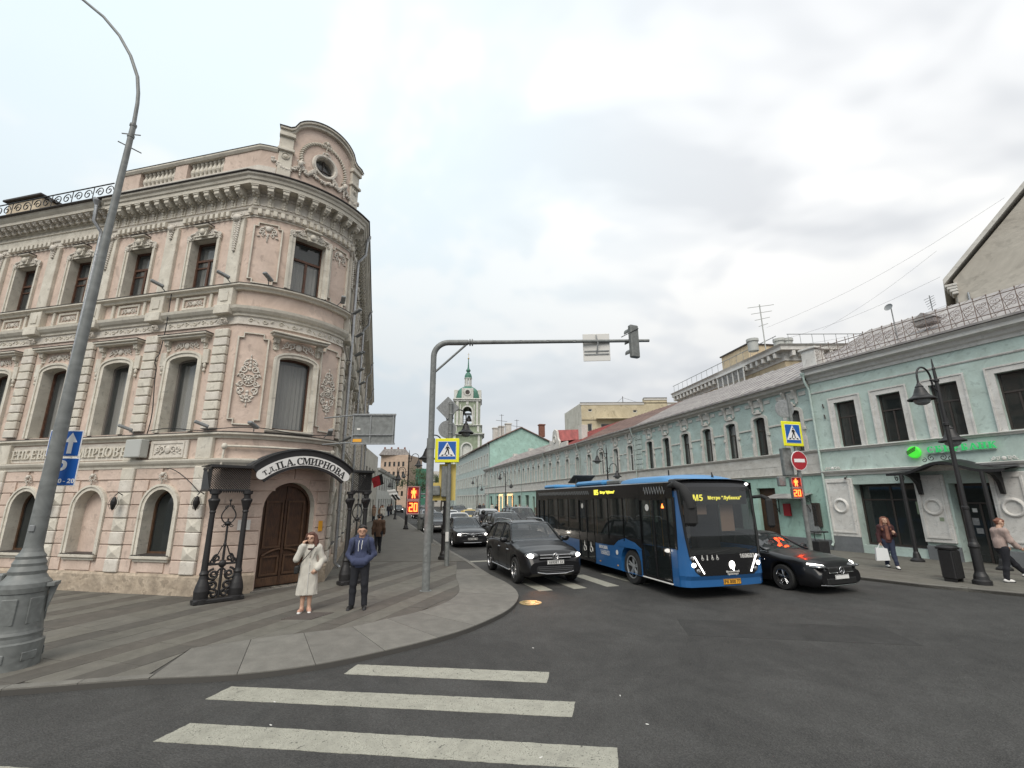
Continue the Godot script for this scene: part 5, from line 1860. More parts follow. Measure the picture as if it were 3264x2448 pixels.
	an.tube(I,[V3(2.6,9.2,-1.2),V3(2.6,10.9,-1.2)],0.025,5)
	an.lathe(T(2.6,10.75,-1.05) * RX(70),[[0.0,0.0],[0.12,0.02],[0.18,0.06]],12)
	an.tube(I,[V3(3.9,10.2,-1.6),V3(3.9,10.9,-1.6)],0.02,5)
	for k in 5: an.tube(I,[V3(3.7,10.35 + 0.1 * k,-1.75 + 0.05 * k),V3(4.1,10.4 + 0.1 * k,-1.5)],0.01,4)
	obj("aerial",an,mats.signback,o)
	bank_canopy()
func bank_canopy() -> void:
	var o := thing("shop_canopy","dark curved metal canopy over the bank door with iron scroll brackets","canopy")
	o.transform = frame(15.24,21.88,0.394,-0.919)
	var r := MB.new()
	var pts := []
	for i in 17:
		var t := i / 16.0
		var u := absf(t * 2 - 1)
		pts.append(V(lerpf(2.35,5.95,t),3.28 + 0.36 * (cos(minf(u / 0.72,1.0) * PI) * 0.5 + 0.5)))
	for i in 16:
		var a: Vector2 = pts[i]
		var b: Vector2 = pts[i + 1]
		r.quad(V3(a.x,a.y,1.15),V3(a.x,a.y + 0.12,0.02),V3(b.x,b.y + 0.12,0.02),V3(b.x,b.y,1.15))
		r.quad(V3(b.x,b.y - 0.05,1.15),V3(b.x,b.y + 0.07,0.02),V3(a.x,a.y + 0.07,0.02),V3(a.x,a.y - 0.05,1.15))
		r.quad(V3(a.x,a.y - 0.10,1.15),V3(a.x,a.y,1.15),V3(b.x,b.y,1.15),V3(b.x,b.y - 0.10,1.15))
	obj("curved_roof",r,mats.iron,o)
	for x in [2.95,5.40]:
		var cl := MB.new()
		cl.lathe(T(x,0,1.3),[[0.22,0.0],[0.22,0.06],[0.13,0.14],[0.10,0.30],[0.075,0.36],[0.06,3.2]],10)
		obj("column",cl,mats.iron,o)
	for x in [2.95,5.40]:
		var b := MB.new()
		b.prism(Transform3D(Basis(V3(0,0,1),Vector3.UP,V3(-1,0,0)),V3(x,0,0)),PackedVector2Array([V(0.12,3.30),V(0.12,2.45),V(0.24,2.45),V(0.34,2.85),V(0.62,3.10),V(1.05,3.22),V(1.05,3.30)]),-0.06,0.06)
		obj("bracket",b,mats.iron,o)
	var s := MB.new()
	for e in [-1.0,1.0]:
		s.tube(I,scroll(4.15 + e * 0.18,3.78,0.12,1.3,PI / 2,-e,1.1),0.014,5)
		s.tube(I,scroll(4.15 + e * 0.42,3.72,0.09,1.2,PI / 2,e,1.1),0.013,5)
	for k in 2:
		s.tube(Transform3D(Basis(V3(0,0,1),Vector3.UP,V3(-1,0,0)),V3(2.5,0,0)),scroll(0.35 + 0.4 * k,3.1,0.13,1.3,PI / 2,-1.0 if k else 1.0,0.0),0.016,5)
	obj("scrollwork",s,mats.iron,o)

var row_x: Transform3D
func row_house(called: String,label: String,s0: float,s1: float,wins: Array,o2 := {}) -> Node3D:
	var o := thing(called,label,"building")
	o.transform = row_x * T(-(s0 + s1) / 2,0,0)
	var hw := (s1 - s0) / 2
	var h: float = o2.get("h",8.05)
	var ops := []
	var cs := []
	for s in wins:
		var c: float = (s0 + s1) / 2 - s
		cs.append(c)
		ops.append({"s0": c - 0.42,"s1": c + 0.42,"y0": 4.63,"y1": 6.75,"rise": 0.14,"depth": 0.24})
	var doors: Array = o2.get("shops",[])
	for d in doors:
		var c: float = (s0 + s1) / 2 - d[0]
		ops.append({"s0": c - d[1] / 2,"s1": c + d[1] / 2,"y0": d[2],"y1": d[3],"depth": 0.3})
	var up := MB.new()
	wall(up,ffm(I),-hw,hw,3.47,h,ops.filter(func(q): return q.y0 > 3.4),0.24)
	obj("wall",up,o2.get("wall",mats.mint),o)
	var lo := MB.new()
	wall(lo,ffm(I),-hw,hw,-0.2,3.47,ops.filter(func(q): return q.y0 < 3.4),0.3)
	obj("lower_wall",lo,o2.get("low",mats.mint_low),o)
	shell(o,-hw,hw,9.0,h,o2.get("wall",mats.mint))
	var white: bool = o2.get("white",false)
	for i in cs.size():
		var c: float = cs[i]
		window(o,T(c,4.63,-0.21),0.84,2.12,0.14,mats.winwhite if white else mats.windark,mats.glass,"cross",["pair","","left","full"][i % 4],false)
		var s := MB.new()
		var inn := [V(c - 0.42,4.63)]
		var out := [V(c - 0.60,4.63)]
		for k in 9:
			var a := PI - PI * k / 8.0
			inn.append(V(c + 0.42 * cos(a),6.61 + 0.14 * sin(a))); out.append(V(c + 0.60 * cos(a),6.64 + 0.28 * sin(a)))
		inn.append(V(c + 0.42,4.63)); out.append(V(c + 0.60,4.63))
		s.band(I,inn,out,-0.01,0.06)
		for e in [-1.0,1.0]:
			s.box(I,V3(c + e * 0.60,5.75,0.05),V3(0.15,0.16,0.10),0.015)
			s.box(I,V3(c + e * 0.60,5.0,0.04),V3(0.12,0.7,0.07),0.01)
			if c + e * 1.14 < hw and c + e * 1.14 > -hw: s.box(I,V3(c + e * 0.90,6.12,0.025),V3(0.48,0.09,0.06),0.01)
		s.box(I,V3(c,6.98,0.07),V3(0.5,0.10,0.14),0.02)
		s.ball(I,V3(c,7.08,0.06),V3(0.16,0.12,0.06),8,5)
		obj("window_surround",s,mats.trim_old,o)
		var fz := MB.new()
		for e in [-0.35,0.35]:
			fz.prism(Transform3D(Basis(V3(0,0,1),Vector3.UP,V3(-1,0,0)),V3(c + e,0,0)),PackedVector2Array([V(0,h - 0.30),V(0,h - 0.95),V(0.05,h - 0.95),V(0.10,h - 0.6),V(0.24,h - 0.36),V(0.24,h - 0.30)]),-0.07,0.07)
			fz.ball(I,V3(c + e,h - 0.98,0.05),V3(0.05,0.07,0.05),6,4)
		fz.box(I,V3(c,h - 0.55,0.025),V3(0.5,0.36,0.06),0.02)
		for e in [-1.0,1.0]: fz.box(I,V3(c + e * 0.72,h - 0.55,0.02),V3(0.4,0.2,0.05),0.01)
		obj("frieze_bracket",fz,mats.trim_old,o)
	mould("sill_band",o,mats.trim_old,I,-hw,hw,[[0,3.95],[0.04,3.95],[0.04,4.46],[0.10,4.50],[0.16,4.58],[0.16,4.62],[0,4.64]])
	mould("string_course",o,mats.trim_old,I,-hw,hw,[[0,3.40],[0.05,3.40],[0.10,3.46],[0.14,3.50],[0,3.53]])
	mould("fascia",o,mats.trim_old,I,-hw,hw,[[0,3.53],[0.03,3.53],[0.03,3.95],[0,3.95]])
	mould("cornice",o,mats.trim_old,I,-hw,hw,[[0,h - 0.30],[0.08,h - 0.30],[0.14,h - 0.22],[0.30,h - 0.16],[0.34,h - 0.04],[0.42,h],[0,h]])
	mould("plinth",o,mats.plinth_grey,I,-hw,hw,[[0,-0.1],[0.05,-0.1],[0.05,0.42],[0,0.44]])
	seam_roof(o,-hw,hw,h + 0.06,h + o2.get("rise",2.7),0.46,-5.0,-9.0,o2.get("roof",mats.tinroof),o2.get("seam",0.62))
	mould("gutter",o,mats.tinroof,I,-hw,hw,[[0.28,h + 0.01],[0.50,h + 0.02],[0.50,h + 0.12],[0.28,h + 0.16]])
	for d in doors:
		var c: float = (s0 + s1) / 2 - d[0]
		var m := MB.new()
		m.band(I,[V(c - d[1] / 2 + 0.06,d[2] + 0.05),V(c - d[1] / 2 + 0.06,d[3] - 0.06),V(c + d[1] / 2 - 0.06,d[3] - 0.06),V(c + d[1] / 2 - 0.06,d[2] + 0.05)],[V(c - d[1] / 2,d[2]),V(c - d[1] / 2,d[3]),V(c + d[1] / 2,d[3]),V(c + d[1] / 2,d[2])],-0.28,-0.2,true)
		if d[4] == "door":
			m.box(I,V3(c,(d[2] + d[3]) / 2,-0.25),V3(d[1] - 0.1,d[3] - d[2] - 0.1,0.05))
			m.box(I,V3(c - 0.3,1.05,-0.2),V3(0.12,0.04,0.06))
			obj("door",m,mats.wood,o)
		else:
			var fo := obj("shop_window",m,mats.windark,o)
			var g := MB.new()
			flat(g,I,rect(c - d[1] / 2 + 0.02,d[2] + 0.02,c + d[1] / 2 - 0.02,d[3] - 0.02),-0.24)
			obj("pane",g,mats.glass_dark,fo)
	for s in o2.get("pipes",[]): pipe(o,(s0 + s1) / 2 - s,h + 0.05,0.40,mats.mint_old if o2.get("white",false) else mats.mint)
	return o
func quoins(o: Node3D,x: float,h: float) -> void:
	var q := MB.new()
	q.box(I,V3(0,0,0.04),V3(0.62,0.36,0.10),0.02)
	var qm := q.mesh()
	for k in int((h - 4.9) / 0.40): inst("quoin",qm,mats.mint_old,o,T(x,4.85 + 0.40 * k,0))
func right_row() -> void:
	row_x = frame(14.87,22.75,0.267,-0.964)
	var a := row_house("mint_town_house","old mint town house with a tin roof and brown window frames beside the bank house",0.02,16.75,[1.2,3.5,5.77,8.0,10.3,12.65,14.9],{"shops": [[3.7,1.3,0.0,2.87,"door"],[6.4,1.4,0.6,2.8,"w"],[9.0,1.4,0.6,2.8,"w"],[11.5,1.2,0.0,2.7,"door"],[14.2,1.4,0.6,2.8,"w"]]})
	quoins(a,-8.0,7.8)
	var pr := MB.new()
	var cx0 := 8.385 - 1.9
	pr.quad(V3(cx0 - 1.15,2.34,0.85),V3(cx0 - 1.15,2.56,0.02),V3(cx0 + 1.15,2.56,0.02),V3(cx0 + 1.15,2.34,0.85))
	pr.box(I,V3(cx0,2.33,0.84),V3(2.3,0.04,0.03))
	obj("porch_roof",pr,mats.tinroof,a)
	for e in [-1.0,1.0]:
		var b := MB.new()
		var X := Transform3D(Basis(V3(0,0,1),Vector3.UP,V3(-1,0,0)),V3(cx0 + e * 1.0,0,0))
		b.tube(X,[V3(0.03,2.5,0),V3(0.03,1.5,0)],0.018,5)
		b.tube(X,[V3(0.03,1.6,0),V3(0.25,1.95,0),V3(0.78,2.33,0)],0.018,5)
		b.tube(X,scroll(0.22,2.27,0.15,1.4,PI / 2,1.0,0),0.014,5)
		b.tube(X,scroll(0.48,2.30,0.10,1.3,PI / 2,-1.0,0),0.013,5)
		b.tube(X,scroll(0.12,1.72,0.09,1.3,PI / 2,1.0,0),0.013,5)
		obj("porch_bracket",b,mats.iron,a)
	for q in [[8.385 - 2.35,1.75,0.42,0.62,"sign_red"],[8.385 - 0.95,1.35,0.75,1.35,"signback"],[8.385 - 0.62,1.55,0.4,1.1,"windark"]]:
		var m := MB.new()
		m.box(I,V3(q[0],q[1],0.08),V3(q[2],q[3],0.10),0.01)
		obj("wall_cabinet" if q[4] != "sign_red" else "red_notice",m,mats[q[4]],a)
	var b3 := row_house("mint_town_house","grey mint town house with white window frames and quoins at its corner",16.77,28.4,[17.95,20.55,23.5,26.3],{"wall": mats.mint_old,"white": true,"roof": mats.rustroof,"pipes": [17.0],"low": mats.trim_old,"shops": [[18.6,1.6,0.5,2.9,"w"],[21.5,1.6,0.5,2.9,"w"],[24.3,1.3,0.0,2.8,"door"],[26.8,1.6,0.5,2.9,"w"]]})
	quoins(b3,5.5,7.8)
	var b4 := row_house("mint_town_house","grey mint town house with a small rounded gable and a red roof",28.42,39.2,[29.3,32.2,35.2,37.9],{"wall": mats.mint_old,"white": true,"roof": mats.redroof,"pipes": [28.6],"low": mats.mint_old,"shops": [[30.5,1.6,0.5,2.9,"w"],[33.5,1.6,0.4,2.9,"w"],[36.5,1.6,0.5,2.9,"w"]]})
	var xg := 33.81 - 35.2
	var g := MB.new()
	g.prism(I,PackedVector2Array([V(xg - 1.5,8.05),V(xg + 1.5,8.05),V(xg + 1.35,9.0),V(xg + 0.9,9.4),V(xg + 0.65,10.3),V(xg,10.6),V(xg - 0.65,10.3),V(xg - 0.9,9.4),V(xg - 1.35,9.0)]),0.1,0.35)
	g.lathe(Transform3D(Basis(Vector3.RIGHT,PI / 2),V3(xg,9.35,0.35)),[[0.32,0.0],[0.36,0.08],[0.46,0.08],[0.50,0.0]],20)
	for e in [-1.0,1.0]: g.box(I,V3(xg + e * 2.6,8.4,0.2),V3(2.2,0.7,0.2),0.03)
	obj("gable",g,mats.trim_old,b4)
	var gr := MB.new()
	gr.quad(V3(xg - 1.3,9.0,0.1),V3(xg - 1.3,9.4,-3),V3(xg,10.7,-3),V3(xg,10.5,0.1))
	gr.quad(V3(xg,10.5,0.1),V3(xg,10.7,-3),V3(xg + 1.3,9.4,-3),V3(xg + 1.3,9.0,0.1))
	obj("gable_roof",gr,mats.redroof,b4)
	var ch4 := MB.new()
	ch4.box(I,V3(3.5,9.6,-1.2),V3(0.9,1.6,0.7),0.02)
	obj("chimney",ch4,mats.trim_old,b4)
	var w5 := []
	var k := 40.1
	while k < 75.5:
		w5.append(k); k += 2.33
	var b5 := row_house("mint_town_house","long grey mint row house with many white windows and a weathered tin roof",39.22,76.6,w5,{"wall": mats.mint_old,"white": true,"pipes": [39.5,50.6,67.4],"low": mats.mint_low,"shops": [[42,1.8,0.3,2.9,"w"],[45,1.0,0.0,2.7,"door"],[48,1.8,0.3,2.9,"w"],[52,1.8,0.3,2.9,"w"],[56,1.8,0.3,2.9,"w"],[60,1.8,0.3,2.9,"w"],[66,1.8,0.3,2.9,"w"],[71,1.8,0.3,2.9,"w"]]})
	for q in [-12.0,-2.0,9.0]:
		var c := MB.new()
		c.box(I,V3(q,10.2,-4.5),V3(0.8,1.4,0.8),0.02)
		obj("chimney",c,mats.trim_old,b5)
	for q in [[57.0,1.5],[63.0,1.2]]:
		var c: float = (39.22 + 76.6) / 2 - q[0]
		var f := MB.new()
		for i in 16:
			for e in [-1.0,1.0]: f.ball(I,V3(c + e * q[1],0.3 + 0.17 * i,0.12),V3(0.05,0.05,0.05),5,4)
		for i in 14: f.ball(I,V3(c + lerpf(-q[1],q[1],i / 13.0),3.05 + 0.12 * sin(i * 2.1),0.12),V3(0.05,0.05,0.05),5,4)
		obj("fairy_lights",f,mats.garland,b5)
	gable_house()
func gable_house() -> void:
	var o := thing("gable_house","tall turquoise house with a bare gable wall, chimneys and a brown roof","building")
	o.transform = row_x * T(-72.5 - 21.0,0,0)
	var ops := []
	for i in 14:
		var c := 19.2 - 2.9 * i
		for y in [5.1,8.9]: ops.append({"s0": c - 0.5,"s1": c + 0.5,"y0": y,"y1": y + 2.2,"depth": 0.2})
		ops.append({"s0": c - 0.7,"s1": c + 0.7,"y0": 0.5,"y1": 3.2,"depth": 0.25})
	var mb := MB.new()
	wall(mb,ffm(I),-21,21,-0.2,13.2,ops,0.2)
	obj("wall",mb,mats.mint_old,o)
	for q in ops:
		var c: float = (q.s0 + q.s1) / 2
		var f := MB.new()
		f.band(I,[V(q.s0,q.y0),V(q.s0,q.y1),V(q.s1,q.y1),V(q.s1,q.y0)],[V(q.s0 - 0.2,q.y0 - 0.1),V(q.s0 - 0.2,q.y1 + 0.2),V(q.s1 + 0.2,q.y1 + 0.2),V(q.s1 + 0.2,q.y0 - 0.1)],-0.01,0.07,true)
		f.box(I,V3(c,(q.y0 + q.y1) / 2,-0.14),V3(0.08,q.y1 - q.y0,0.05))
		var w := obj("window",f,mats.trim_old,o)
		var g := MB.new()
		flat(g,I,rect(q.s0,q.y0,q.s1,q.y1),-0.17)
		obj("pane",g,mats.glass_dark,w)
	var gw := MB.new()
	gw.prism(Transform3D(Basis(V3(0,0,1),Vector3.UP,V3(-1,0,0)),V3(21,0,0)),PackedVector2Array([V(0,-0.2),V(0,13.2),V(-6.5,16.4),V(-13.0,13.6),V(-13.0,-0.2)]),0.0,0.3)
	obj("gable_wall",gw,mats.mint_gable,o)
	var r := MB.new()
	r.quad(V3(-21,13.2,0.5),V3(-21,16.5,-6.5),V3(21.3,16.5,-6.5),V3(21.3,13.2,0.5))
	r.quad(V3(-21,16.5,-6.5),V3(-21,13.4,-13.5),V3(21.3,13.4,-13.5),V3(21.3,16.5,-6.5))
	r.box(I,V3(0.15,13.15,0.5),V3(42.3,0.2,0.1))
	for e in [[0.5,13.2,-6.5,16.5],[-6.5,16.5,-13.5,13.4]]:
		r.tube(I,[V3(21.3,e[1],e[0]),V3(21.3,e[3],e[2])],0.13,5)
	obj("roof",r,mats.rustroof,o)
	var bk := MB.new()
	bk.quad(V3(21,0,-13),V3(21,13,-13),V3(-21,13,-13),V3(-21,0,-13))
	bk.quad(V3(-21,0,-13),V3(-21,13,-13),V3(-21,13,0),V3(-21,0,0))
	bk.quad(V3(-21,0,-1.5),V3(-21,13,-1.5),V3(21,13,-1.5),V3(21,0,-1.5))
	obj("rear_wall",bk,mats.mint_old,o)
	for q in [[19.5,-4.2,1.5],[17.0,-3.4,1.1],[20.2,-11.2,1.4],[15.0,-2.6,0.9]]:
		var c := MB.new()
		c.box(I,V3(q[0],15.3 + q[2] * 0.5,q[1]),V3(1.0,2.4,1.1),0.03)
		c.box(I,V3(q[0],16.6 + q[2] * 0.5,q[1]),V3(1.25,0.25,1.35),0.03)
		obj("chimney",c,mats.trim_old if q[1] > -10 else mats.brick,o)
	for q in [[18.0,-3.2,19.6],[20.4,-5.8,18.2]]:
		var an := MB.new()
		an.tube(I,[V3(q[0],14.8,q[1]),V3(q[0],q[2],q[1])],0.05,5)
		an.tube(I,[V3(q[0],q[2] - 1.5,q[1] - 1.2),V3(q[0],q[2] - 1.3,q[1] + 1.2)],0.035,4)
		an.tube(I,[V3(q[0],q[2] - 0.2,q[1] - 0.5),V3(q[0],q[2] - 0.2,q[1] + 0.5)],0.03,4)
		obj("aerial",an,mats.windark,o)
	pipe(o,20.6,13.1,0.4,mats.mint_old)

# ------------------------------------------------------------------ buildings further off
func plain_house(called: String,label: String,x: Transform3D,w: float,h: float,depth: float,m: Material,rows: Array,pitch: float,ww: float,wh: float,fm: Material,side := true) -> Node3D:
	var o := thing(called,label,"building")
	o.transform = x
	var ops := []
	var n := int((w - 1.0) / pitch)
	for y in rows:
		for i in n:
			var c := (i - (n - 1) * 0.5) * pitch
			ops.append({"s0": c - ww / 2,"s1": c + ww / 2,"y0": y,"y1": y + wh,"depth": 0.2})
	var mb := MB.new()
	wall(mb,ffm(I),-w / 2,w / 2,-0.2,h,ops,0.2)
	obj("wall",mb,m,o)
	for q in ops:
		var f := MB.new()
		f.band(I,[V(q.s0 + 0.06,q.y0 + 0.06),V(q.s0 + 0.06,q.y1 - 0.06),V(q.s1 - 0.06,q.y1 - 0.06),V(q.s1 - 0.06,q.y0 + 0.06)],[V(q.s0,q.y0),V(q.s0,q.y1),V(q.s1,q.y1),V(q.s1,q.y0)],-0.2,-0.12,true)
		f.box(I,V3((q.s0 + q.s1) / 2,(q.y0 + q.y1) / 2,-0.15),V3(0.07,wh - 0.1,0.05))
		var wo := obj("window",f,fm,o)
		var g := MB.new()
		flat(g,I,rect(q.s0,q.y0,q.s1,q.y1),-0.18)
		obj("pane",g,mats.glass_dark,wo)
	if side:
		var s := MB.new()
		s.quad(V3(-w / 2,-0.2,-depth),V3(-w / 2,h,-depth),V3(-w / 2,h,0),V3(-w / 2,-0.2,0))
		s.quad(V3(w / 2,-0.2,0),V3(w / 2,h,0),V3(w / 2,h,-depth),V3(w / 2,-0.2,-depth))
		s.quad(V3(w / 2,-0.2,-depth),V3(w / 2,h,-depth),V3(-w / 2,h,-depth),V3(-w / 2,-0.2,-depth))
		s.quad(V3(-w / 2,h,0),V3(-w / 2,h,-depth),V3(w / 2,h,-depth),V3(w / 2,h,0))
		obj("side_wall",s,m,o)
	return o
func far_buildings() -> void:
	var a := thing("cream_block","cream apartment block with a stepped parapet and small attic windows behind the row","building",W(11.25,75))
	var b := MB.new()
	var ops := []
	for q in [[1.45,16.15,0.62,0.42],[8.75,15.95,0.62,0.42],[15.3,15.85,0.62,0.42],[1.3,12.9,0.75,1.25],[4.35,12.9,2.5,1.25],[9.0,12.9,0.75,1.25],[1.3,9.4,0.75,1.25],[4.35,9.4,2.5,1.25],[9.0,9.4,0.75,1.25]]:
		ops.append({"s0": q[0] - q[2] / 2,"s1": q[0] + q[2] / 2,"y0": q[1],"y1": q[1] + q[3],"depth": 0.25})
	wall(b,ffm(I),0,18.5,-0.2,17.6,ops,0.25)
	obj("wall",b,mats.cream_far,a)
	for q in ops:
		var f := MB.new()
		f.band(I,[V(q.s0 + 0.07,q.y0 + 0.07),V(q.s0 + 0.07,q.y1 - 0.07),V(q.s1 - 0.07,q.y1 - 0.07),V(q.s1 - 0.07,q.y0 + 0.07)],[V(q.s0,q.y0),V(q.s0,q.y1),V(q.s1,q.y1),V(q.s1,q.y0)],-0.2,-0.1,true)
		var wo := obj("window",f,mats.winwhite,a)
		var g := MB.new()
		flat(g,I,rect(q.s0,q.y0,q.s1,q.y1),-0.18)
		obj("pane",g,mats.glass_dark,wo)
	var s := MB.new()
	s.quad(V3(-1.6,-0.2,-10),V3(-1.6,17.6,-10),V3(0,17.6,0),V3(0,-0.2,0))
	s.quad(V3(18.5,-0.2,0),V3(18.5,17.6,0),V3(18.5,17.6,-10),V3(18.5,-0.2,-10))
	s.quad(V3(-1.6,17.6,-10),V3(-1.6,17.65,-10),V3(18.5,17.65,-10),V3(18.5,17.6,-10))
	s.quad(V3(0,17.6,0),V3(-1.6,17.6,-10),V3(18.5,17.6,-10),V3(18.5,17.6,0))
	s.quad(V3(18.5,-0.2,-10),V3(18.5,17.6,-10),V3(-1.6,17.6,-10),V3(-1.6,-0.2,-10))
	obj("side_wall",s,mats.cream_side,a)
	for q in [[0.35,11.5],[0.62,11.5]]:
		var sw := MB.new()
		var t: float = q[0]
		var p := V3(-1.6 * t,q[1],-10 * t)
		sw.box(Transform3D(Basis(Vector3.UP,-0.16),p),V3(0.0,0,0),V3(0.12,2.0,0.9))
		obj("window",sw,mats.glass_dark,a)
	for q in [[-0.15,10.3,17.6],[10.3,14.1,18.35],[14.1,18.6,17.45]]:
		if q[2] > 18:
			var up := MB.new()
			up.box(I,V3(12.2,17.9,-0.4),V3(3.8,0.9,0.8))
			obj("parapet_step",up,mats.cream_far,a)
		mould("parapet_cap",a,mats.offwhite,I,q[0],q[1],[[-0.3,q[2] - 0.35],[0.08,q[2] - 0.35],[0.12,q[2] - 0.1],[0.18,q[2] - 0.05],[0.18,q[2]],[-0.3,q[2] + 0.02]])
		mould("cap_flashing",a,mats.darkroof,I,q[0],q[1],[[-0.3,q[2] + 0.02],[0.2,q[2] + 0.005],[0.2,q[2] + 0.06],[-0.3,q[2] + 0.08]])
	mould("string_course",a,mats.cream_far,I,0,18.5,[[0,14.75],[0.1,14.75],[0.15,14.95],[0,14.98]])
	var bal := MB.new()
	bal.box(I,V3(4.9,14.9,0.5),V3(5.2,0.22,1.1),0.05)
	obj("balcony_slab",bal,mats.cream_far,a)
	var ms := MB.new()
	ms.tube(I,[V3(7.6,17.6,-3),V3(7.6,19.3,-3)],0.06,5)
	ms.tube(I,[V3(7.6,19.1,-3),V3(6.0,17.7,-3)],0.02,4)
	ms.tube(I,[V3(7.6,19.1,-3),V3(10.2,18.2,-3)],0.02,4)
	obj("mast",ms,mats.windark,a)
	var y := thing("yellow_block","yellow apartment block with a white bracketed cornice and glazed loggia behind the row","building",W(27.4,45))
	var yb := MB.new()
	var yo := []
	for i in 4: yo.append({"s0": 1.3 + 2.6 * i,"s1": 2.3 + 2.6 * i,"y0": 13.3,"y1": 15.0,"depth": 0.25})
	wall(yb,ffm(I),0,14,-0.2,16.6,yo,0.25)
	var fs := frame(24.2 ,66.8,3.2,-21.8)
	var fl := y.global_transform.affine_inverse() * fs
	var so := []
	for i in 6: so.append({"s0": 3.0 + 3.2 * i,"s1": 4.1 + 3.2 * i,"y0": 13.2,"y1": 15.0,"depth": 0.25})
	wall(yb,ffm(fl),0,22.03,-0.2,16.6,so,0.25)
	obj("wall",yb,mats.yellow_far,y)
	for e in [[yo,I],[so,fl]]:
		for q in e[0]:
			var X: Transform3D = e[1]
			var f := MB.new()
			f.band(X,[V(q.s0,q.y0),V(q.s0,q.y1),V(q.s1,q.y1),V(q.s1,q.y0)],[V(q.s0 - 0.2,q.y0 - 0.15),V(q.s0 - 0.2,q.y1 + 0.2),V(q.s1 + 0.2,q.y1 + 0.2),V(q.s1 + 0.2,q.y0 - 0.15)],-0.01,0.08,true)
			f.box(X,V3((q.s0 + q.s1) / 2,(q.y0 + q.y1) / 2,-0.16),V3(0.1,q.y1 - q.y0,0.05))
			f.box(X,V3((q.s0 + q.s1) / 2,q.y0 + 1.2,-0.16),V3(1.0,0.08,0.05))
			var wo := obj("window",f,mats.offwhite,y)
			var g := MB.new()
			flat(g,X,rect(q.s0,q.y0,q.s1,q.y1),-0.18)
			obj("pane",g,mats.glass_dark,wo)
	var cor := [[0,15.7],[0.12,15.7],[0.12,15.95],[0.2,16.5],[0.9,16.6],[0.9,16.95],[1.1,17.15],[0,17.2]]
	var cn := MB.new()
	var nl := fl.basis.z
	var nm := (nl + V3(0,0,1)) / (1.0 + nl.dot(V3(0,0,1)))
	cn.sweep([[fl * V3(0,0,0),nl],[V3(0,0,0),nm],[V3(14,0,0),V3(0,0,1)]],cor)
	obj("cornice",cn,mats.trim,y)
	var br := MB.new()
	br.box(I,V3(0,16.28,0.5),V3(0.35,0.55,0.75),0.05)
	var bm := br.mesh()
	for i in 15: inst("cornice_bracket",bm,mats.trim,y,T(0.5 + 0.93 * i,0,0))
	for i in 24: inst("cornice_bracket",bm,mats.trim,y,fl * T(0.5 + 0.92 * i,0,0))
	var yr := MB.new()
	var pl := PackedVector2Array([V(0,0),V(14,0),V(14,22),V(-3.2,21.8)])
	yr.prism(plan(),pl,17.1,17.25)
	obj("roof",yr,mats.tinroof,y)
	var bk := MB.new()
	bk.quad(V3(14,0,0),V3(14,17,0),V3(14,17,-22),V3(14,0,-22)); bk.quad(V3(14,0,-22),V3(14,17,-22),V3(-3.2,17,-21.8),V3(-3.2,0,-21.8))
	obj("rear_wall",bk,mats.yellow_far,y)
	var tw := MB.new()
	tw.box(fl,V3(13.6,18.1,-2.2),V3(5.2,2.6,3.6))
	obj("roof_block",tw,mats.yellow_far,y)
	var twc := MB.new()
	twc.box(fl,V3(13.6,19.45,-2.2),V3(5.5,0.15,3.9))
	obj("block_cap",twc,mats.darkroof,y)
	var lg := MB.new()
	lg.box(fl,V3(14.5,14.2,0.55),V3(5.0,0.15,1.2)); lg.box(fl,V3(14.5,16.5,0.55),V3(5.2,0.2,1.4)); lg.box(fl,V3(14.5,13.6,0.55),V3(5.0,1.1,1.15))
	for i in 6: lg.box(fl,V3(12.0 + 1.0 * i,15.3,1.1),V3(0.12,2.3,0.1))
	var lo := obj("loggia",lg,mats.winwhite,y)
	var lgg := MB.new()
	flat(lgg,fl,rect(12.0,14.2,17.0,16.4),1.08)
	obj("pane",lgg,mats.glass,lo)
	var rail := MB.new()
	rail.tube(I,[V3(0.2,18.3,0.6),V3(14,18.3,0.6)],0.04,4)
	rail.tube(fl,[V3(0,18.3,0.6),V3(22,18.3,0.6)],0.04,4)
	for i in 12: rail.tube(I,[V3(0.3 + 1.2 * i,17.2,0.6),V3(0.3 + 1.2 * i,18.3,0.6)],0.03,4)
	for i in 18: rail.tube(fl,[V3(0.3 + 1.25 * i,17.2,0.6),V3(0.3 + 1.25 * i,18.3,0.6)],0.03,4)
	obj("roof_railing",rail,mats.signback,y)
	var ant := MB.new()
	ant.tube(I,[V3(-1.2,17.2,-1),V3(-1.2,22.2,-1)],0.06,5)
	for k in 4: ant.tube(I,[V3(-2.4 + 0.3 * k,21.9 - 0.7 * k,-1.2),V3(0.2 - 0.3 * k,22.1 - 0.7 * k,-0.8)],0.03,4)
	for q in [[1.4,0.55],[-2.2,0.5],[0.6,0.5]]: ant.lathe(T(q[0],17.2,-1.5),[[0.5,0.0],[0.5,1.0],[0.6,1.02],[0.6,1.3]],12)
	obj("aerial",ant,mats.boxgrey,y)
	var g := thing("beige_gable_house","tall plain beige gable wall rising behind the bank house roof","building")
	g.transform = frame(32.9,32,0.722,-0.692)
	var gm := MB.new()
	gm.prism(I,PackedVector2Array([V(0,-0.2),V(14,-0.2),V(14,18.0),V(7.0,25.6),V(0,18.0)]),-12.0,0.0)
	obj("gable_wall",gm,mats.beige,g)
	var gr := MB.new()
	for q in [[-0.55,17.75,0.3]]:
		gr.prism(I,PackedVector2Array([V(q[0],q[1]),V(7.0,q[1] + 8.3),V(7.0,q[1] + 8.7),V(q[0],q[1] + 0.4)]),-12.2,q[2])
	for k in 4: gr.box(I,V3(-0.05 * (4 - k),17.62 - 0.22 * k,-0.25),V3(0.7 - 0.12 * k,0.2,1.0),0.04)
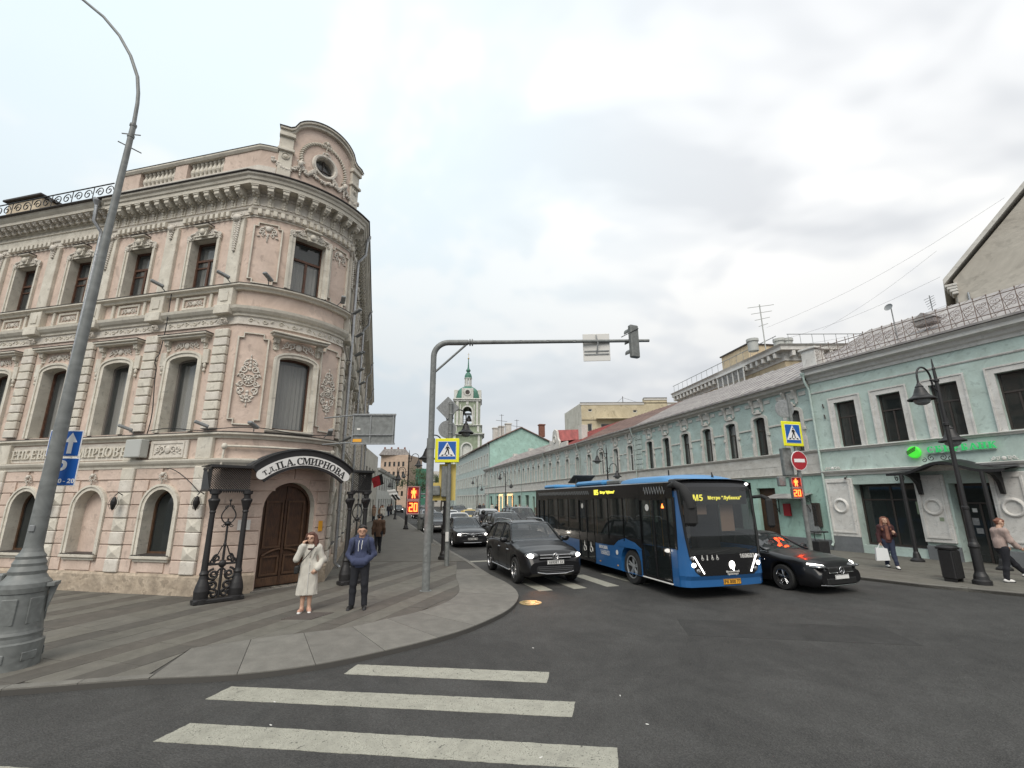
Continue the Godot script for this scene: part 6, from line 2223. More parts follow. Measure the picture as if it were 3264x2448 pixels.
	obj("eaves_cornice",gr,mats.trim_old,g)
	var gp := MB.new()
	gp.tube(I,[V3(0.6,16.8,0.12),V3(0.6,0.5,0.12)],0.07,6)
	obj("rainwater_pipe",gp,mats.galv,g)
	var p1 := frame(-19.5,75,-5.0,30.0)
	var wh := plain_house("white_house","low white house with display windows further down the left pavement",p1,30.4,6.3,8.0,mats.tower_white,[0.6,3.6],3.0,1.4,1.9,mats.windark)
	mould("cornice",wh,mats.trim,I,-15.2,15.2,[[0,6.0],[0.2,6.0],[0.4,6.3],[0,6.35]])
	plain_house("cream_house","narrow cream house between the corner mansion and the white house",frame(-15.9,53.4,-2.2,12.6),12.7,7.6,8.0,mats.cream_side,[0.6,4.0],2.6,1.1,1.8,mats.windark)
	plain_house("orange_house","distant ochre apartment house with rows of windows and a grey roof",frame(-37.5,150,7.4,-1.0),9.0,16.2,14.0,mats.orange_far,[3.5,6.5,9.5,12.6],1.5,0.7,1.5,mats.windark)
	var orf := thing("grey_roof","grey pitched roof with chimneys topping the distant ochre house","roof",W(-37.5,150,16.2))
	var om := MB.new()
	om.prism(RY(8),PackedVector2Array([V(-4.9,0),V(4.9,0),V(3.4,1.9),V(-3.4,1.9)]),-13.5,0.3)
	obj("roof_slope",om,mats.tinroof,orf)
	for i in 4:
		var c := MB.new()
		c.box(RY(8),V3(-3.5 + 2.1 * i,2.2,-3.0),V3(0.5,1.2,0.5),0.03)
		obj("chimney",c,mats.brick,orf)
	plain_house("far_house","hazy pale house closing the far end of the street",frame(-33.5,128,1.5,12),13.0,9.0,10.0,mats.cream_far,[1.0,4.6],2.6,1.1,2.0,mats.windark)
	plain_house("far_house","distant grey house standing across the end of the street",frame(-24,175,1,-0.05),34,12.5,10.0,mats.trim_old,[1.5,5.0,8.6],2.6,1.1,1.9,mats.windark)
	plain_house("far_house","pale green house beyond the tall turquoise house at the foot of the bell tower",frame(-18.5,141,5,-17),17,9.5,10.0,mats.mint_old,[1.0,5.2],2.6,1.1,2.2,mats.windark)
	var nt := thing("scaffold_sheet","green scaffold netting on a distant house front","netting",W(-28.0,150))
	var nm2 := MB.new()
	for i in 4:
		nm2.box(I,V3(0,1.5 + 3.0 * i,0),V3(5.0,2.8,0.2),0.05)
	obj("net",nm2,mats.netting,nt)
	bell_tower()
	far_trees()
	wires()
func bell_tower() -> void:
	var o := thing("bell_tower","tall green and white church bell tower with a domed top and thin spire","bell tower",W(-14.8,153),deg_to_rad(4))
	var tiers := [[0.0,22.4,4.6],[22.4,25.3,4.3],[25.3,33.6,3.95]]
	for t in tiers:
		for k in 4:
			var f := RY(90 * k) * T(0,0,t[2])
			var mb := MB.new()
			var ops := []
			if t[0] > 25.0: ops = [{"s0": -1.45,"s1": 1.45,"y0": 26.0,"y1": 31.6,"rise": 1.45,"depth": 0.9}]
			elif t[0] < 1.0: ops = [{"s0": -1.5,"s1": 1.5,"y0": 14.0,"y1": 19.6,"rise": 1.5,"depth": 0.5}]
			wall(mb,ffm(f),-t[2],t[2],t[0],t[1],ops,0.6)
			obj("wall",mb,mats.tower_green,o)
			for q in ops:
				var a := MB.new()
				var inn := [V(-1.45,q.y0)]
				var out := [V(-1.9,q.y0)]
				for i in 13:
					var an := PI - PI * i / 12.0
					inn.append(V(1.45 * cos(an),q.y1 - 1.45 + 1.45 * sin(an))); out.append(V(1.9 * cos(an),q.y1 - 1.45 + 1.9 * sin(an)))
				inn.append(V(1.45,q.y0)); out.append(V(1.9,q.y0))
				a.band(f,inn,out,0.0,0.2)
				obj("archivolt",a,mats.tower_white,o)
				if t[0] < 1.0:
					var bl := MB.new()
					flat(bl,f,arch_poly(3.0,14.0,19.6,1.5),-0.5)
					obj("arch_infill",bl,mats.tower_white,o)
			for e in [-1.0,1.0]:
				var p := MB.new()
				p.box(f,V3(e * (t[2] - 0.75),(t[0] + t[1]) / 2,0.12),V3(0.75,t[1] - t[0],0.35),0.05)
				if t[0] > 25: p.box(f,V3(e * (t[2] - 1.75),(t[0] + t[1]) / 2 - 0.6,0.06),V3(0.35,t[1] - t[0] - 1.4,0.2),0.03)
				obj("pilaster",p,mats.tower_white,o)
	for c in [[22.2,5.6,0.6],[25.1,4.9,0.5],[33.3,4.7,1.0]]:
		var m := MB.new()
		m.box(I,V3(0,c[0] + c[2] * 0.25,0),V3(c[1] * 2 - 0.7,c[2] * 0.5,c[1] * 2 - 0.7),0.1)
		m.box(I,V3(0,c[0] + c[2] * 0.75,0),V3(c[1] * 2,c[2] * 0.5,c[1] * 2),0.15)
		obj("cornice",m,mats.tower_white,o)
	var fr := MB.new()
	for k in 4:
		for e in [-3.2,0.0,3.2]: fr.box(RY(90 * k),V3(e,32.7,4.05),V3(0.8,1.0,0.3),0.05)
	obj("frieze_block",fr,mats.tower_white,o)
	for k in 4:
		var p := MB.new()
		p.prism(RY(90 * k) * T(0,0,4.3),PackedVector2Array([V(-4.4,22.9),V(4.4,22.9),V(0,24.8)]),0.0,0.6)
		obj("pediment",p,mats.tower_green,o)
	var bl := MB.new()
	for y in [26.9,27.5]: bl.box(I,V3(0,y,3.4),V3(2.9,0.08,0.08))
	for y in [29.6,30.0]: bl.box(I,V3(0,y,0),V3(6.8,0.3,0.3))
	bl.lathe(T(0.5,27.4,0.5),[[0.95,0.0],[0.85,0.3],[0.6,1.2],[0.45,1.7],[0.0,1.9]],14)
	obj("bell",bl,mats.iron,o)
	var fl := MB.new()
	fl.box(I,V3(0,25.6,0),V3(7.2,0.4,7.2))
	obj("bell_floor",fl,mats.tower_white,o)
	var dm := MB.new()
	var prof := []
	for i in 11:
		var a := PI / 2 * i / 10.0
		prof.append([4.35 * cos(a) + 0.6 * sin(a) * (1 - sin(a)),34.3 + 5.0 * sin(a)])
	dm.lathe(RY(22.5),prof,8)
	obj("dome",dm,mats.copper,o)
	for k in 4:
		var f := RY(90 * k)
		var d := MB.new()
		d.box(f,V3(0,36.0,3.7),V3(3.0,3.4,1.2),0.1)
		for e in [-1.0,1.0]: d.box(f,V3(e * 1.55,35.9,3.9),V3(0.7,3.6,1.2),0.1)
		d.lathe(f * Transform3D(Basis(Vector3.RIGHT,PI / 2),V3(0,36.3,4.3)),[[0.7,0.0],[0.75,0.25],[1.1,0.25],[1.2,0.0]],18)
		obj("dormer",d,mats.tower_white,o)
		var e := MB.new()
		e.lathe(f * Transform3D(Basis(Vector3.RIGHT,PI / 2),V3(0,36.3,4.32)),[[0.0,0.05],[0.7,0.05]],14)
		obj("dormer_eye",e,mats.windark,o)
	var ln := MB.new()
	for k in 8:
		var a := TAU * (k + 0.5) / 8.0
		ln.box(Transform3D(Basis(Vector3.UP,-a),V3(cos(a) * 1.05,40.6,sin(a) * 1.05)),Vector3(),V3(0.25,2.8,0.55),0.04)
	ln.lathe(I,[[1.3,39.1],[1.35,39.5],[1.15,39.6]],12)
	ln.lathe(I,[[1.1,41.6],[1.15,41.8],[1.35,41.9],[1.35,42.1],[0.0,42.2]],12)
	obj("lantern",ln,mats.tower_white,o)
	var cp := MB.new()
	cp.lathe(I,[[1.25,42.1],[1.2,42.9],[0.9,43.7],[0.5,44.1],[0.45,44.3],[0.8,44.7],[0.7,45.1],[0.35,45.5],[0.25,46.2],[0.12,48.9]],12)
	obj("spire",cp,mats.copper,o)
	var bb := MB.new()
	bb.ball(I,V3(0,49.1,0),V3(0.3,0.3,0.3),10,6)
	bb.tube(I,[V3(0,49.3,0),V3(0,51.2,0)],0.05,4); bb.box(I,V3(0,50.5,0),V3(0.7,0.07,0.07))
	obj("cross",bb,mats.brass,o)
func tree(at: Vector3,h: float,r: float,sd: int,label: String) -> void:
	var o := thing("street_tree",label,"tree",at,0.0,"")
	var rg := RandomNumberGenerator.new()
	rg.seed = sd
	var t := MB.new()
	t.tube(I,[Vector3(),V3(0.1,h * 0.3,0),V3(0,h * 0.55,0.1),V3(0.1,h * 0.85,0)],[0.22,0.17,0.12,0.04],7)
	for i in 7:
		var a := rg.randf() * TAU
		var y0 := h * rg.randf_range(0.3,0.6)
		t.tube(I,[V3(0,y0,0),V3(cos(a) * r * 0.4,y0 + h * 0.14,sin(a) * r * 0.4),V3(cos(a) * r * 0.8,y0 + h * 0.2,sin(a) * r * 0.8)],[0.09,0.06,0.025],5)
	obj("trunk",t,mats.bark,o)
	var c := MB.new()
	for k in 26:
		var d := V3(rg.randfn(),rg.randfn() * 0.9,rg.randfn()).normalized() * pow(rg.randf(),0.4)
		var cc := V3(d.x * r,h * 0.66 + d.y * h * 0.32,d.z * r)
		for i in 110:
			var p := cc + V3(rg.randfn(),rg.randfn() * 0.8,rg.randfn()) * r * 0.17
			var u := V3(rg.randfn(),rg.randfn(),rg.randfn()).normalized()
			var v := u.cross(V3(rg.randfn(),rg.randfn(),rg.randfn())).normalized()
			var s := rg.randf_range(0.09,0.17)
			c.tri(p,p + (u + v * 0.5) * s,p + u * s * 2.0)
			c.tri(p,p + u * s * 2.0,p + (u - v * 0.5) * s)
	obj("crown",c,mats.leaf,o)
func far_trees() -> void:
	tree(W(-20.0,100),9.0,3.4,3,"leafy dark street tree on the left pavement beyond the white house")
	tree(W(-16.6,112),9.5,2.6,8,"slim dark street tree in front of the bell tower's neighbours")
func wires() -> void:
	var list := [[V3(31.0,18.6,-44),V3(33.2,21.0,-33),0.3],[V3(27.0,18.0,-46),V3(33.0,18.8,-33),0.5],[V3(29.0,17.6,-46),V3(34.0,16.8,-32.2),0.6],[V3(26.6,19.6,-46),V3(38.5,25.0,-32),0.8]]
	for w in list:
		var mb := MB.new()
		var pts := []
		for i in 13:
			var t := i / 12.0
			pts.append((w[0] as Vector3).lerp(w[1],t) - V3(0,w[2] * sin(PI * t),0))
		mb.tube(I,pts,0.008,4)
		var o := obj("overhead_wire",mb,mats.black,self)
		o.name = numbered("overhead_wire")
		o.set_meta("label","thin overhead wire between the yellow block and the beige gable"); o.set_meta("category","wire"); o.set_meta("group","overhead wires above the right-hand roofs")

# ------------------------------------------------------------------ lamps,poles,signs,signals
func lamp_arm(mb: MB,e: float,y: float) -> void:
	var pts := [V3(e * 0.06,y - 0.62,0),V3(e * 0.20,y - 0.55,0),V3(e * 0.22,y - 0.25,0)]
	for i in 13:
		var a := PI - PI * i / 12.0
		pts.append(V3(e * (0.52 + 0.30 * cos(a)),y - 0.25 + 0.33 * sin(a),0))
	pts.append(V3(e * 0.82,y - 0.42,0))
	mb.tube(I,pts,0.028,7)
	mb.tube(I,[V3(0,y - 0.30,0),V3(e * 0.22,y - 0.30,0)],0.022,6)
	mb.ball(I,V3(e * 0.22,y - 0.30,0),V3(0.05,0.04,0.05),8,5)
func lamp_post() -> Node3D:
	var o := thing("street_lamp","","street lamp",Vector3(),0.0,"black double-armed street lamps")
	var b := MB.new()
	b.lathe(I,[[0.22,0.0],[0.22,0.10],[0.175,0.14],[0.165,0.22],[0.13,0.30],[0.118,0.34],[0.115,0.95],[0.135,1.0],[0.125,1.06],[0.10,1.12],[0.085,1.22]],8)
	obj("lamp_base",b,mats.iron,o)
	var p := MB.new()
	p.lathe(I,[[0.085,1.2],[0.075,2.0],[0.09,2.02],[0.09,2.08],[0.065,2.1],[0.055,4.4],[0.085,4.42],[0.085,4.50],[0.055,4.52],[0.05,5.75],[0.075,5.77],[0.075,5.83],[0.045,5.86],[0.038,6.15],[0.055,6.17],[0.03,6.24],[0.012,6.5]],10)
	obj("pole",p,mats.iron,o)
	for a in [[1.0,6.1],[-1.0,4.95]]:
		var ar := MB.new()
		lamp_arm(ar,a[0],a[1])
		var arm := obj("arm",ar,mats.iron,o)
		var s := MB.new()
		var X := T(a[0] * 0.82,a[1] - 0.95,0)
		s.lathe(X,[[0.34,0.0],[0.345,0.03],[0.33,0.05],[0.22,0.12],[0.17,0.20],[0.13,0.32],[0.10,0.38],[0.11,0.40],[0.06,0.46],[0.035,0.52],[0.03,0.56]],18)
		obj("lamp_shade",s,mats.iron,arm)
		var g := MB.new()
		g.lathe(X,[[0.0,-0.16],[0.10,-0.145],[0.18,-0.09],[0.21,0.0]],16)
		obj("glass_bowl",g,mats.signback,arm)
	return o
func street_lamps() -> void:
	var l := lamp_post()
	var left := deg_to_rad(15.8)
	var spots := [[-2.81,20.08,left,"black double-armed street lamp on the left pavement just behind the crossing sign post"],[-8.8,40.15,left,"black double-armed street lamp on the left pavement seen behind the pedestrian signal"],[-14.63,60.37,left,"black double-armed street lamp on the left kerb beside the pedestrians in beige"],[-20.2,80.5,left,""],[-26.0,98.0,left,""],
		[12.95,13.85,deg_to_rad(197.5),"black double-armed street lamp on the right pavement beside the litter bin"],[7.4,37.0,left + PI,"black double-armed street lamp in front of the grey mint house with quoins"],[-0.99,67.0,left + PI,"black double-armed street lamp in front of the long grey mint row house"],[-6.35,86.0,left + PI,"black double-armed street lamp in front of the tall turquoise house"]]
	var far := "distant black double-armed street lamp far down the left pavement"
	for i in spots.size():
		var s = spots[i]
		var lab: String = s[3] if s[3] else far
		if i == 0:
			l.position = W(s[0],s[1]); l.rotation.y = s[2]; l.set_meta("label",lab)
		else:
			var c := dup(l,W(s[0],s[1]),s[2],lab)
			if i == 5: c.get_child(3).rotate_y(deg_to_rad(25.5))
func crossing_sign(o: Node3D,x: Transform3D,size: float) -> void:
	var h := size / 2
	var b := MB.new()
	b.box(x,V3(0,0,0),V3(size,size,0.05),0.02)
	var s := obj("crossing_sign",b,mats.sign_yellow,o)
	var w := MB.new()
	w.box(x,V3(0,0,0.027),V3(size * 0.76,size * 0.76,0.006))
	obj("white_rim",w,mats.sign_white,s)
	var bl := MB.new()
	bl.box(x,V3(0,0,0.032),V3(size * 0.73,size * 0.73,0.006))
	obj("blue_field",bl,mats.sign_blue,s)
	var t := MB.new()
	t.prism(x,PackedVector2Array([V(-0.345,-0.25) * size,V(0.345,-0.25) * size,V(0,0.345) * size]),0.035,0.040)
	obj("white_triangle",t,mats.sign_white,s)
	var m := MB.new()
	m.prism(x,PackedVector2Array(arcpts(0.02 * size,0.215 * size,0.032 * size,0.032 * size,0,330,11)),0.040,0.044)
	for q in [[[-0.035,0.165],[0.055,0.165],[0.075,0.02],[-0.015,0.02]],[[-0.035,0.165],[-0.075,0.05],[-0.05,0.04],[-0.015,0.13]],[[0.055,0.165],[0.125,0.08],[0.11,0.055],[0.05,0.12]],[[-0.015,0.03],[0.035,0.03],[-0.07,-0.19],[-0.115,-0.19]],[[0.025,0.03],[0.075,0.03],[0.105,-0.18],[0.06,-0.18]],[[-0.25,-0.225],[-0.16,-0.225],[-0.13,-0.17],[-0.20,-0.17]],[[-0.05,-0.225],[0.03,-0.225],[0.03,-0.18],[-0.04,-0.18]],[[0.16,-0.225],[0.25,-0.225],[0.20,-0.17],[0.13,-0.17]]]:
		var p := PackedVector2Array()
		for e in q: p.append(V(e[0],e[1]) * size)
		m.prism(x,p,0.040,0.044)
	obj("walking_figure",m,mats.black,s)
func ped_signal(o: Node3D,x: Transform3D,w: float,lit_text: String) -> void:
	for k in 2:
		var X := x * T(0,-k * (w * 1.12),0)
		var b := MB.new()
		b.box(X,V3(0,0,-0.08),V3(w,w * 1.08,0.16),0.02)
		b.band(X,[V(-w * 0.44,-w * 0.46),V(-w * 0.44,w * 0.46),V(w * 0.44,w * 0.46),V(w * 0.44,-w * 0.46)],[V(-w * 0.5,-w * 0.54),V(-w * 0.5,w * 0.54),V(w * 0.5,w * 0.54),V(w * 0.5,-w * 0.54)],0.0,0.06,true)
		var s := obj("pedestrian_signal" if k == 0 else "signal_counter",b,mats.polegrey2,o)
		var f := MB.new()
		f.box(X,V3(0,0,0.004),V3(w * 0.88,w * 0.92,0.008))
		obj("signal_face",f,mats.led_off,s)
		var g := MB.new()
		if k == 0:
			g.prism(X,PackedVector2Array(arcpts(0,w * 0.31,w * 0.075,w * 0.075,0,330,11)),0.008,0.016)
			for q in [rect(-0.10,-0.05,0.10,0.22),rect(-0.19,-0.04,-0.12,0.20),rect(0.12,-0.04,0.19,0.20),PackedVector2Array([V(-0.10,-0.05),V(-0.01,-0.05),V(-0.05,-0.40),V(-0.15,-0.40)]),PackedVector2Array([V(0.01,-0.05),V(0.10,-0.05),V(0.15,-0.40),V(0.05,-0.40)])]:
				var p := PackedVector2Array()
				for e in q: p.append(e * w)
				g.prism(X,p,0.008,0.016)
		else:
			var seg := {"2": [0,1,3,4,6],"0": [0,1,2,4,5,6]}
			for i in 2:
				var cx0 := (-0.19 + 0.38 * i) * w
				for j in seg[lit_text[i]]:
					var r: Rect2 = [Rect2(-0.14,0.26,0.28,0.08),Rect2(0.07,0.0,0.08,0.32),Rect2(-0.15,0.0,0.08,0.32),Rect2(-0.14,-0.04,0.28,0.08),Rect2(-0.15,-0.32,0.08,0.32),Rect2(0.07,-0.32,0.08,0.32),Rect2(-0.14,-0.34,0.28,0.08)][j]
					g.prism(X,rect(cx0 + r.position.x * w,r.position.y * w,cx0 + r.end.x * w,r.end.y * w),0.008,0.016)
		obj("lit_figure",g,mats.led_red,s)
		var l := OmniLight3D.new()
		l.name = "signal_light"
		l.light_color = Color(1.0,0.25,0.1)
		l.light_energy = 0.12
		l.light_size = 0.1
		l.omni_range = 12.0
		l.omni_attenuation = 2.0
		l.shadow_enabled = true
		s.add_child(l)
		l.position = X * V3(0,0,0.10)
func street_furniture() -> void:
	street_lamps()
	var o := thing("lamp_mast","tall grey tapering lamp mast with a fluted base and a bent arm","lamp mast",W(-7.45,7.65))
	var b := MB.new()
	b.lathe(I,[[0.36,0.0],[0.36,0.34],[0.325,0.36],[0.318,0.42],[0.325,0.46],[0.31,0.50],[0.305,0.54],[0.29,1.02],[0.305,1.03],[0.315,1.10],[0.305,1.16],[0.25,1.22],[0.215,1.28],[0.225,1.33],[0.195,1.40],[0.20,1.44],[0.17,1.50],[0.178,1.54],[0.135,1.60],[0.118,1.66]],24)
	obj("mast_base",b,mats.polegrey2,o)
	for i in 6:
		var d := MB.new()
		d.box(RY(60 * i + 20),V3(0,0.78,0.292),V3(0.19,0.36,0.02),0.01)
		obj("base_panel",d,mats.polegrey2,o)
		var d2 := MB.new()
		d2.box(RY(60 * i + 20),V3(0,0.17,0.353),V3(0.20,0.12,0.02),0.01)
		obj("foot_panel",d2,mats.polegrey2,o)
	var br := MB.new()
	br.box(RY(25),V3(0.34,1.12,0),V3(0.09,0.05,0.24)); br.prism(RY(25) * T(0.31,0,0.0),PackedVector2Array([V(0,1.10),V(0.09,1.10),V(0,0.72)]),-0.02,0.02)
	br.box(RY(205),V3(0.29,1.24,0),V3(0.12,0.12,0.18),0.02)
	obj("base_bracket",br,mats.polegrey,o)
	var p := MB.new()
	p.tube(I,[V3(0,1.6,0),V3(0.02,4.7,0),V3(0.05,7.4,0),V3(0.08,9.45,0)],[0.118,0.082,0.060,0.047],16)
	for y in [9.2,9.45]: p.tube(I,[V3(0.075,y,0),V3(0.08,y + 0.05,0)],0.058,12)
	obj("pole",p,mats.polegrey,o)
	var hd := MB.new()
	hd.box(I,V3(0.02,1.95,0.115),V3(0.08,0.10,0.03),0.01)
	for q in [[9.30,0.0],[9.05,0.8]]:
		hd.tube(RY(rad_to_deg(q[1])),[V3(-0.11,q[0],0),V3(0.26,q[0] - 0.05,0)],0.012,5)
	obj("bolt",hd,mats.signback,o)
	var a := MB.new()
	a.tube(I,[V3(0.085,9.4,0),V3(0.06,10.0,0),V3(0.03,10.25,0),V3(-0.06,10.65,0),V3(-0.30,11.18,0),V3(-0.63,11.70,0),V3(-1.06,12.2,0),V3(-1.61,12.68,0),V3(-2.4,13.1,0)],[0.036,0.033,0.032,0.031,0.03,0.029,0.028,0.026,0.024],10)
	obj("arm",a,mats.polegrey,o)
	var lh := MB.new()
	lh.box(T(-2.8,13.2,0) * RZ(-15),Vector3(),V3(0.8,0.14,0.3),0.05)
	obj("lamp_head",lh,mats.polegrey,o)
	var sg := thing("direction_plate","blue plate with a white upward arrow strapped to the tall lamp mast","sign",W(-7.52,7.86,3.30),deg_to_rad(8))
	var s1 := MB.new()
	s1.box(I,Vector3(),V3(0.50,0.44,0.012),0.004)
	obj("plate",s1,mats.sign_white,sg)
	var s2 := MB.new()
	s2.box(I,V3(0,0,0.008),V3(0.47,0.41,0.006))
	obj("blue_field",s2,mats.sign_blue,sg)
	var s3 := MB.new()
	s3.prism(I,PackedVector2Array([V(0.06,-0.17),V(0.13,-0.17),V(0.13,0.02),V(0.19,0.02),V(0.095,0.18),V(0.0,0.02),V(0.06,0.02)]),0.011,0.015)
	obj("arrow",s3,mats.sign_white,sg)
	var sp := thing("parking_plate","blue parking plate with a white P and hours strapped to the tall lamp mast","sign",W(-7.50,7.86,2.83),deg_to_rad(8))
	var q1 := MB.new()
	q1.box(I,Vector3(),V3(0.52,0.46,0.012),0.004)
	obj("plate",q1,mats.sign_white,sp)
	var q2 := MB.new()
	q2.box(I,V3(0,0,0.008),V3(0.49,0.43,0.006))
	obj("blue_field",q2,mats.sign_blue,sp)
	inst("letter",text("P",0.26,0.004,"Droid Sans",true),mats.sign_white,sp,T(-0.0,0.05,0.013))
	inst("hours",text("8:00 - 20",0.07,0.004,"Droid Sans",true),mats.sign_white,sp,T(0.06,-0.15,0.013))
	var m := thing("signal_mast","grey cantilever signal mast arching over the road from the left pavement","signal mast",W(-2.32,13.34))
	var mm := MB.new()
	mm.tube(I,[V3(0,-0.05,0),V3(0,3.95,0)],0.105,14)
	mm.tube(I,[V3(0,3.75,0),V3(0,4.05,0)],0.115,14)
	mm.lathe(I,[[0.16,0.0],[0.16,0.012],[0.11,0.014]],14)
	var pts := [V3(0,4.0,0),V3(-0.01,6.45,0)]
	for i in 9:
		var an := PI - PI / 2 * i / 8.0
		pts.append(V3(0.42 + 0.43 * cos(an),6.50 + 0.43 * sin(an),0))
	pts.append(V3(1.0,6.93,0))
	mm.tube(I,pts,0.085,12)
	obj("pole",mm,mats.polegrey,m)
	var ar := MB.new()
	ar.tube(I,[V3(0.95,6.93,0),V3(6.45,6.96,0)],[0.065,0.045],10)
	for x in [1.05,1.12]: ar.tube(I,[V3(x,6.93,0),V3(x + 0.03,6.93,0)],0.11,10)
	obj("arm",ar,mats.polegrey,m)
	var bc := MB.new()
	bc.tube(I,[V3(0.03,6.0,0),V3(0.95,6.86,0)],0.032,8)
	for x in [1.8,2.6,3.4,4.2]: bc.box(I,V3(x,6.94,0.06),V3(0.08,0.06,0.03))
	for y in [4.6,5.4,6.1]: bc.box(I,V3(0,y,0.085),V3(0.03,0.16,0.02))
	obj("brace",bc,mats.polegrey,m)
	var dh := MB.new()
	dh.box(I,V3(-0.02,0.9,0.10),V3(0.10,0.32,0.02),0.005)
	obj("access_door",dh,mats.polegrey2,m)
	ped_signal(m,T(-0.40,2.53,0.12),0.34,"20")
	var cl := MB.new()
	cl.tube(I,[V3(0,2.5,0),V3(-0.30,2.5,0.02)],0.025,6)
	cl.tube(I,[V3(0,2.15,0),V3(-0.30,2.15,0.02)],0.025,6)
	obj("signal_bracket",cl,mats.polegrey,m)
	var sh := thing("traffic_signal","grey three-lamp traffic signal on the mast arm seen from its side","traffic signal",W(3.66,13.30,6.92),deg_to_rad(205))
	var hb := MB.new()
	hb.box(I,V3(0,0,0),V3(0.30,1.02,0.16),0.03)
	obj("housing",hb,mats.polegrey2,sh)
	for k in 3:
		var vz := MB.new()
		vz.lathe(Transform3D(Basis(Vector3.RIGHT,PI / 2),V3(0,0.33 - 0.33 * k,0.08)),[[0.12,0.0],[0.125,0.20],[0.13,0.20],[0.135,0.0]],14,PI * 0.9,PI * 2.1)
		obj("visor",vz,mats.polegrey2,sh)
	var hk := MB.new()
	hk.tube(I,[V3(-0.12,0.40,-0.1),V3(0.5,0.05,-0.05)],0.012,5)
	obj("cable",hk,mats.black,sh)
	var bp := thing("sign_plate","square white sign plate seen from its back, hung on the mast arm","sign",W(2.55,13.42,6.78),deg_to_rad(-4))
	var pm := MB.new()
	pm.box(I,Vector3(),V3(0.80,0.86,0.02),0.008)
	obj("plate_back",pm,mats.offwhite,bp)
	var prl := MB.new()
	for y in [-0.22,-0.12]: prl.box(I,V3(0,y,0.02),V3(0.74,0.035,0.025))
	prl.tube(I,[V3(0,-0.2,0.03),V3(0.04,0.1,0.12),V3(0,0.38,0.03)],0.018,6)
	obj("mounting_rail",prl,mats.signback,bp)
	var c := thing("sign_post","grey post with a yellow-edged crossing sign, a round and a diamond sign seen from behind","sign post",W(-2.42,18.14))
	var cp := MB.new()
	cp.tube(I,[V3(0,-0.05,0),V3(0,6.1,0)],0.07,12)
	cp.tube(I,[V3(0,0,0),V3(0,3.3,0)],0.085,12)
	obj("pole",cp,mats.polegrey,c)
	crossing_sign(c,T(-0.08,4.18,0.12),0.92)
	var dk := MB.new()
	dk.lathe(Transform3D(Basis(Vector3.RIGHT,PI / 2),V3(-0.13,5.03,-0.10)),[[0.0,0.012],[0.345,0.012],[0.35,0.0],[0.345,-0.012],[0.0,-0.012]],28)
	obj("round_sign_back",dk,mats.signback,c)
	var dm := MB.new()
	dm.box(T(-0.13,5.88,-0.10) * RZ(45),Vector3(),V3(0.66,0.66,0.02),0.03)
	obj("diamond_sign_back",dm,mats.signback,c)
	var cl2 := MB.new()
	for y in [4.85,5.2,5.6,6.0]: cl2.tube(I,[V3(0,y,0),V3(0,y + 0.05,0)],0.085,10)
	obj("clamp",cl2,mats.signback,c)
	var yb := MB.new()
	yb.prism(T(0,0,-0.16),PackedVector2Array([V(-0.72,2.32),V(0.24,2.32),V(0.24,3.68),V(-0.40,3.68),V(-0.40,2.98),V(-0.72,2.98)]),-0.015,0.015)
	obj("signal_backboard",yb,mats.yellow_bk,c)
	var hb2 := MB.new()
	hb2.box(I,V3(-0.12,3.02,-0.06),V3(0.34,1.15,0.14),0.03); hb2.box(I,V3(-0.50,2.68,-0.06),V3(0.34,0.36,0.14),0.03)
	obj("signal_housing",hb2,mats.polegrey,c)
	var bx := MB.new()
	bx.box(I,V3(0.0,1.02,0.10),V3(0.12,0.34,0.05),0.01)
	obj("push_button_box",bx,mats.offwhite,c)
	var tp := thing("marker_post","thin grey post with a small concrete foot on the left kerb","post",W(-4.3,26.1))
	var tm := MB.new()
	tm.tube(I,[V3(0,0,0),V3(0,2.3,0)],0.05,8)
	obj("pole",tm,mats.polegrey,tp)
	var tf := MB.new()
	tf.lathe(I,[[0.22,0.0],[0.18,0.06],[0.06,0.12]],8)
	obj("foot",tf,mats.kerb,tp)
	var rs := thing("road_sign","large dark road sign seen from behind on brackets beside the mansion corner","sign",W(-4.17,14.0,4.42),deg_to_rad(2))
	var r := MB.new()
	r.box(I,Vector3(),V3(1.26,0.88,0.03),0.01)
	obj("sign_back",r,mats.polegrey,rs)
	var rf := MB.new()
	for q in [[0,0.44,1.3,0.05],[0,-0.44,1.3,0.05],[0,-0.17,1.2,0.04]]: rf.box(I,V3(q[0],q[1],0.03),V3(q[2],q[3],0.05))
	for x in [-0.62,-0.1,0.58]: rf.box(I,V3(x,0,0.02),V3(0.035,0.88,0.04))
	for y in [0.42,-0.40]: rf.tube(I,[V3(-0.6,y,0.03),V3(-1.62,y - 0.02,-0.35)],0.025,6)
	obj("frame",rf,mats.signback,rs)
	var rl := MB.new()
	rl.box(I,V3(-0.47,-0.34,0.022),V3(0.26,0.09,0.006))
	obj("yellow_label",rl,mats.orange,rs)
	var rl2 := MB.new()
	rl2.box(I,V3(-0.45,0.0,0.022),V3(0.10,0.06,0.006))
	obj("grey_label",rl2,mats.offwhite,rs)
	var d := thing("sign_post","post on the right pavement with crossing sign, no-entry disc and red pedestrian signal","sign post",W(10.25,17.0))
	var dp := MB.new()
	dp.tube(I,[V3(0,-0.05,0),V3(0,6.05,0)],0.06,12)
	dp.tube(I,[V3(0,0,0),V3(0,3.2,0)],0.075,12)
	obj("pole",dp,mats.polegrey,d)
	crossing_sign(d,T(-0.10,4.60,0.10) * RY(17),0.90)
	var ds := MB.new()
	ds.lathe(T(-0.18,5.55,-0.02) * RY(-2) * Transform3D(Basis(Vector3.RIGHT,PI / 2),Vector3()),[[0.0,0.012],[0.335,0.012],[0.34,0.0],[0.335,-0.012],[0.0,-0.012]],28)
	obj("round_sign_back",ds,mats.signback,d)
	var NX := T(0.0,3.64,0.10) * RY(15)
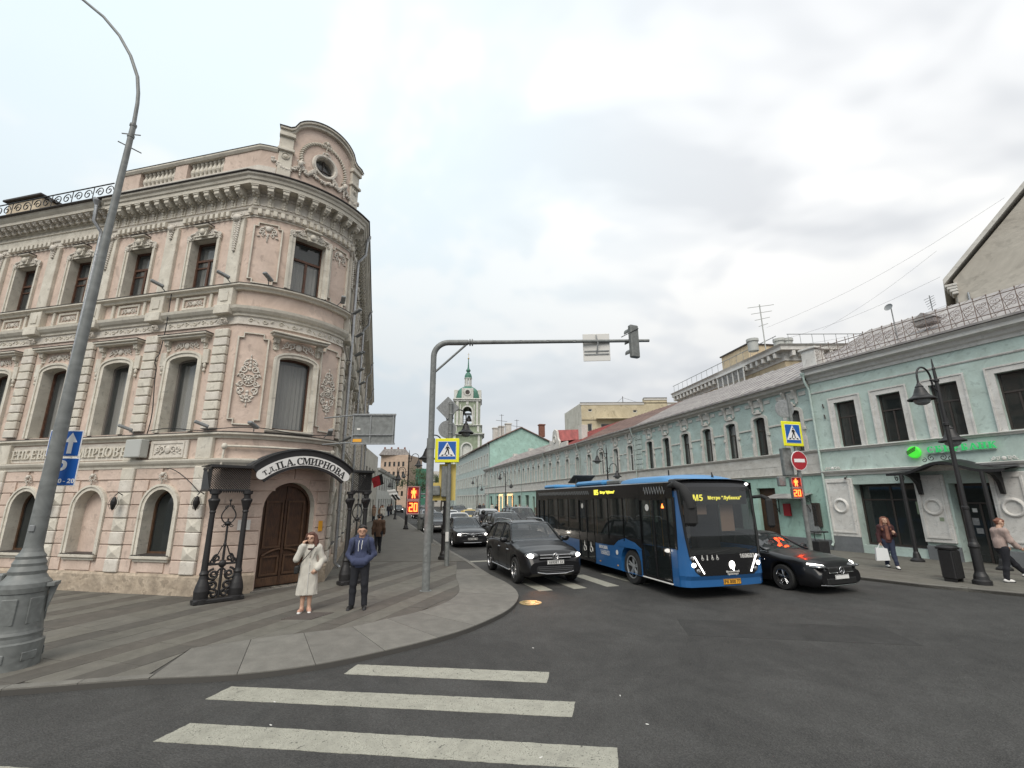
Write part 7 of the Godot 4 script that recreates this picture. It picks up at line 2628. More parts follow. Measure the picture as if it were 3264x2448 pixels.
	var ne := MB.new()
	ne.lathe(NX * Transform3D(Basis(Vector3.RIGHT,PI / 2),Vector3()),[[0.0,0.015],[0.345,0.015],[0.35,0.0],[0.0,-0.015]],28)
	var no := obj("no_entry_sign",ne,mats.sign_white,d)
	var nr := MB.new()
	nr.lathe(NX * Transform3D(Basis(Vector3.RIGHT,PI / 2),V3(0,0,0.016)),[[0.0,0.004],[0.325,0.004],[0.325,0.0]],28)
	obj("red_disc",nr,mats.sign_red,no)
	var nb := MB.new()
	nb.box(NX,V3(0,0,0.022),V3(0.46,0.12,0.006))
	obj("white_bar",nb,mats.sign_white,no)
	ped_signal(d,T(-0.24,2.88,0.12) * RY(-8),0.33,"20")
	var gb := MB.new()
	gb.box(T(-0.32,3.62,-0.12),Vector3(),V3(0.34,1.0,0.22),0.03)
	gb.box(T(-0.62,2.92,-0.10),Vector3(),V3(0.26,0.34,0.18),0.03)
	obj("signal_housing",gb,mats.polegrey,d)
	var lb := thing("litter_bin","black slatted litter bin beside the street lamp near the bank","litter bin",W(12.62,14.35),deg_to_rad(20))
	var bm := MB.new()
	bm.box(I,V3(0,0.48,0),V3(0.36,0.80,0.36),0.03)
	obj("body",bm,mats.iron,lb)
	for i in 9:
		var sl := MB.new()
		sl.box(I,V3(-0.156 + 0.039 * i,0.48,0.19),V3(0.022,0.74,0.02),0.005)
		obj("slat",sl,mats.iron,lb)
	var tpz := MB.new()
	tpz.lathe(T(0,0.88,0) * RY(45),[[0.27,0.0],[0.28,0.05],[0.22,0.10],[0.14,0.12],[0.12,0.04]],4)
	obj("rim",tpz,mats.iron,lb)
	var ft := MB.new()
	for e in [-1.0,1.0]: ft.box(I,V3(e * 0.13,0.04,0),V3(0.05,0.08,0.30))
	obj("foot",ft,mats.iron,lb)
	var l2 := thing("litter_bin","black hooded litter bin beside the sign post on the right pavement","litter bin",W(11.0,17.6),deg_to_rad(10))
	var b2 := MB.new()
	b2.box(I,V3(0,0.5,0),V3(0.42,0.72,0.36),0.03)
	b2.box(I,V3(0,0.07,0),V3(0.36,0.14,0.3))
	obj("body",b2,mats.iron,l2)
	var h2 := MB.new()
	h2.box(I,V3(0,1.16,0),V3(0.46,0.05,0.40),0.02)
	for e in [-1.0,1.0]: h2.tube(I,[V3(e * 0.2,0.85,0),V3(e * 0.2,1.15,0)],0.015,5)
	obj("hood",h2,mats.iron,l2)
	var l3 := thing("litter_bin","dark rounded litter bin on the left kerb beyond the signal mast","litter bin",W(-7.3,39.1))
	var b3 := MB.new()
	b3.lathe(I,[[0.30,0.0],[0.34,0.1],[0.34,0.9],[0.30,1.0],[0.36,1.02],[0.30,1.25],[0.0,1.3]],12)
	obj("body",b3,mats.polegrey,l3)
	var fg := thing("hanging_flag","red and black flag hanging from a pole on the mansion's street front","flag",W(-13.2,47.5,4.9))
	var fp := MB.new()
	fp.tube(I,[V3(-1.0,-0.5,0),V3(0.6,0.15,0)],0.03,6)
	obj("flag_pole",fp,mats.black,fg)
	for q in [[mats.sign_red,0.0,0.72],[mats.black,0.72,1.0]]:
		var c1 := MB.new()
		for i in 8:
			var t0 := i / 8.0
			var t1 := (i + 1) / 8.0
			var pt := func(t: float,k: float) -> Vector3: return V3(lerpf(-0.85,0.15,k) + 0.25 * t,lerpf(-0.45,-0.05,k) - 0.95 * t,0.05 * sin(t * 7.0 + k * 3.0))
			c1.quad(pt.call(t0,q[1]),pt.call(t0,q[2]),pt.call(t1,q[2]),pt.call(t1,q[1]))
		obj("cloth",c1,q[0],fg)
	var fb := thing("hanging_banner","white banner with black stripes hanging further down the left side","banner",W(-13.9,53.0,3.4))
	var cb := MB.new()
	for i in 6: cb.quad(V3(0.12 * i,-0.18 * i,0.05 * (i % 2)),V3(0.9 + 0.12 * i,0.1 - 0.18 * i,0.05 * (i % 2)),V3(1.02 + 0.12 * i,-0.08 - 0.18 * i,0.05 * ((i + 1) % 2)),V3(0.12 + 0.12 * i,-0.18 - 0.18 * i,0.05 * ((i + 1) % 2)))
	obj("cloth",cb,mats.white,fb)
	var cs := MB.new()
	for i in 2: cs.quad(V3(0.5 + 0.35 * i,-0.5,0.07),V3(0.7 + 0.35 * i,-0.45,0.07),V3(1.2 + 0.35 * i,-1.05,0.07),V3(1.0 + 0.35 * i,-1.1,0.07))
	obj("stripe",cs,mats.black,fb)

# ------------------------------------------------------------------ vehicles: x forward,z to the right-hand side seen from behind,y up
func curve(tab: Array,x: float) -> float:
	if x <= tab[0][0]: return tab[0][1]
	for i in tab.size() - 1:
		if x <= tab[i + 1][0]:
			var t: float = (x - tab[i][0]) / (tab[i + 1][0] - tab[i][0])
			t = lerpf(t,t * t * (3 - 2 * t),0.6)
			return lerpf(tab[i][1],tab[i + 1][1],t)
	return tab[-1][1]
func loft(mb: MB,rings: Array,cap0 := true,cap1 := true) -> void:
	var m := rings.size()
	var k: int = rings[0].size()
	var nn := []
	for i in m:
		var row := []
		for j in k:
			var du: Vector3 = rings[mini(i + 1,m - 1)][j] - rings[maxi(i - 1,0)][j]
			var dv: Vector3 = rings[i][mini(j + 1,k - 1)] - rings[i][maxi(j - 1,0)]
			row.append(dv.cross(du).normalized())
		nn.append(row)
	for i in m - 1:
		for j in k - 1:
			var a = rings[i][j]
			var b = rings[i][j + 1]
			var c = rings[i + 1][j + 1]
			var d = rings[i + 1][j]
			mb.tris(a,d,c,nn[i][j],nn[i + 1][j],nn[i + 1][j + 1])
			mb.tris(a,c,b,nn[i][j],nn[i + 1][j + 1],nn[i][j + 1])
	for e in [[cap0,0],[cap1,m - 1]]:
		if e[0]:
			var c := Vector3()
			for p in rings[e[1]]: c += p
			c /= k
			for j in k - 1:
				if e[1] == 0: mb.tri(c,rings[0][j],rings[0][j + 1])
				else: mb.tri(c,rings[m - 1][j + 1],rings[m - 1][j])
var wheel_cache := {}
func wheel(o: Node3D,p: Vector3,r: float,w: float,side: float,rim_m: Material) -> void:
	var key := "%.3f_%.3f" % [r,w]
	if not wheel_cache.has(key):
		var t := MB.new()
		var X := Transform3D(Basis(Vector3.RIGHT,PI / 2),Vector3())
		t.lathe(X,[[r * 0.66,w / 2],[r * 0.93,w / 2],[r,w * 0.34],[r,-w * 0.34],[r * 0.93,-w / 2],[r * 0.66,-w / 2]],28)
		var q := MB.new()
		q.lathe(X,[[r * 0.67,w * 0.5],[r * 0.64,w * 0.30],[r * 0.60,w * 0.12],[0.0,w * 0.10]],24)
		var sp := MB.new()
		for i in 5:
			for e in [-1.0,1.0]:
				sp.box(RZ(72 * i + e * 9.0),V3(0,r * 0.36,w * 0.26),V3(r * 0.10,r * 0.60,w * 0.14),0.01)
		sp.lathe(X,[[r * 0.66,w * 0.46],[r * 0.66,w * 0.5],[r * 0.61,w * 0.5],[r * 0.60,w * 0.40]],24)
		sp.lathe(X,[[r * 0.14,w * 0.2],[r * 0.14,w * 0.36],[0.0,w * 0.38]],12)
		wheel_cache[key] = [t.mesh(),q.mesh(),sp.mesh()]
	var c = wheel_cache[key]
	var X2 := Transform3D(Basis(Vector3.UP,0.0 if side > 0 else PI),p)
	var wo := inst("wheel",c[0],mats.rubber,o,X2)
	inst("rim_dish",c[1],mats.black,wo,I)
	inst("rim",c[2],rim_m,wo,I)
func plate(o: Node3D,x: Transform3D,s: String,m: Material,w := 0.52,h := 0.112) -> void:
	var b := MB.new()
	b.box(x,Vector3(),V3(w,h,0.012),0.004)
	var p := obj("number_plate",b,m,o)
	var f := MB.new()
	f.band(x,[V(-w / 2 + 0.014,-h / 2 + 0.012),V(-w / 2 + 0.014,h / 2 - 0.012),V(w / 2 - 0.014,h / 2 - 0.012),V(w / 2 - 0.014,-h / 2 + 0.012)],[V(-w / 2 + 0.006,-h / 2 + 0.005),V(-w / 2 + 0.006,h / 2 - 0.005),V(w / 2 - 0.006,h / 2 - 0.005),V(w / 2 - 0.006,-h / 2 + 0.005)],0.006,0.009,true)
	obj("plate_edge",f,mats.black,p)
	if s: inst("plate_number",text(s,h * 0.58,0.003,"Droid Sans",true),mats.black,p,x * T(0,0,0.008))
func glow(parent: Node3D,p: Vector3,dirn: Vector3,col: Color,e: float) -> void:
	var l := SpotLight3D.new()
	l.name = "lamp_light"
	l.light_color = col
	l.light_energy = e
	l.light_size = 0.06
	l.spot_range = 30.0
	l.spot_angle = 40.0
	l.spot_attenuation = 2.0
	l.shadow_enabled = true
	parent.add_child(l,true)
	l.position = p
	l.look_at_from_position(parent.global_transform * p,parent.global_transform * (p + dirn),Vector3.UP)
func front(x: float,y: float,z: float,tilt := 0.0) -> Transform3D: return T(x,y,z) * RY(90) * RX(tilt)
func car(label: String,at: Vector3,turn: float,s: Dictionary,group := "") -> Node3D:
	var o := thing(s.get("name","car"),label,s.get("cat","car"),at,turn,group)
	var L: float = s.L
	var Wd: float = s.W
	var H: float = s.H
	var wb: float = s.wb
	var r: float = s.r
	var gc: float = s.get("gc",0.18)
	var paint: Material = s.paint
	var top: Array = s.top
	var xw := [s.fx,s.fx - wb]          # front and rear axle
	var half := Wd / 2
	var rings := []
	var n := 84
	for i in n + 1:
		var x := lerpf(-L / 2,L / 2,float(i) / n)
		var e := absf(x) / (L / 2)
		var tap := 1.0
		if e > 0.72: tap = 1.0 - 0.20 * pow((e - 0.72) / 0.28,2.2)
		var w := half * tap
		var yt: float = curve(top,x)
		var yb := gc
		if e > 0.93: yb += 0.10 * pow((e - 0.93) / 0.07,1.5)
		var ya := yb
		for cx0 in xw:
			var dx: float = absf(x - cx0)
			var ra := r + 0.055
			if dx < ra: ya = maxf(ya,r + sqrt(ra * ra - dx * dx) - 0.02)
		var sh := yt - 0.09
		var bulge := 1.0
		var ring := []
		var prof := [[0.0,ya],[0.86,ya],[0.965,ya + 0.03],[0.995,lerpf(ya,sh,0.35)],[1.0,lerpf(ya,sh,0.62)],[0.985,lerpf(ya,sh,0.86)],[0.955,sh + 0.02],[0.90,yt - 0.025],[0.80,yt],[0.45,yt + 0.03],[0.0,yt + 0.04]]
		for q in prof: ring.append(V3(x,q[1],q[0] * w * bulge))
		for j in range(prof.size() - 2,-1,-1): ring.append(V3(x,prof[j][1],-prof[j][0] * w * bulge))
		rings.append(ring)
	var b := MB.new()
	loft(b,rings)
	var body := obj("body",b,paint,o)
	var ub := MB.new()
	ub.box(I,V3(0,gc + 0.10,0),V3(L * 0.92,0.16,Wd * 0.70))
	for cx0 in xw: ub.box(I,V3(cx0,r + 0.08,0),V3(r * 2.0,r * 1.2,Wd * 0.66))
	obj("under_body",ub,mats.rubber,o)
	var gh: Array = s.roof            # [x,roof height] over the belt
	var gr := []
	var rr := []
	var m := 40
	var x0: float = gh[0][0]
	var x1: float = gh[-1][0]
	for i in m + 1:
		var x := lerpf(x0,x1,float(i) / m)
		var yr := curve(gh,x)
		var yb2: float = curve(top,x) - 0.05
		yr = maxf(yr,yb2 + 0.02)
		var t := clampf((yr - yb2) / (H - yb2),0.0,1.0)
		var wbelt := half * 0.90
		var wr := lerpf(wbelt,half * s.get("tumble",0.70),t)
		var ring := []
		var prof := [[wbelt,yb2],[lerpf(wbelt,wr,0.55) + 0.015,lerpf(yb2,yr,0.5)],[wr,yr - 0.055 * t],[wr * 0.90,yr - 0.012 * t],[wr * 0.5,yr + 0.012],[0.0,yr + 0.018]]
		for q in prof: ring.append(V3(x,q[1],q[0]))
		for j in range(prof.size() - 2,-1,-1): ring.append(V3(x,prof[j][1],-prof[j][0]))
		gr.append(ring)
		if yr > H - 0.10:
			var rg := []
			for j in range(2,9):
				var p: Vector3 = ring[j]
				rg.append(p + V3(0,0.008,0.006 * signf(p.z)))
			rr.append(rg)
	var g := MB.new()
	loft(g,gr)
	var gl := obj("window_glass",g,mats.carglass,o)
	var rf := MB.new()
	loft(rf,rr,false,false)
	obj("roof",rf,paint,o)
	var it := MB.new()
	it.box(I,V3(s.fx - 0.95,curve(top,s.fx - 0.95) + 0.0,0),V3(0.4,0.16,Wd * 0.72),0.05)
	for e in [-0.36,0.36]:
		it.box(T(s.fx - 1.75,0.95,e) * RZ(-12),V3(0,0.1,0),V3(0.16,0.62,0.44),0.06)
		it.box(I,V3(s.fx - 1.82,1.34 * H / 1.5,e),V3(0.10,0.18,0.24),0.04)
	it.box(T(s.fx - 2.7,0.95,0) * RZ(-14),V3(0,0.1,0),V3(0.18,0.6,1.2),0.06)
	obj("seats",it,mats.seat,o)
	for e in [-1.0,1.0]:
		var pl := MB.new()
		var pa := []
		var lo := []
		for i in m + 1:
			var q: Vector3 = gr[i][2]
			pa.append(V3(q.x,q.y + 0.01,e * (q.z + 0.004)))
			lo.append(V3(gr[i][0].x,gr[i][0].y + 0.045,e * (gr[i][0].z + 0.012)))
		pl.tube(I,pa,0.032,6)
		for xp in s.pillars:
			var k := clampi(int(round((xp - x0) / (x1 - x0) * m)),0,m)
			var q0: Vector3 = gr[k][0]
			var q1: Vector3 = gr[k][1]
			var q2: Vector3 = gr[k][2]
			pl.tube(I,[V3(q0.x,q0.y,e * q0.z),V3(q1.x - 0.02,q1.y,e * (q1.z + 0.004)),V3(q2.x - 0.05,q2.y,e * q2.z)],0.042,6)
		obj("pillars",pl,paint,o)
		var tr := MB.new()
		tr.tube(I,lo,0.012,5)
		obj("window_trim",tr,mats.chrome if s.get("chrome",true) else mats.black,o)
		var mr := MB.new()
		var mx: float = s.fx - 0.78
		var my: float = curve(top,mx) + 0.07
		mr.ball(I,V3(mx,my,e * (half + 0.10)),V3(0.09,0.085,0.13),10,6)
		mr.tube(I,[V3(mx,my - 0.05,e * (half * 0.90)),V3(mx,my - 0.02,e * (half + 0.06))],0.03,6)
		obj("mirror",mr,paint,o)
		for xd in s.get("doors",[]):
			var ln := MB.new()
			var ps := []
			for k in 7:
				var y := lerpf(gc + 0.10,curve(top,xd) - 0.06,k / 6.0)
				var fr := (y - gc) / (curve(top,xd) - 0.09 - gc)
				ps.append(V3(xd + 0.05 * sin(fr * 2.0),y,e * half * (0.998 if fr > 0.3 and fr < 0.75 else 0.985)))
			ln.tube(I,ps,0.006,4)
			obj("door_seam",ln,mats.black,o)
			var hd := MB.new()
			hd.box(I,V3(xd + 0.16,curve(top,xd) - 0.20,e * (half + 0.004)),V3(0.20,0.03,0.03),0.01)
			obj("door_handle",hd,mats.chrome if s.get("chrome",true) else paint,o)
		for cx0 in xw: wheel(o,V3(cx0,r,e * (half - 0.105)),r,0.22,e,mats.steel)
	var nx := L / 2
	var hy: float = s.hy
	for e in [-1.0,1.0]:
		var hz: float = e * s.get("hz",half * 0.70)
		var hl := MB.new()
		var hx: float = nx - s.get("hback",0.16)
		var hs: Vector3 = s.get("hsize",V3(0.13,0.075,0.20))
		hl.ball(T(hx,hy,hz) * RY(e * -28),Vector3(),hs,14,8)
		var lit: int = s.get("lit",0)
		var hm: Material = mats.lamp_white if lit == 3 or (lit == 1 and e > 0) or (lit == 2 and e < 0) else mats.steel
		var ho := obj("headlight",hl,mats.headglass,o)
		var hi := MB.new()
		hi.ball(T(hx + 0.035,hy,hz + e * 0.03) * RY(e * -28),Vector3(),hs * V3(0.96,0.75,0.58),12,7)
		hi.ball(T(hx + 0.045,hy - 0.005,hz - e * hs.z * 0.58) * RY(e * -20),Vector3(),hs * V3(0.7,0.42,0.2),8,5)
		obj("headlight_lamp",hi,hm,ho)
		if hm == mats.lamp_white and s.get("beam",0.0) > 0.0: glow(ho,V3(hx + 0.16,hy,hz),V3(1,-0.12,0),Color(1,0.96,0.9),s.beam)
	var gr2 := MB.new()
	var gy: float = s.get("gy",hy - 0.02)
	gr2.box(front(nx - 0.035,gy,0),Vector3(),V3(Wd * 0.50,s.get("gh",0.14),0.10),0.02)
	gr2.box(front(nx - 0.045,s.get("ay",0.36),0),Vector3(),V3(Wd * 0.60,0.16,0.12),0.02)
	var grille := obj("grille",gr2,mats.black,o)
	for k in s.get("slats",2):
		var sl := MB.new()
		sl.box(front(nx + 0.018,gy - s.get("gh",0.14) * 0.32 + s.get("gh",0.14) * 0.64 * k / maxf(1.0,s.get("slats",2) - 1.0),0),Vector3(),V3(Wd * 0.50,0.022,0.02),0.006)
		obj("grille_slat",sl,mats.chrome,grille)
	plate(o,front(nx + 0.022,s.get("py",gy - 0.17),s.get("pz",0.0)),s.get("number",""),mats.white)
	if s.has("badge"):
		var bd := MB.new()
		var X := front(nx + 0.035,gy,0)
		bd.tube(X,scroll_ring(0.085),0.010,6)
		if s.badge == "v":
			for q in [[[-0.045,0.065],[0.0,0.0],[0.045,0.065]],[[-0.072,0.03],[-0.032,-0.065],[0.0,-0.005],[0.032,-0.065],[0.072,0.03]]]:
				var ps := []
				for e in q: ps.append(V3(e[0],e[1],0.004))
				bd.tube(X,ps,0.010,5)
		elif s.badge == "star":
			for k in 3: bd.tube(X,[Vector3(),V3(0.08 * sin(TAU * k / 3),0.08 * cos(TAU * k / 3),0)],0.011,5)
		elif s.badge == "oval":
			bd.tube(X,[V3(-0.06,0.0,0),V3(0,0.03,0),V3(0.06,0.0,0),V3(0,-0.03,0),V3(-0.06,0,0)],0.008,5)
		obj("badge",bd,mats.chrome,o)
	if s.get("rails",false):
		for e in [-1.0,1.0]:
			var rl := MB.new()
			var zz: float = half * s.get("tumble",0.70) * 0.88
			var ra: float = s.rail[0]
			var rb: float = s.rail[1]
			rl.tube(I,[V3(rb,H - 0.03,e * zz),V3(rb - 0.16,H + 0.055,e * zz),V3((ra + rb) / 2,H + 0.07,e * zz),V3(ra + 0.16,H + 0.05,e * zz),V3(ra,H - 0.04,e * zz)],0.022,7)
			obj("roof_rail",rl,mats.steel,o)
	return o
func scroll_ring(r: float) -> Array:
	var a := []
	for i in 25: a.append(V3(r * cos(TAU * i / 24.0),r * sin(TAU * i / 24.0),0))
	return a
func suv_spec(paint: Material) -> Dictionary:
	return {"name": "suv","cat": "car","L": 4.75,"W": 1.94,"H": 1.70,"wb": 2.88,"r": 0.37,"gc": 0.26,"fx": 1.46,"paint": paint,
		"top": [[-2.375,0.86],[-2.25,1.05],[-1.2,1.14],[0.6,1.10],[0.85,1.12],[1.6,1.03],[2.1,0.93],[2.28,0.82],[2.375,0.66]],
		"roof": [[-2.20,1.10],[-1.85,1.55],[-1.3,1.67],[-0.3,1.70],[0.05,1.665],[0.9,1.13]],"pillars": [-1.35,-0.35],"doors": [-0.35,0.62],"tumble": 0.68,
		"hy": 0.84,"gy": 0.82,"gh": 0.13,"ay": 0.46,"py": 0.66,"rails": true,"rail": [-1.9,0.0]}
func sedan_spec(paint: Material) -> Dictionary:
	return {"name": "sedan","cat": "car","L": 4.75,"W": 1.83,"H": 1.46,"wb": 2.78,"r": 0.325,"gc": 0.17,"fx": 1.42,"paint": paint,
		"top": [[-2.375,0.72],[-2.28,0.95],[-1.8,1.02],[-1.2,0.98],[0.5,0.92],[0.85,0.95],[1.6,0.89],[2.05,0.82],[2.26,0.74],[2.375,0.58]],
		"roof": [[-1.75,1.02],[-1.0,1.38],[-0.5,1.45],[0.0,1.43],[0.95,0.95]],"pillars": [-0.95,-0.25],"doors": [-0.30,0.66],"tumble": 0.66,
		"hy": 0.66,"gy": 0.60,"gh": 0.11,"ay": 0.32,"py": 0.46}
func mix(a: Dictionary,b: Dictionary) -> Dictionary:
	var r := a.duplicate()
	r.merge(b,true)
	return r
func heading(dx: float,dd: float) -> float: return atan2(dd,dx)     # turn that points +x along (dx,depth dd)
func vehicles() -> void:
	var st := heading(0.285,-0.958)
	var f := V(0.285,-0.958)
	var v := car("black suv with roof rails and lit headlights stopped on the zebra crossing",W(0.52,16.62,ROAD),heading(0.30,-0.954),mix(suv_spec(mats.car_black),{"lit": 3,"beam": 0.35,"badge": "v","number": "Х693ВТ 33","slats": 2,"hsize": V3(0.13,0.085,0.21)}))
	var fx := 2.375
	for k in 4:
		var sl := MB.new()
		sl.box(front(fx + 0.02,0.40 + 0.05 * k,0),Vector3(),V3(0.95 + 0.05 * k,0.010,0.012))
		obj("bumper_slat",sl,mats.steel,v)
	var lp := MB.new()
	lp.tube(I,[V3(fx - 0.06,0.56,0.60),V3(fx + 0.01,0.40,0.55),V3(fx + 0.03,0.355,0.30),V3(fx + 0.03,0.355,-0.30),V3(fx + 0.01,0.40,-0.55),V3(fx - 0.06,0.56,-0.60)],0.014,6)
	obj("bumper_trim",lp,mats.chrome,v)
	for e in [-1.0,1.0]:
		var fl := MB.new()
		fl.ball(T(fx - 0.16,0.40,e * 0.68),Vector3(),V3(0.10,0.055,0.075),10,7)
		var fo := obj("fog_lamp",fl,mats.lamp_warm if e > 0 else mats.steel,v)
		if e > 0: glow(fo,V3(fx + 0.0,0.38,e * 0.68),V3(1,-0.25,0.05),Color(1.0,0.62,0.35),0.4)
		var sb := MB.new()
		sb.box(I,V3(0.02,0.33,e * 0.97),V3(2.0,0.05,0.10),0.02)
		obj("running_board",sb,mats.steel,v)
	var t := car("dark saloon with a chrome winged grille and lit headlights behind the black suv",W(-2.75,27.75,ROAD),st,mix(sedan_spec(mats.car_dark),{"lit": 3,"beam": 0.25,"badge": "oval","number": "О861МН 99","slats": 1,"gy": 0.64,"py": 0.44}))
	var tb := MB.new()
	for e in [-1.0,1.0]: tb.tube(I,[V3(2.30,0.73,e * 0.62),V3(2.40,0.70,e * 0.30),V3(2.42,0.665,0)],0.016,6)
	tb.tube(I,[V3(2.30,0.32,0.62),V3(2.38,0.26,0.45),V3(2.40,0.25,0),V3(2.38,0.26,-0.45),V3(2.30,0.32,-0.62)],0.018,6)
	obj("chrome_trim",tb,mats.chrome,t)
	var z := car("black saloon with a three-pointed star badge passing beside the blue bus",W(7.72,15.35,ROAD),heading(0.36,-0.933),mix(sedan_spec(mats.car_black),{"L": 4.85,"H": 1.43,"badge": "star","slats": 1,"hy": 0.68,"hsize": V3(0.16,0.06,0.21),"number": "","gh": 0.16,"gy": 0.58,"py": 0.42,
		"roof": [[-2.1,1.0],[-1.2,1.34],[-0.6,1.42],[-0.1,1.41],[0.95,0.95]]}))
	for e in [-1.0,1.0]:
		var dr := MB.new()
		dr.tube(I,[V3(2.12,0.745,e * 0.82),V3(2.27,0.735,e * 0.72),V3(2.38,0.71,e * 0.57),V3(2.41,0.67,e * 0.54)],0.018,6)
		for k in 3: dr.ball(I,V3(2.28 + 0.045 * k,0.675,e * (0.74 - 0.07 * k)),V3(0.05,0.026,0.04),8,5)
		obj("daylight_strip",dr,mats.lamp_white,z)
	var zc := MB.new()
	zc.tube(I,[V3(2.36,0.24,0.72),V3(2.44,0.22,0.40),V3(2.45,0.22,-0.40),V3(2.36,0.24,-0.72)],0.014,6)
	obj("chrome_trim",zc,mats.chrome,z)
	car("dark brown suv with one lit headlight queuing between the saloon and the bus",W(-0.42,27.6,ROAD),st,mix(suv_spec(mats.car_grey),{"lit": 1,"beam": 0.2,"slats": 3}))
	car("dark saloon with a bright headlight by the left kerb further back",W(-6.35,39.1,ROAD),st,mix(sedan_spec(mats.car_dark),{"lit": 2,"beam": 0.2,"slats": 2,"H": 1.42}))
	car("white hatchback with one lit headlight behind the dark saloon",W(-4.15,37.2,ROAD),st,mix(sedan_spec(mats.car_white),{"lit": 1,"L": 4.3,"slats": 1}))
	var tx := car("yellow taxi standing in the queue",W(-4.1,47.0,ROAD),st,mix(sedan_spec(mats.taxi),{"slats": 1}))
	var ts := MB.new()
	ts.box(I,V3(-0.3,1.54,0),V3(0.14,0.12,0.5),0.03)
	obj("roof_sign",ts,mats.white,tx)
	car("silver suv with roof rails ahead of the yellow taxi",W(-1.95,38.6,ROAD),st,mix(suv_spec(mats.car_silver),{"lit": 1,"slats": 2,"H": 1.62}))
	car("grey box-shaped minivan beside the rear of the bus",W(0.55,33.6,ROAD),st,mix(suv_spec(mats.car_grey),{"H": 1.90,"rails": true,"roof": [[-2.3,1.10],[-2.2,1.80],[-1.6,1.88],[-0.1,1.90],[0.25,1.85],[0.95,1.13]]}))
	car("small white car behind the white hatchback",W(-6.0,46.5,ROAD),st,mix(sedan_spec(mats.car_white),{"L": 4.2,"slats": 1}))
	car("grey van-like car far back in the queue",W(-6.9,62.0,ROAD),st,mix(suv_spec(mats.car_grey),{"H": 1.75}))
	car("silver saloon by the left kerb behind the dark saloon",W(-8.4,48.5,ROAD),st,mix(sedan_spec(mats.car_silver),{}))
	car("dark green suv in the far distance by the left kerb",W(-12.6,66.0,ROAD),st,mix(suv_spec(mats.car_dark),{}))
	car("dark car with lit headlights at the far end of the street",W(-22.5,95.0,ROAD),st,mix(sedan_spec(mats.car_dark),{"lit": 3}))
	bus()

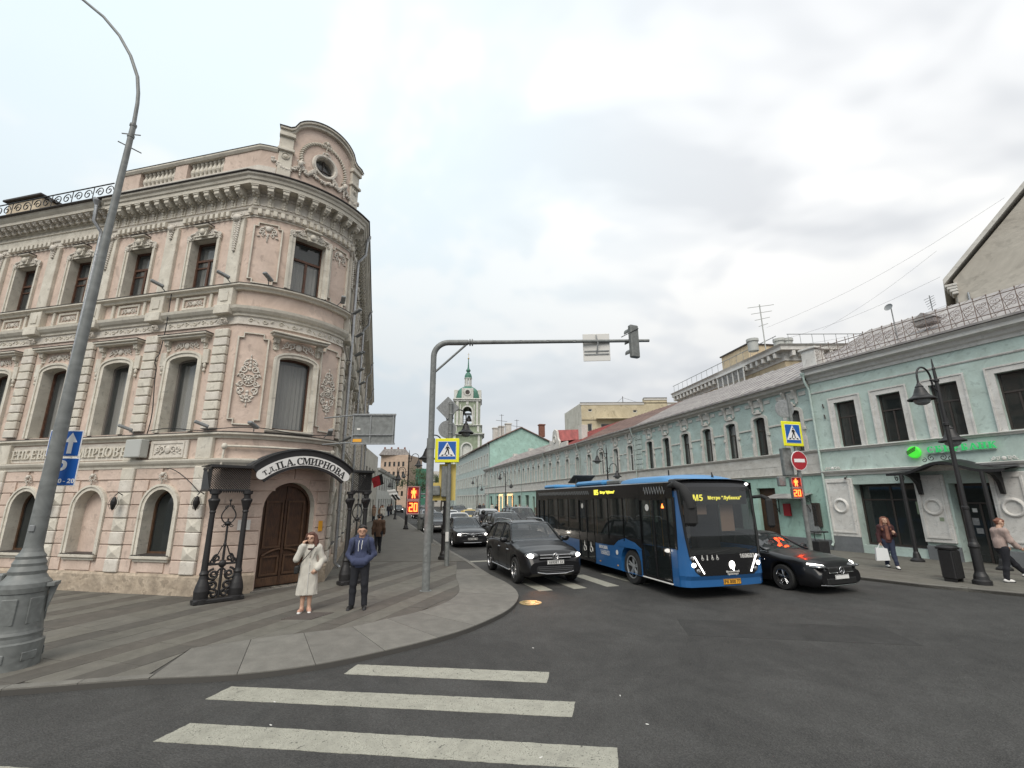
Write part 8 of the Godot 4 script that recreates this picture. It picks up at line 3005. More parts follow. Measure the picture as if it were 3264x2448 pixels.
# ------------------------------------------------------------------ city bus
func bus_x(y: float,z: float) -> float:
	var b := 0.0
	if y > 1.0: b = -0.10 * pow((y - 1.0) / 1.7,1.6)
	if y > 2.62: b -= 0.20 * pow((y - 2.62) / 0.30,2.0)
	if y < 0.5: b -= 0.05
	var u := absf(z) / 1.25
	return 5.6 + b - 0.08 * u * u - 0.22 * pow(maxf(0.0,(u - 0.80) / 0.20),2.2)
func bus_strip(mb: MB,rows: Array,off: float,cols := 18) -> void:
	for i in rows.size() - 1:
		for j in cols:
			var q := []
			for e in [[i,j],[i,j + 1],[i + 1,j + 1],[i + 1,j]]:
				var r = rows[e[0]]
				var z := lerpf(r[1],r[2],float(e[1]) / cols)
				q.append(V3(bus_x(r[0],z) + off,r[0],z))
			mb.quad(q[0],q[1],q[2],q[3])
func bus() -> void:
	var hd := V(0.2756,-0.9613)
	var o := thing("city_bus","blue and black city bus with lit amber destination displays turning out of the street","bus")
	var c := V(4.20,12.16) + V(0.9613,0.2756) * 1.25 - hd * 5.6
	o.position = W(c.x,c.y,ROAD)
	o.rotation.y = heading(hd.x,hd.y)
	var zr := 1.25            # the kerb side with doors; local z to the right of travel
	var side := func(e: float) -> Callable: return func(s: float,w: float,y: float) -> Vector3: return V3(s * e,y,e * (1.25 + w))
	var R := 5.33             # sides end where the front corner starts
	for e in [1.0,-1.0]:
		var X := Transform3D(Basis(V3(e,0,0),Vector3.UP,V3(0,0,e)),V3(0,0,e * 1.25))
		var fm := func(s: float,w: float,y: float) -> Vector3: return X * V3(s,y,w)
		var wx := [3.0,-2.9]
		var ops := []
		for q in wx: ops.append({"s0": q * e - 0.58,"s1": q * e + 0.58,"y0": 0.30,"y1": 1.08,"rise": 0.5,"depth": 0.35})
		var doors := [[3.72,5.02],[-0.62,0.62],[-5.15,-3.95]] if e > 0 else []
		for d in doors: ops.append({"s0": d[0],"s1": d[1],"y0": 0.30,"y1": 1.18,"depth": 0.06})
		var lw := MB.new()
		wall(lw,fm,-5.6 if e > 0 else -R,R if e > 0 else 5.6,0.30,1.18,ops,0.1)
		obj("side_panel",lw,mats.bus_blue,o)
		var top := MB.new()
		wall(top,fm,-5.6 if e > 0 else -R,R if e > 0 else 5.6,2.46,2.84,[],0.1)
		obj("window_header",top,mats.bus_black,o)
		var edges := [-5.55,-5.17,-3.93,-2.75,-1.65,-0.64,0.64,1.7,2.7,3.70,5.04,5.32] if e > 0 else [-5.3,-3.9,-2.6,-1.3,0.0,1.3,2.6,3.9,5.5]
		for i in edges.size() - 1:
			var a: float = edges[i]
			var b: float = edges[i + 1]
			var is_door := false
			for d in doors:
				if (a + b) / 2 > d[0] and (a + b) / 2 < d[1]: is_door = true
			var y0 := 0.34 if is_door else 1.18
			var pn := MB.new()
			flat(pn,X,rect(a + 0.012,y0,b - 0.012,2.46),0.004 if not is_door else -0.02)
			var po := obj("door_glass" if is_door else "side_window",pn,mats.busglass,o)
			var fr := MB.new()
			fr.box(X,V3(a,(y0 + 2.46) / 2,-0.01),V3(0.05,2.46 - y0,0.05))
			fr.box(X,V3(b,(y0 + 2.46) / 2,-0.01),V3(0.05,2.46 - y0,0.05))
			if is_door:
				fr.box(X,V3((a + b) / 2,1.4,0.0),V3(0.06,2.1,0.04),0.01)
				for q in [0.36,2.42]: fr.box(X,V3((a + b) / 2,q,0.0),V3(b - a,0.08,0.04))
				for q in [-0.12,0.12]: fr.tube(X,[V3((a + b) / 2 + q,0.9,-0.06),V3((a + b) / 2 + q,1.7,-0.06)],0.014,5)
			fr.box(X,V3((a + b) / 2,2.45,-0.01),V3(b - a,0.04,0.045))
			obj("window_frame",fr,mats.bus_black,po)
		if e > 0:
			var sw := MB.new()
			sw.prism(X,PackedVector2Array([V(-5.58,1.18),V(-5.58,1.02),V(-4.5,0.98),V(1.6,0.98),V(2.0,1.0),V(2.35,1.20),V(2.8,1.24),V(3.5,1.10),V(3.70,0.95),V(3.70,1.30),V(2.35,1.30),V(2.0,1.30)]),0.002,0.006)
			obj("black_swoosh",sw,mats.bus_black,o)
			var fill := MB.new()
			fill.prism(X,PackedVector2Array([V(2.25,1.0),V(2.45,1.20),V(2.75,1.26),V(3.3,1.18),V(3.69,1.02),V(3.69,1.0)]),0.007,0.010)
			obj("blue_swoosh",fill,mats.bus_blue,o)
			for q in [["М5",0.17,0.90,2.64],["Метро \"Лубянка\"",0.085,1.72,2.64]]:
				inst("side_display",text(q[0],q[1],0.006,"Droid Sans",true),mats.led_amber,o,X * T(q[2],q[3],0.010))
			var zg := MB.new()
			for r in [[-5.2,0.3,34,0.14],[3.95,5.0,8,0.20]]:
				var pts := []
				for i in int(r[2]) * 4 + 1:
					var t := float(i) / (int(r[2]) * 4)
					pts.append(V3(lerpf(r[0],r[1],t) + 0.02 * sin(i * PI),2.64 + r[3] * 0.5 * [0.0,1.0,0.0,-1.0][i % 4],0.008))
				zg.tube(X,pts,0.008,4)
			obj("skyline_print",zg,mats.signback,o)
			inst("side_number",text("160603",0.14,0.004,"Droid Sans",false),mats.offwhite,o,X * T(1.35,0.72,0.006))
			inst("side_lettering",text("МОСКВА",0.10,0.004,"Droid Sans",true),mats.offwhite,o,X * T(1.25,0.88,0.006))
			var dk := MB.new()
			dk.lathe(X * Transform3D(Basis(Vector3.RIGHT,PI / 2),V3(2.18,0.80,0.004)),[[0.0,0.004],[0.07,0.004],[0.075,0.0]],16)
			for xx in [4.05,-0.35]: dk.lathe(X * Transform3D(Basis(Vector3.RIGHT,PI / 2),V3(xx,2.18,-0.012)),[[0.0,0.004],[0.09,0.004],[0.095,0.0]],16)
			obj("round_sticker",dk,mats.offwhite,o)
			var ic := MB.new()
			for xx in [-0.25,0.28]:
				ic.tube(X,[V3(xx,0.98,-0.01),V3(xx,0.80,-0.01),V3(xx + 0.10,0.78,-0.01),V3(xx + 0.14,0.66,-0.01)],0.014,4)
				ic.ball(X,V3(xx,1.05,-0.01),V3(0.03,0.03,0.01),6,4)
				var wr := []
				for i in 13: wr.append(V3(xx + 0.02 + 0.09 * cos(TAU * i / 12.0),0.72 + 0.09 * sin(TAU * i / 12.0),-0.01))
				ic.tube(X,wr,0.012,4)
			obj("access_pictogram",ic,mats.offwhite,o)
			var rd := MB.new()
			rd.prism(X,PackedVector2Array([V(4.76,2.18),V(4.89,2.18),V(4.84,2.25),V(4.82,2.30),V(4.79,2.25)]),-0.015,-0.008)
			obj("door_lamp",rd,mats.led_red,o)
			var sk := MB.new()
			sk.box(X,V3(4.37,0.32,0.01),V3(1.4,0.035,0.05),0.01)
			obj("step_edge",sk,mats.offwhite,o)
			var ml := MB.new()
			for xx in [-4.4,-1.6,1.0,2.2]: ml.box(X,V3(xx,0.42,0.006),V3(0.07,0.035,0.012),0.004)
			obj("side_marker",ml,mats.orange,o)
		for q in wx: wheel(o,V3(q,0.48,e * 1.08),0.48,0.28,e,mats.signback)
	var rf := MB.new()
	var rings := []
	for x in [-5.6,-5.55,0.0,5.1,5.30]:
		var rg := []
		for i in 13:
			var a := PI * i / 12.0
			rg.append(V3(x,2.80 + 0.13 * pow(sin(a),0.6),1.25 * cos(a) * (1.0 if absf(cos(a)) > 0.99 else 0.985)))
		rings.append(rg)
	loft(rf,rings,false,false)
	obj("roof",rf,mats.bus_black,o)
	var rw := MB.new()
	rw.quad(V3(-5.6,0.3,1.25),V3(-5.6,2.84,1.25),V3(-5.6,2.84,-1.25),V3(-5.6,0.3,-1.25))
	obj("rear_panel",rw,mats.bus_blue,o)
	var fl := MB.new()
	fl.box(I,V3(-0.1,0.40,0),V3(10.9,0.16,2.3))
	fl.box(I,V3(-2.9,0.62,0),V3(1.5,0.4,2.0)); fl.box(I,V3(3.0,0.62,0),V3(1.3,0.4,2.0))
	obj("floor_pan",fl,mats.rubber,o)
	var cl := MB.new()
	cl.box(I,V3(-0.3,2.74,0),V3(10.4,0.06,2.3))
	obj("ceiling_panel",cl,mats.polegrey2,o)
	for q in [[4.2,-0.75],[2.2,-0.75],[2.2,0.75],[0.9,-0.75],[-1.6,-0.75],[-1.6,0.75],[-3.2,-0.75],[-3.2,0.75]]:
		var st := MB.new()
		st.box(I,V3(q[0],0.95,q[1]),V3(0.45,0.12,0.75),0.04)
		st.box(T(q[0] - 0.24,1.32,q[1]) * RZ(8),Vector3(),V3(0.10,0.72,0.75),0.04)
		obj("seat",st,mats.seat,o)
	for q in [[3.6,0.5],[1.5,0.45],[1.5,-0.45],[-0.8,0.45],[-2.4,0.45]]:
		var gp := MB.new()
		gp.tube(I,[V3(q[0],0.48,q[1]),V3(q[0],2.72,q[1])],0.018,6)
		obj("grab_pole",gp,mats.orange,o)
	var db := MB.new()
	db.box(I,V3(5.0,1.02,0),V3(0.55,0.22,2.1),0.06)
	db.box(I,V3(3.9,1.5,-0.72),V3(0.05,2.0,0.95))
	obj("dashboard",db,mats.carpanel,o)
	var sb := MB.new()
	sb.box(I,V3(5.12,2.22,0.55),V3(0.02,0.42,0.9),0.005)
	sb.box(I,V3(5.10,1.95,-0.55),V3(0.02,0.75,0.42),0.005)
	obj("sun_blind",sb,mats.coat_beige,o)
	var zl := func(y: float) -> float:
		return curve([[0.56,0.80],[0.66,0.93],[0.85,1.0],[1.1,1.055],[1.6,1.10],[2.4,1.13],[2.95,1.135]],y)
	var bp := MB.new()
	bus_strip(bp,[[0.30,1.25,-1.25],[0.36,1.25,-1.25],[0.46,1.25,-1.25],[0.56,1.25,-1.25]],0.0,24)
	var ys := [0.56,0.60,0.66,0.75,0.85,1.0,1.2,1.5,1.9,2.3,2.62]
	for e in [1.0,-1.0]:
		var rows := []
		for y in ys: rows.append([y,1.25,zl.call(y)] if e > 0 else [y,-zl.call(y),-1.25])
		bus_strip(bp,rows,0.0,8)
	obj("front_panel",bp,mats.bus_blue,o)
	var hdm := MB.new()
	bus_strip(hdm,[[2.62,1.25,-1.25],[2.72,1.24,-1.24],[2.82,1.22,-1.22],[2.90,1.19,-1.19],[2.93,1.15,-1.15]],0.0,24)
	hdm.quad(V3(5.25,2.93,1.15),V3(5.4,2.93,1.15),V3(5.4,2.93,-1.15),V3(5.25,2.93,-1.15))
	obj("front_header",hdm,mats.bus_black,o)
	var mk := MB.new()
	var mrows := []
	for y in [0.56,0.60,0.66,0.75,0.85,0.98,1.06]: mrows.append([y,zl.call(y),-zl.call(y)])
	bus_strip(mk,mrows,0.002,22)
	obj("front_mask",mk,mats.bus_black,o)
	var ws := MB.new()
	var wr2 := []
	for y in [1.06,1.2,1.5,1.9,2.3,2.62]: wr2.append([y,zl.call(y),-zl.call(y)])
	bus_strip(ws,wr2,0.004,22)
	obj("windscreen",ws,mats.bus_wind,o)
	var rim := MB.new()
	for e in [1.0,-1.0]:
		var pts := []
		for y in [1.02,1.2,1.5,1.9,2.3,2.66]: pts.append(V3(bus_x(y,zl.call(y)) + 0.006,y,e * (zl.call(y) - 0.01)))
		rim.tube(I,pts,0.035,6)
	obj("windscreen_seal",rim,mats.black,o)
	var FX := func(y: float,z: float,off: float) -> Transform3D: return T(bus_x(y,z) + off,y,z) * RY(90)
	for q in [["М5",0.155,0.55,2.44],["Метро \"Лубянка\"",0.088,-0.28,2.44]]:
		inst("front_display",text(q[0],q[1],0.006,"Droid Sans",true),mats.led_amber,o,FX.call(q[3],q[2],-0.10))
	var dbk := MB.new()
	dbk.box(I,V3(5.30,2.44,0),V3(0.02,0.34,2.1))
	obj("display_box",dbk,mats.black,o)
	inst("front_number",text("160603",0.10,0.006,"Droid Sans",true),mats.offwhite,o,FX.call(1.00,-0.62,0.012))
	var em := MB.new()
	em.ball(FX.call(0.80,-0.12,0.01),Vector3(),V3(0.085,0.095,0.015),14,8)
	em.prism(FX.call(0.80,-0.12,0.008),PackedVector2Array([V(-0.03,-0.06),V(0.05,-0.06),V(0.04,-0.135)]),0.0,0.01)
	obj("emblem",em,mats.lamp_white,o)
	for q in [["Московский",0.645],["Транспорт",0.59]]: inst("front_lettering",text(q[0],0.045,0.004,"Droid Sans",true),mats.offwhite,o,FX.call(q[1],-0.12,0.012))
	for i in 4:
		var pg := MB.new()
		var X: Transform3D = FX.call(0.99,0.72 - 0.14 * i,0.012)
		pg.ball(X,V3(0,0.045,0),V3(0.014,0.014,0.006),6,4)
		pg.box(X,V3(0,0.005,0),V3(0.026,0.05,0.008))
		if i != 1:
			var rn := []
			for k in 11: rn.append(V3(0.01 + 0.032 * cos(TAU * k / 10.0),-0.03 + 0.028 * sin(TAU * k / 10.0),0))
			pg.tube(X,rn,0.006,4)
		else: pg.box(X,V3(0,-0.035,0),V3(0.03,0.05,0.008))
		obj("pictogram",pg,mats.offwhite,o)
	for e in [1.0,-1.0]:
		var ls := MB.new()
		var pts := []
		for i in 6:
			var y := lerpf(0.62,1.02,i / 5.0)
			var z: float = e * lerpf(0.70,0.93,i / 5.0)
			pts.append(V3(bus_x(y,z) + 0.012,y,z))
		ls.tube(I,pts,0.014,6)
		obj("light_strip",ls,mats.lamp_white,o)
		for q in [[0.98,1.0,"steel"],[0.82,0.96,"lamp_white"],[0.68,0.86,"steel"]]:
			var hl := MB.new()
			var y: float = q[0]
			var z: float = e * q[1]
			hl.lathe(T(bus_x(y,z) - 0.01,y,z) * RZ(-90),[[0.055,0.0],[0.052,0.03],[0.03,0.038],[0.0,0.04]],14)
			obj("headlight",hl,mats[q[2]],o)
		var cl2 := MB.new()
		cl2.ball(I,V3(bus_x(2.80,e * 1.08) + 0.01,2.80,e * 1.08),V3(0.03,0.03,0.06),8,5)
		obj("marker_lamp",cl2,mats.lamp_white,o)
	plate(o,FX.call(0.40,-0.12,0.012),"РК 800 77",mats.orange,0.52,0.13)
	for e in [1.0,-1.0]:
		var mr := MB.new()
		var p0 := V3(5.30,2.70,e * 1.16)
		if e > 0:
			mr.tube(I,[V3(5.15,2.74,1.20),V3(5.55,2.78,1.28),V3(5.85,2.68,1.30),V3(6.0,2.46,1.28),V3(6.02,2.2,1.24)],[0.06,0.085,0.105,0.12,0.12],10)
			mr.box(T(6.0,2.10,1.24) * RY(-15),Vector3(),V3(0.18,0.66,0.32),0.08)
		else:
			mr.tube(I,[V3(5.30,2.45,-1.2),V3(5.55,2.48,-1.36),V3(5.70,2.40,-1.40)],[0.04,0.05,0.06],8)
			mr.box(T(5.70,2.05,-1.42) * RY(12),Vector3(),V3(0.13,0.75,0.24),0.06)
		obj("mirror",mr,mats.rubber,o)
	var wp := MB.new()
	for q in [[0.55,-0.15],[-0.35,-0.9]]:
		var pts := []
		for i in 6:
			var z := lerpf(q[0],q[1],i / 5.0)
			pts.append(V3(bus_x(1.10 + 0.04 * i,z) + 0.02,1.08 + 0.02 * i,z))
		wp.tube(I,pts,0.010,5)
	obj("wiper",wp,mats.black,o)
	var pod := MB.new()
	var pr := []
	for q in [[1.9,0.06,0.9],[2.2,0.26,1.0],[2.8,0.30,1.05],[4.6,0.28,1.12],[5.2,0.12,1.14],[5.35,0.02,1.12]]:
		var rg := []
		for i in 11:
			var a := PI * i / 10.0
			rg.append(V3(q[0],2.80 + q[1] * pow(maxf(sin(a),0.0),0.35),q[2] * cos(a)))
		pr.append(rg)
	loft(pod,pr)
	obj("roof_pod",pod,mats.bus_roof,o)
	var p2 := MB.new()
	p2.box(I,V3(-0.6,2.98,0),V3(2.4,0.22,1.7),0.08); p2.box(I,V3(-4.6,2.96,0),V3(1.4,0.20,1.9),0.08)
	obj("air_unit",p2,mats.bus_roof,o)
	var p3 := MB.new()
	p3.box(I,V3(1.2,2.98,0),V3(1.0,0.16,1.5),0.04)
	p3.box(T(-2.6,3.25,0.2) * RZ(24) ,Vector3(),V3(0.75,0.05,1.0),0.02)
	p3.tube(I,[V3(-2.6,2.85,0.5),V3(-2.5,3.25,0.5)],0.02,5)
	obj("roof_hatch",p3,mats.polegrey,o)
	var an := MB.new()
	an.tube(I,[V3(4.0,3.05,0.4),V3(4.0,3.24,0.4)],0.02,5); an.tube(I,[V3(4.9,2.9,-0.4),V3(4.85,3.14,-0.4)],[0.05,0.01],6)
	obj("aerial",an,mats.black,o)

# ------------------------------------------------------------------ people: y up,facing +z
func skin_mesh(out: MB,bones: Array,cell: float,k: float,cut := -9.0,fold := 0.0) -> void:
	if bones.is_empty(): return
	var lo := V3(1e6,1e6,1e6)
	var hi := -lo
	for b in bones:
		var r: float = maxf(b[2],b[3]) * maxf(1.0,b[4]) + k + cell * 2.0
		for e in 2:
			lo = lo.min(b[e] - V3(r,r,r)); hi = hi.max(b[e] + V3(r,r,r))
	var nx := int((hi.x - lo.x) / cell) + 2
	var ny := int((hi.y - lo.y) / cell) + 2
	var nz := int((hi.z - lo.z) / cell) + 2
	var f := PackedFloat32Array()
	f.resize(nx * ny * nz)
	f.fill(1.0)
	for b in bones:
		var fz: float = b[4]
		var A := V3(b[0].x,b[0].y,b[0].z / fz)
		var B := V3(b[1].x,b[1].y,b[1].z / fz)
		var ra: float = b[2]
		var rb: float = b[3]
		var rm: float = maxf(ra,rb) * maxf(1.0,fz) + k + cell * 1.5
		var l: Vector3 = ((b[0] as Vector3).min(b[1]) - V3(rm,rm,rm) - lo) / cell
		var h: Vector3 = ((b[0] as Vector3).max(b[1]) + V3(rm,rm,rm) - lo) / cell
		var d := B - A
		var dd := maxf(d.length_squared(),1e-9)
		for z in range(maxi(0,int(l.z)),mini(nz,int(h.z) + 1)):
			for y in range(maxi(0,int(l.y)),mini(ny,int(h.y) + 1)):
				var row := (z * ny + y) * nx
				for x in range(maxi(0,int(l.x)),mini(nx,int(h.x) + 1)):
					var p := V3(lo.x + x * cell,lo.y + y * cell,(lo.z + z * cell) / fz)
					var t := clampf((p - A).dot(d) / dd,0.0,1.0)
					var dist := ((p - A - d * t).length() - lerpf(ra,rb,t)) * minf(1.0,fz)
					var o := f[row + x]
					var hh := clampf(0.5 + 0.5 * (o - dist) / k,0.0,1.0)
					f[row + x] = lerpf(o,dist,hh) - k * hh * (1.0 - hh)
	if fold > 0.0:
		var fn := noise(1.0,61,2)
		for z in nz:
			for y in ny:
				for x in nx:
					var i := (z * ny + y) * nx + x
					if absf(f[i]) < 0.05: f[i] += fold * fn.get_noise_3d((lo.x + x * cell) * 8.0,(lo.y + y * cell) * 3.2,(lo.z + z * cell) * 8.0)
	if cut > -9.0:
		for z in nz:
			for y in ny:
				var below := cut - (lo.y + y * cell)
				if below < -cell: continue
				for x in nx:
					var i := (z * ny + y) * nx + x
					f[i] = maxf(f[i],below)
	var idx := PackedInt32Array()
	idx.resize(nx * ny * nz)
	idx.fill(-1)
	var P := PackedVector3Array()
	var N := PackedVector3Array()
	var off := [0,1,nx,nx + 1,nx * ny,nx * ny + 1,nx * ny + nx,nx * ny + nx + 1]
	var ed := [[0,1],[2,3],[4,5],[6,7],[0,2],[1,3],[4,6],[5,7],[0,4],[1,5],[2,6],[3,7]]
	for z in nz - 1:
		for y in ny - 1:
			var row := (z * ny + y) * nx
			for x in nx - 1:
				var i := row + x
				var m := 0
				if f[i] < 0.0: m += 1
				if f[i + 1] < 0.0: m += 1
				if f[i + nx] < 0.0: m += 1
				if f[i + nx + 1] < 0.0: m += 1
				if f[i + nx * ny] < 0.0: m += 1
				if f[i + nx * ny + 1] < 0.0: m += 1
				if f[i + nx * ny + nx] < 0.0: m += 1
				if f[i + nx * ny + nx + 1] < 0.0: m += 1
				if m == 0 or m == 8: continue
				var s := Vector3()
				var c := 0
				for e in ed:
					var a: float = f[i + off[e[0]]]
					var b: float = f[i + off[e[1]]]
					if (a < 0.0) != (b < 0.0):
						var t := a / (a - b)
						s += V3(e[0] & 1,(e[0] >> 1) & 1,e[0] >> 2).lerp(V3(e[1] & 1,(e[1] >> 1) & 1,e[1] >> 2),t)
						c += 1
				idx[i] = P.size()
				P.append(lo + (V3(x,y,z) + s / c) * cell)
				var v := [f[i],f[i + 1],f[i + nx],f[i + nx + 1],f[i + nx * ny],f[i + nx * ny + 1],f[i + nx * ny + nx],f[i + nx * ny + nx + 1]]
				N.append(V3(v[1] + v[3] + v[5] + v[7] - v[0] - v[2] - v[4] - v[6],v[2] + v[3] + v[6] + v[7] - v[0] - v[1] - v[4] - v[5],v[4] + v[5] + v[6] + v[7] - v[0] - v[1] - v[2] - v[3]).normalized())
	for z in range(1,nz - 1):
		for y in range(1,ny - 1):
			var row := (z * ny + y) * nx
			for x in range(1,nx - 1):
				var i := row + x
				var s0 := f[i] < 0.0
				for ax in 3:
					var st: int = [1,nx,nx * ny][ax]
					if (f[i + st] < 0.0) == s0: continue
					var u: int = [nx,nx * ny,1][ax]
					var w: int = [nx * ny,1,nx][ax]
					var q := [idx[i],idx[i - u],idx[i - u - w],idx[i - w]]
					if q.has(-1): continue
					if s0: q.reverse()
					out.tris(P[q[0]],P[q[1]],P[q[2]],N[q[0]],N[q[1]],N[q[2]])
					out.tris(P[q[0]],P[q[2]],P[q[3]],N[q[0]],N[q[2]],N[q[3]])
func B5(a: Vector3,b: Vector3,ra: float,rb: float,fz := 1.0) -> Array: return [a,b,ra,rb,fz]
func hand_bones(w: Vector3,dirn: Vector3,palm: Vector3,curl: float) -> Array:
	var d := dirn.normalized()
	var pn := (palm - d * palm.dot(d)).normalized()
	var sd := d.cross(pn)
	var r := [[w,w + d * 0.085,0.030,0.034,1.0]]
	for s in [-1.0,1.0]: r.append([w + d * 0.03 + sd * 0.016 * s,w + d * 0.085 + sd * 0.022 * s,0.022,0.018,1.0])
	var ln := [0.070,0.080,0.076,0.060]
	for i in 4:
		var base := w + d * 0.085 + sd * (0.033 - 0.022 * i)
		var d1 := (d * cos(curl * 0.6) + pn * sin(curl * 0.6))
		var mid: Vector3 = base + d1 * ln[i] * 0.52
		var d2 := (d * cos(curl * 1.5) + pn * sin(curl * 1.5))
		r.append([base,mid,0.0095,0.0088,1.0])
		r.append([mid,mid + d2 * ln[i] * 0.5,0.0088,0.0075,1.0])
	var tb := w + d * 0.03 + sd * 0.032
	var tm := tb + (d * 0.6 + sd * 0.7 + pn * 0.3).normalized() * 0.042
	r.append([tb,tm,0.013,0.0105,1.0])
	r.append([tm,tm + (d * 0.9 + sd * 0.25 + pn * 0.4).normalized() * 0.035,0.0105,0.0085,1.0])
	return r
func person(label: String,at: Vector3,turn: float,q: Dictionary,group := "") -> Node3D:
	var o := thing("person",label,"person",at,turn,group)
	var S: float = q.get("H",1.70) / 1.70
	var fine: bool = q.get("fine",true)
	var cell := 0.016 if fine else 0.030
	var X := Transform3D(Basis.from_scale(V3(S,S,S)),Vector3())
	var lean: Vector3 = q.get("lean",Vector3())
	var hip: Vector3 = V3(0,0.92,0) + q.get("hip",Vector3())
	var chest := V3(0,1.28,0) + lean
	var neck := V3(0,1.46,-0.01) + lean * 1.3
	var head := V3(0,1.585,0.02) + lean * 1.6
	var shw: float = q.get("sh",0.185)
	var hw: float = q.get("hw",0.095)
	var arms: Array = q.arms          # [[elbow,wrist,fingers,palm,curl],...] for x<0 and x>0
	var legs: Array = q.legs          # [[knee,ankle,toe],...]
	var torso := [B5(hip,hip + V3(0,0.14,0),0.125,0.115,0.80),B5(hip + V3(0,0.12,0),chest,0.115,0.125,0.78),B5(chest + V3(-shw * 0.55,0.06,0),chest + V3(shw * 0.55,0.06,0),0.095,0.095,0.85),B5(chest + V3(0,0.1,0),neck,0.09,0.058,0.95)]
	var skin := torso.duplicate()
	skin.append(B5(neck - V3(0,0.04,0),head - V3(0,0.05,0.02),0.055,0.055))
	var armb := [[],[]]
	var legb := [[],[]]
	for i in 2:
		var e := -1.0 if i == 0 else 1.0
		var sh := chest + V3(e * shw,0.09,0)
		var a = arms[i]
		armb[i] = [B5(chest + V3(e * shw * 0.6,0.08,0),sh,0.07,0.062),B5(sh,a[0],0.058,0.043),B5(a[0],a[1],0.043,0.030)]
		skin.append_array(armb[i])
		var l = legs[i]
		var hj: Vector3 = hip + V3(e * hw,-0.03,0)
		legb[i] = [B5(hj,l[0],0.090,0.058),B5(l[0],l[0].lerp(l[1],0.35) + V3(0,0,-0.012),0.058,0.056),B5(l[0].lerp(l[1],0.35) + V3(0,0,-0.012),l[1],0.056,0.036)]
		skin.append_array(legb[i])
		skin.append(B5(l[1],l[1].lerp(l[2],0.5) + V3(0,-0.03,0),0.036,0.026)); skin.append(B5(l[1] + V3(0,-0.045,0),l[1].lerp(l[2],0.8),0.026,0.018))
	var body := MB.new()
	skin_mesh(body,skin,cell,0.035)
	var ht: float = q.get("look",0.0)
	var HB := Transform3D(Basis(Vector3.UP,ht) * Basis(Vector3.RIGHT,q.get("nod",0.0)),head)
	var hb := [[HB * V3(0,0.035,-0.02),HB * V3(0,0.03,0.01),0.092,0.088,1.0],[HB * V3(0,-0.02,0.03),HB * V3(0,-0.075,0.045),0.066,0.040,1.0],[HB * V3(-0.02,-0.05,0.03),HB * V3(0.02,-0.05,0.03),0.052,0.052,1.0],[HB * V3(0,0.01,0.095),HB * V3(0,-0.022,0.112),0.010,0.014,1.0],[HB * V3(-0.018,-0.068,0.083),HB * V3(0.018,-0.068,0.083),0.009,0.009,1.0],[HB * V3(-0.035,0.032,0.082),HB * V3(0.035,0.032,0.082),0.014,0.014,1.0],[neck,HB * V3(0,-0.06,-0.01),0.052,0.050,1.0]]
	for e in [-1.0,1.0]: hb.append([HB * V3(e * 0.088,0.015,0.0),HB * V3(e * 0.092,-0.02,0.005),0.016,0.011,1.0])
	if fine: skin_mesh(body,hb,0.0085,0.018)
	else: skin_mesh(body,hb,0.02,0.02)
	for i in 2:
		var a = arms[i]
		if a.size() > 2 and a[2] != null:
			if fine: skin_mesh(body,hand_bones(a[1],a[2],a[3],a[4]),0.0055,0.008)
			else: skin_mesh(body,[B5(a[1],a[1] + (a[2] as Vector3).normalized() * 0.14,0.035,0.028)],0.02,0.02)
	obj("body",scaled(body,X),q.get("skin",mats.skin),o)
	if fine:
		var ey := MB.new()
		for e in [-1.0,1.0]:
			ey.ball(HB,V3(e * 0.032,0.008,0.086),V3(0.011,0.006,0.008),8,5)
			ey.box(HB,V3(e * 0.033,0.031,0.094),V3(0.034,0.005,0.008),0.001)
		obj("eyes",scaled(ey,X),mats.hair_blk,o)
		var mo := MB.new()
		mo.ball(HB,V3(0,-0.066,0.089),V3(0.022,0.007,0.007),8,5)
		obj("mouth",scaled(mo,X),mats.jkt_maroon if q.get("lips",false) else mats.skin2,o)
	var hr := []
	var hk: String = q.get("hair","short")
	hr.append([HB * V3(0,0.055,-0.03),HB * V3(0,0.058,0.0),0.088,0.084,1.0])
	hr.append([HB * V3(0,0.0,-0.055),HB * V3(0,0.04,-0.04),0.062,0.075,1.0])
	for e in [-1.0,1.0]: hr.append([HB * V3(e * 0.055,0.085,0.035),HB * V3(e * 0.075,0.03,-0.02),0.03,0.028,1.0])
	hr.append([HB * V3(-0.03,0.10,0.055),HB * V3(0.03,0.10,0.055),0.024,0.024,1.0])
	if hk == "bob" or hk == "long":
		var dn := 0.17 if hk == "bob" else 0.32
		for e in [-1.0,1.0]:
			hr.append([HB * V3(e * 0.088,0.05,0.0),HB * V3(e * 0.118,-dn * 0.6,-0.005),0.042,0.052,1.0])
			hr.append([HB * V3(e * 0.118,-dn * 0.6,-0.005),HB * V3(e * 0.125,-dn,0.03),0.052,0.030,1.0])
		hr.append([HB * V3(0,0.03,-0.07),HB * V3(0,-dn,-0.07),0.08,0.07,1.0])
	if hk == "bun":
		hr.append([HB * V3(0,0.03,-0.115),HB * V3(0,0.02,-0.13),0.045,0.042,1.0])
	var hm := MB.new()
	skin_mesh(hm,hr,0.009 if fine else 0.02,0.02,-9.0,0.016 if fine else 0.0)
	obj("hair",scaled(hm,X),q.get("hairm",mats.hair_blk),o)
	var grow := func(b: Array,by: float) -> Array:
		var r := []
		for e in b: r.append([e[0],e[1],e[2] + by,e[3] + by,e[4]])
		return r
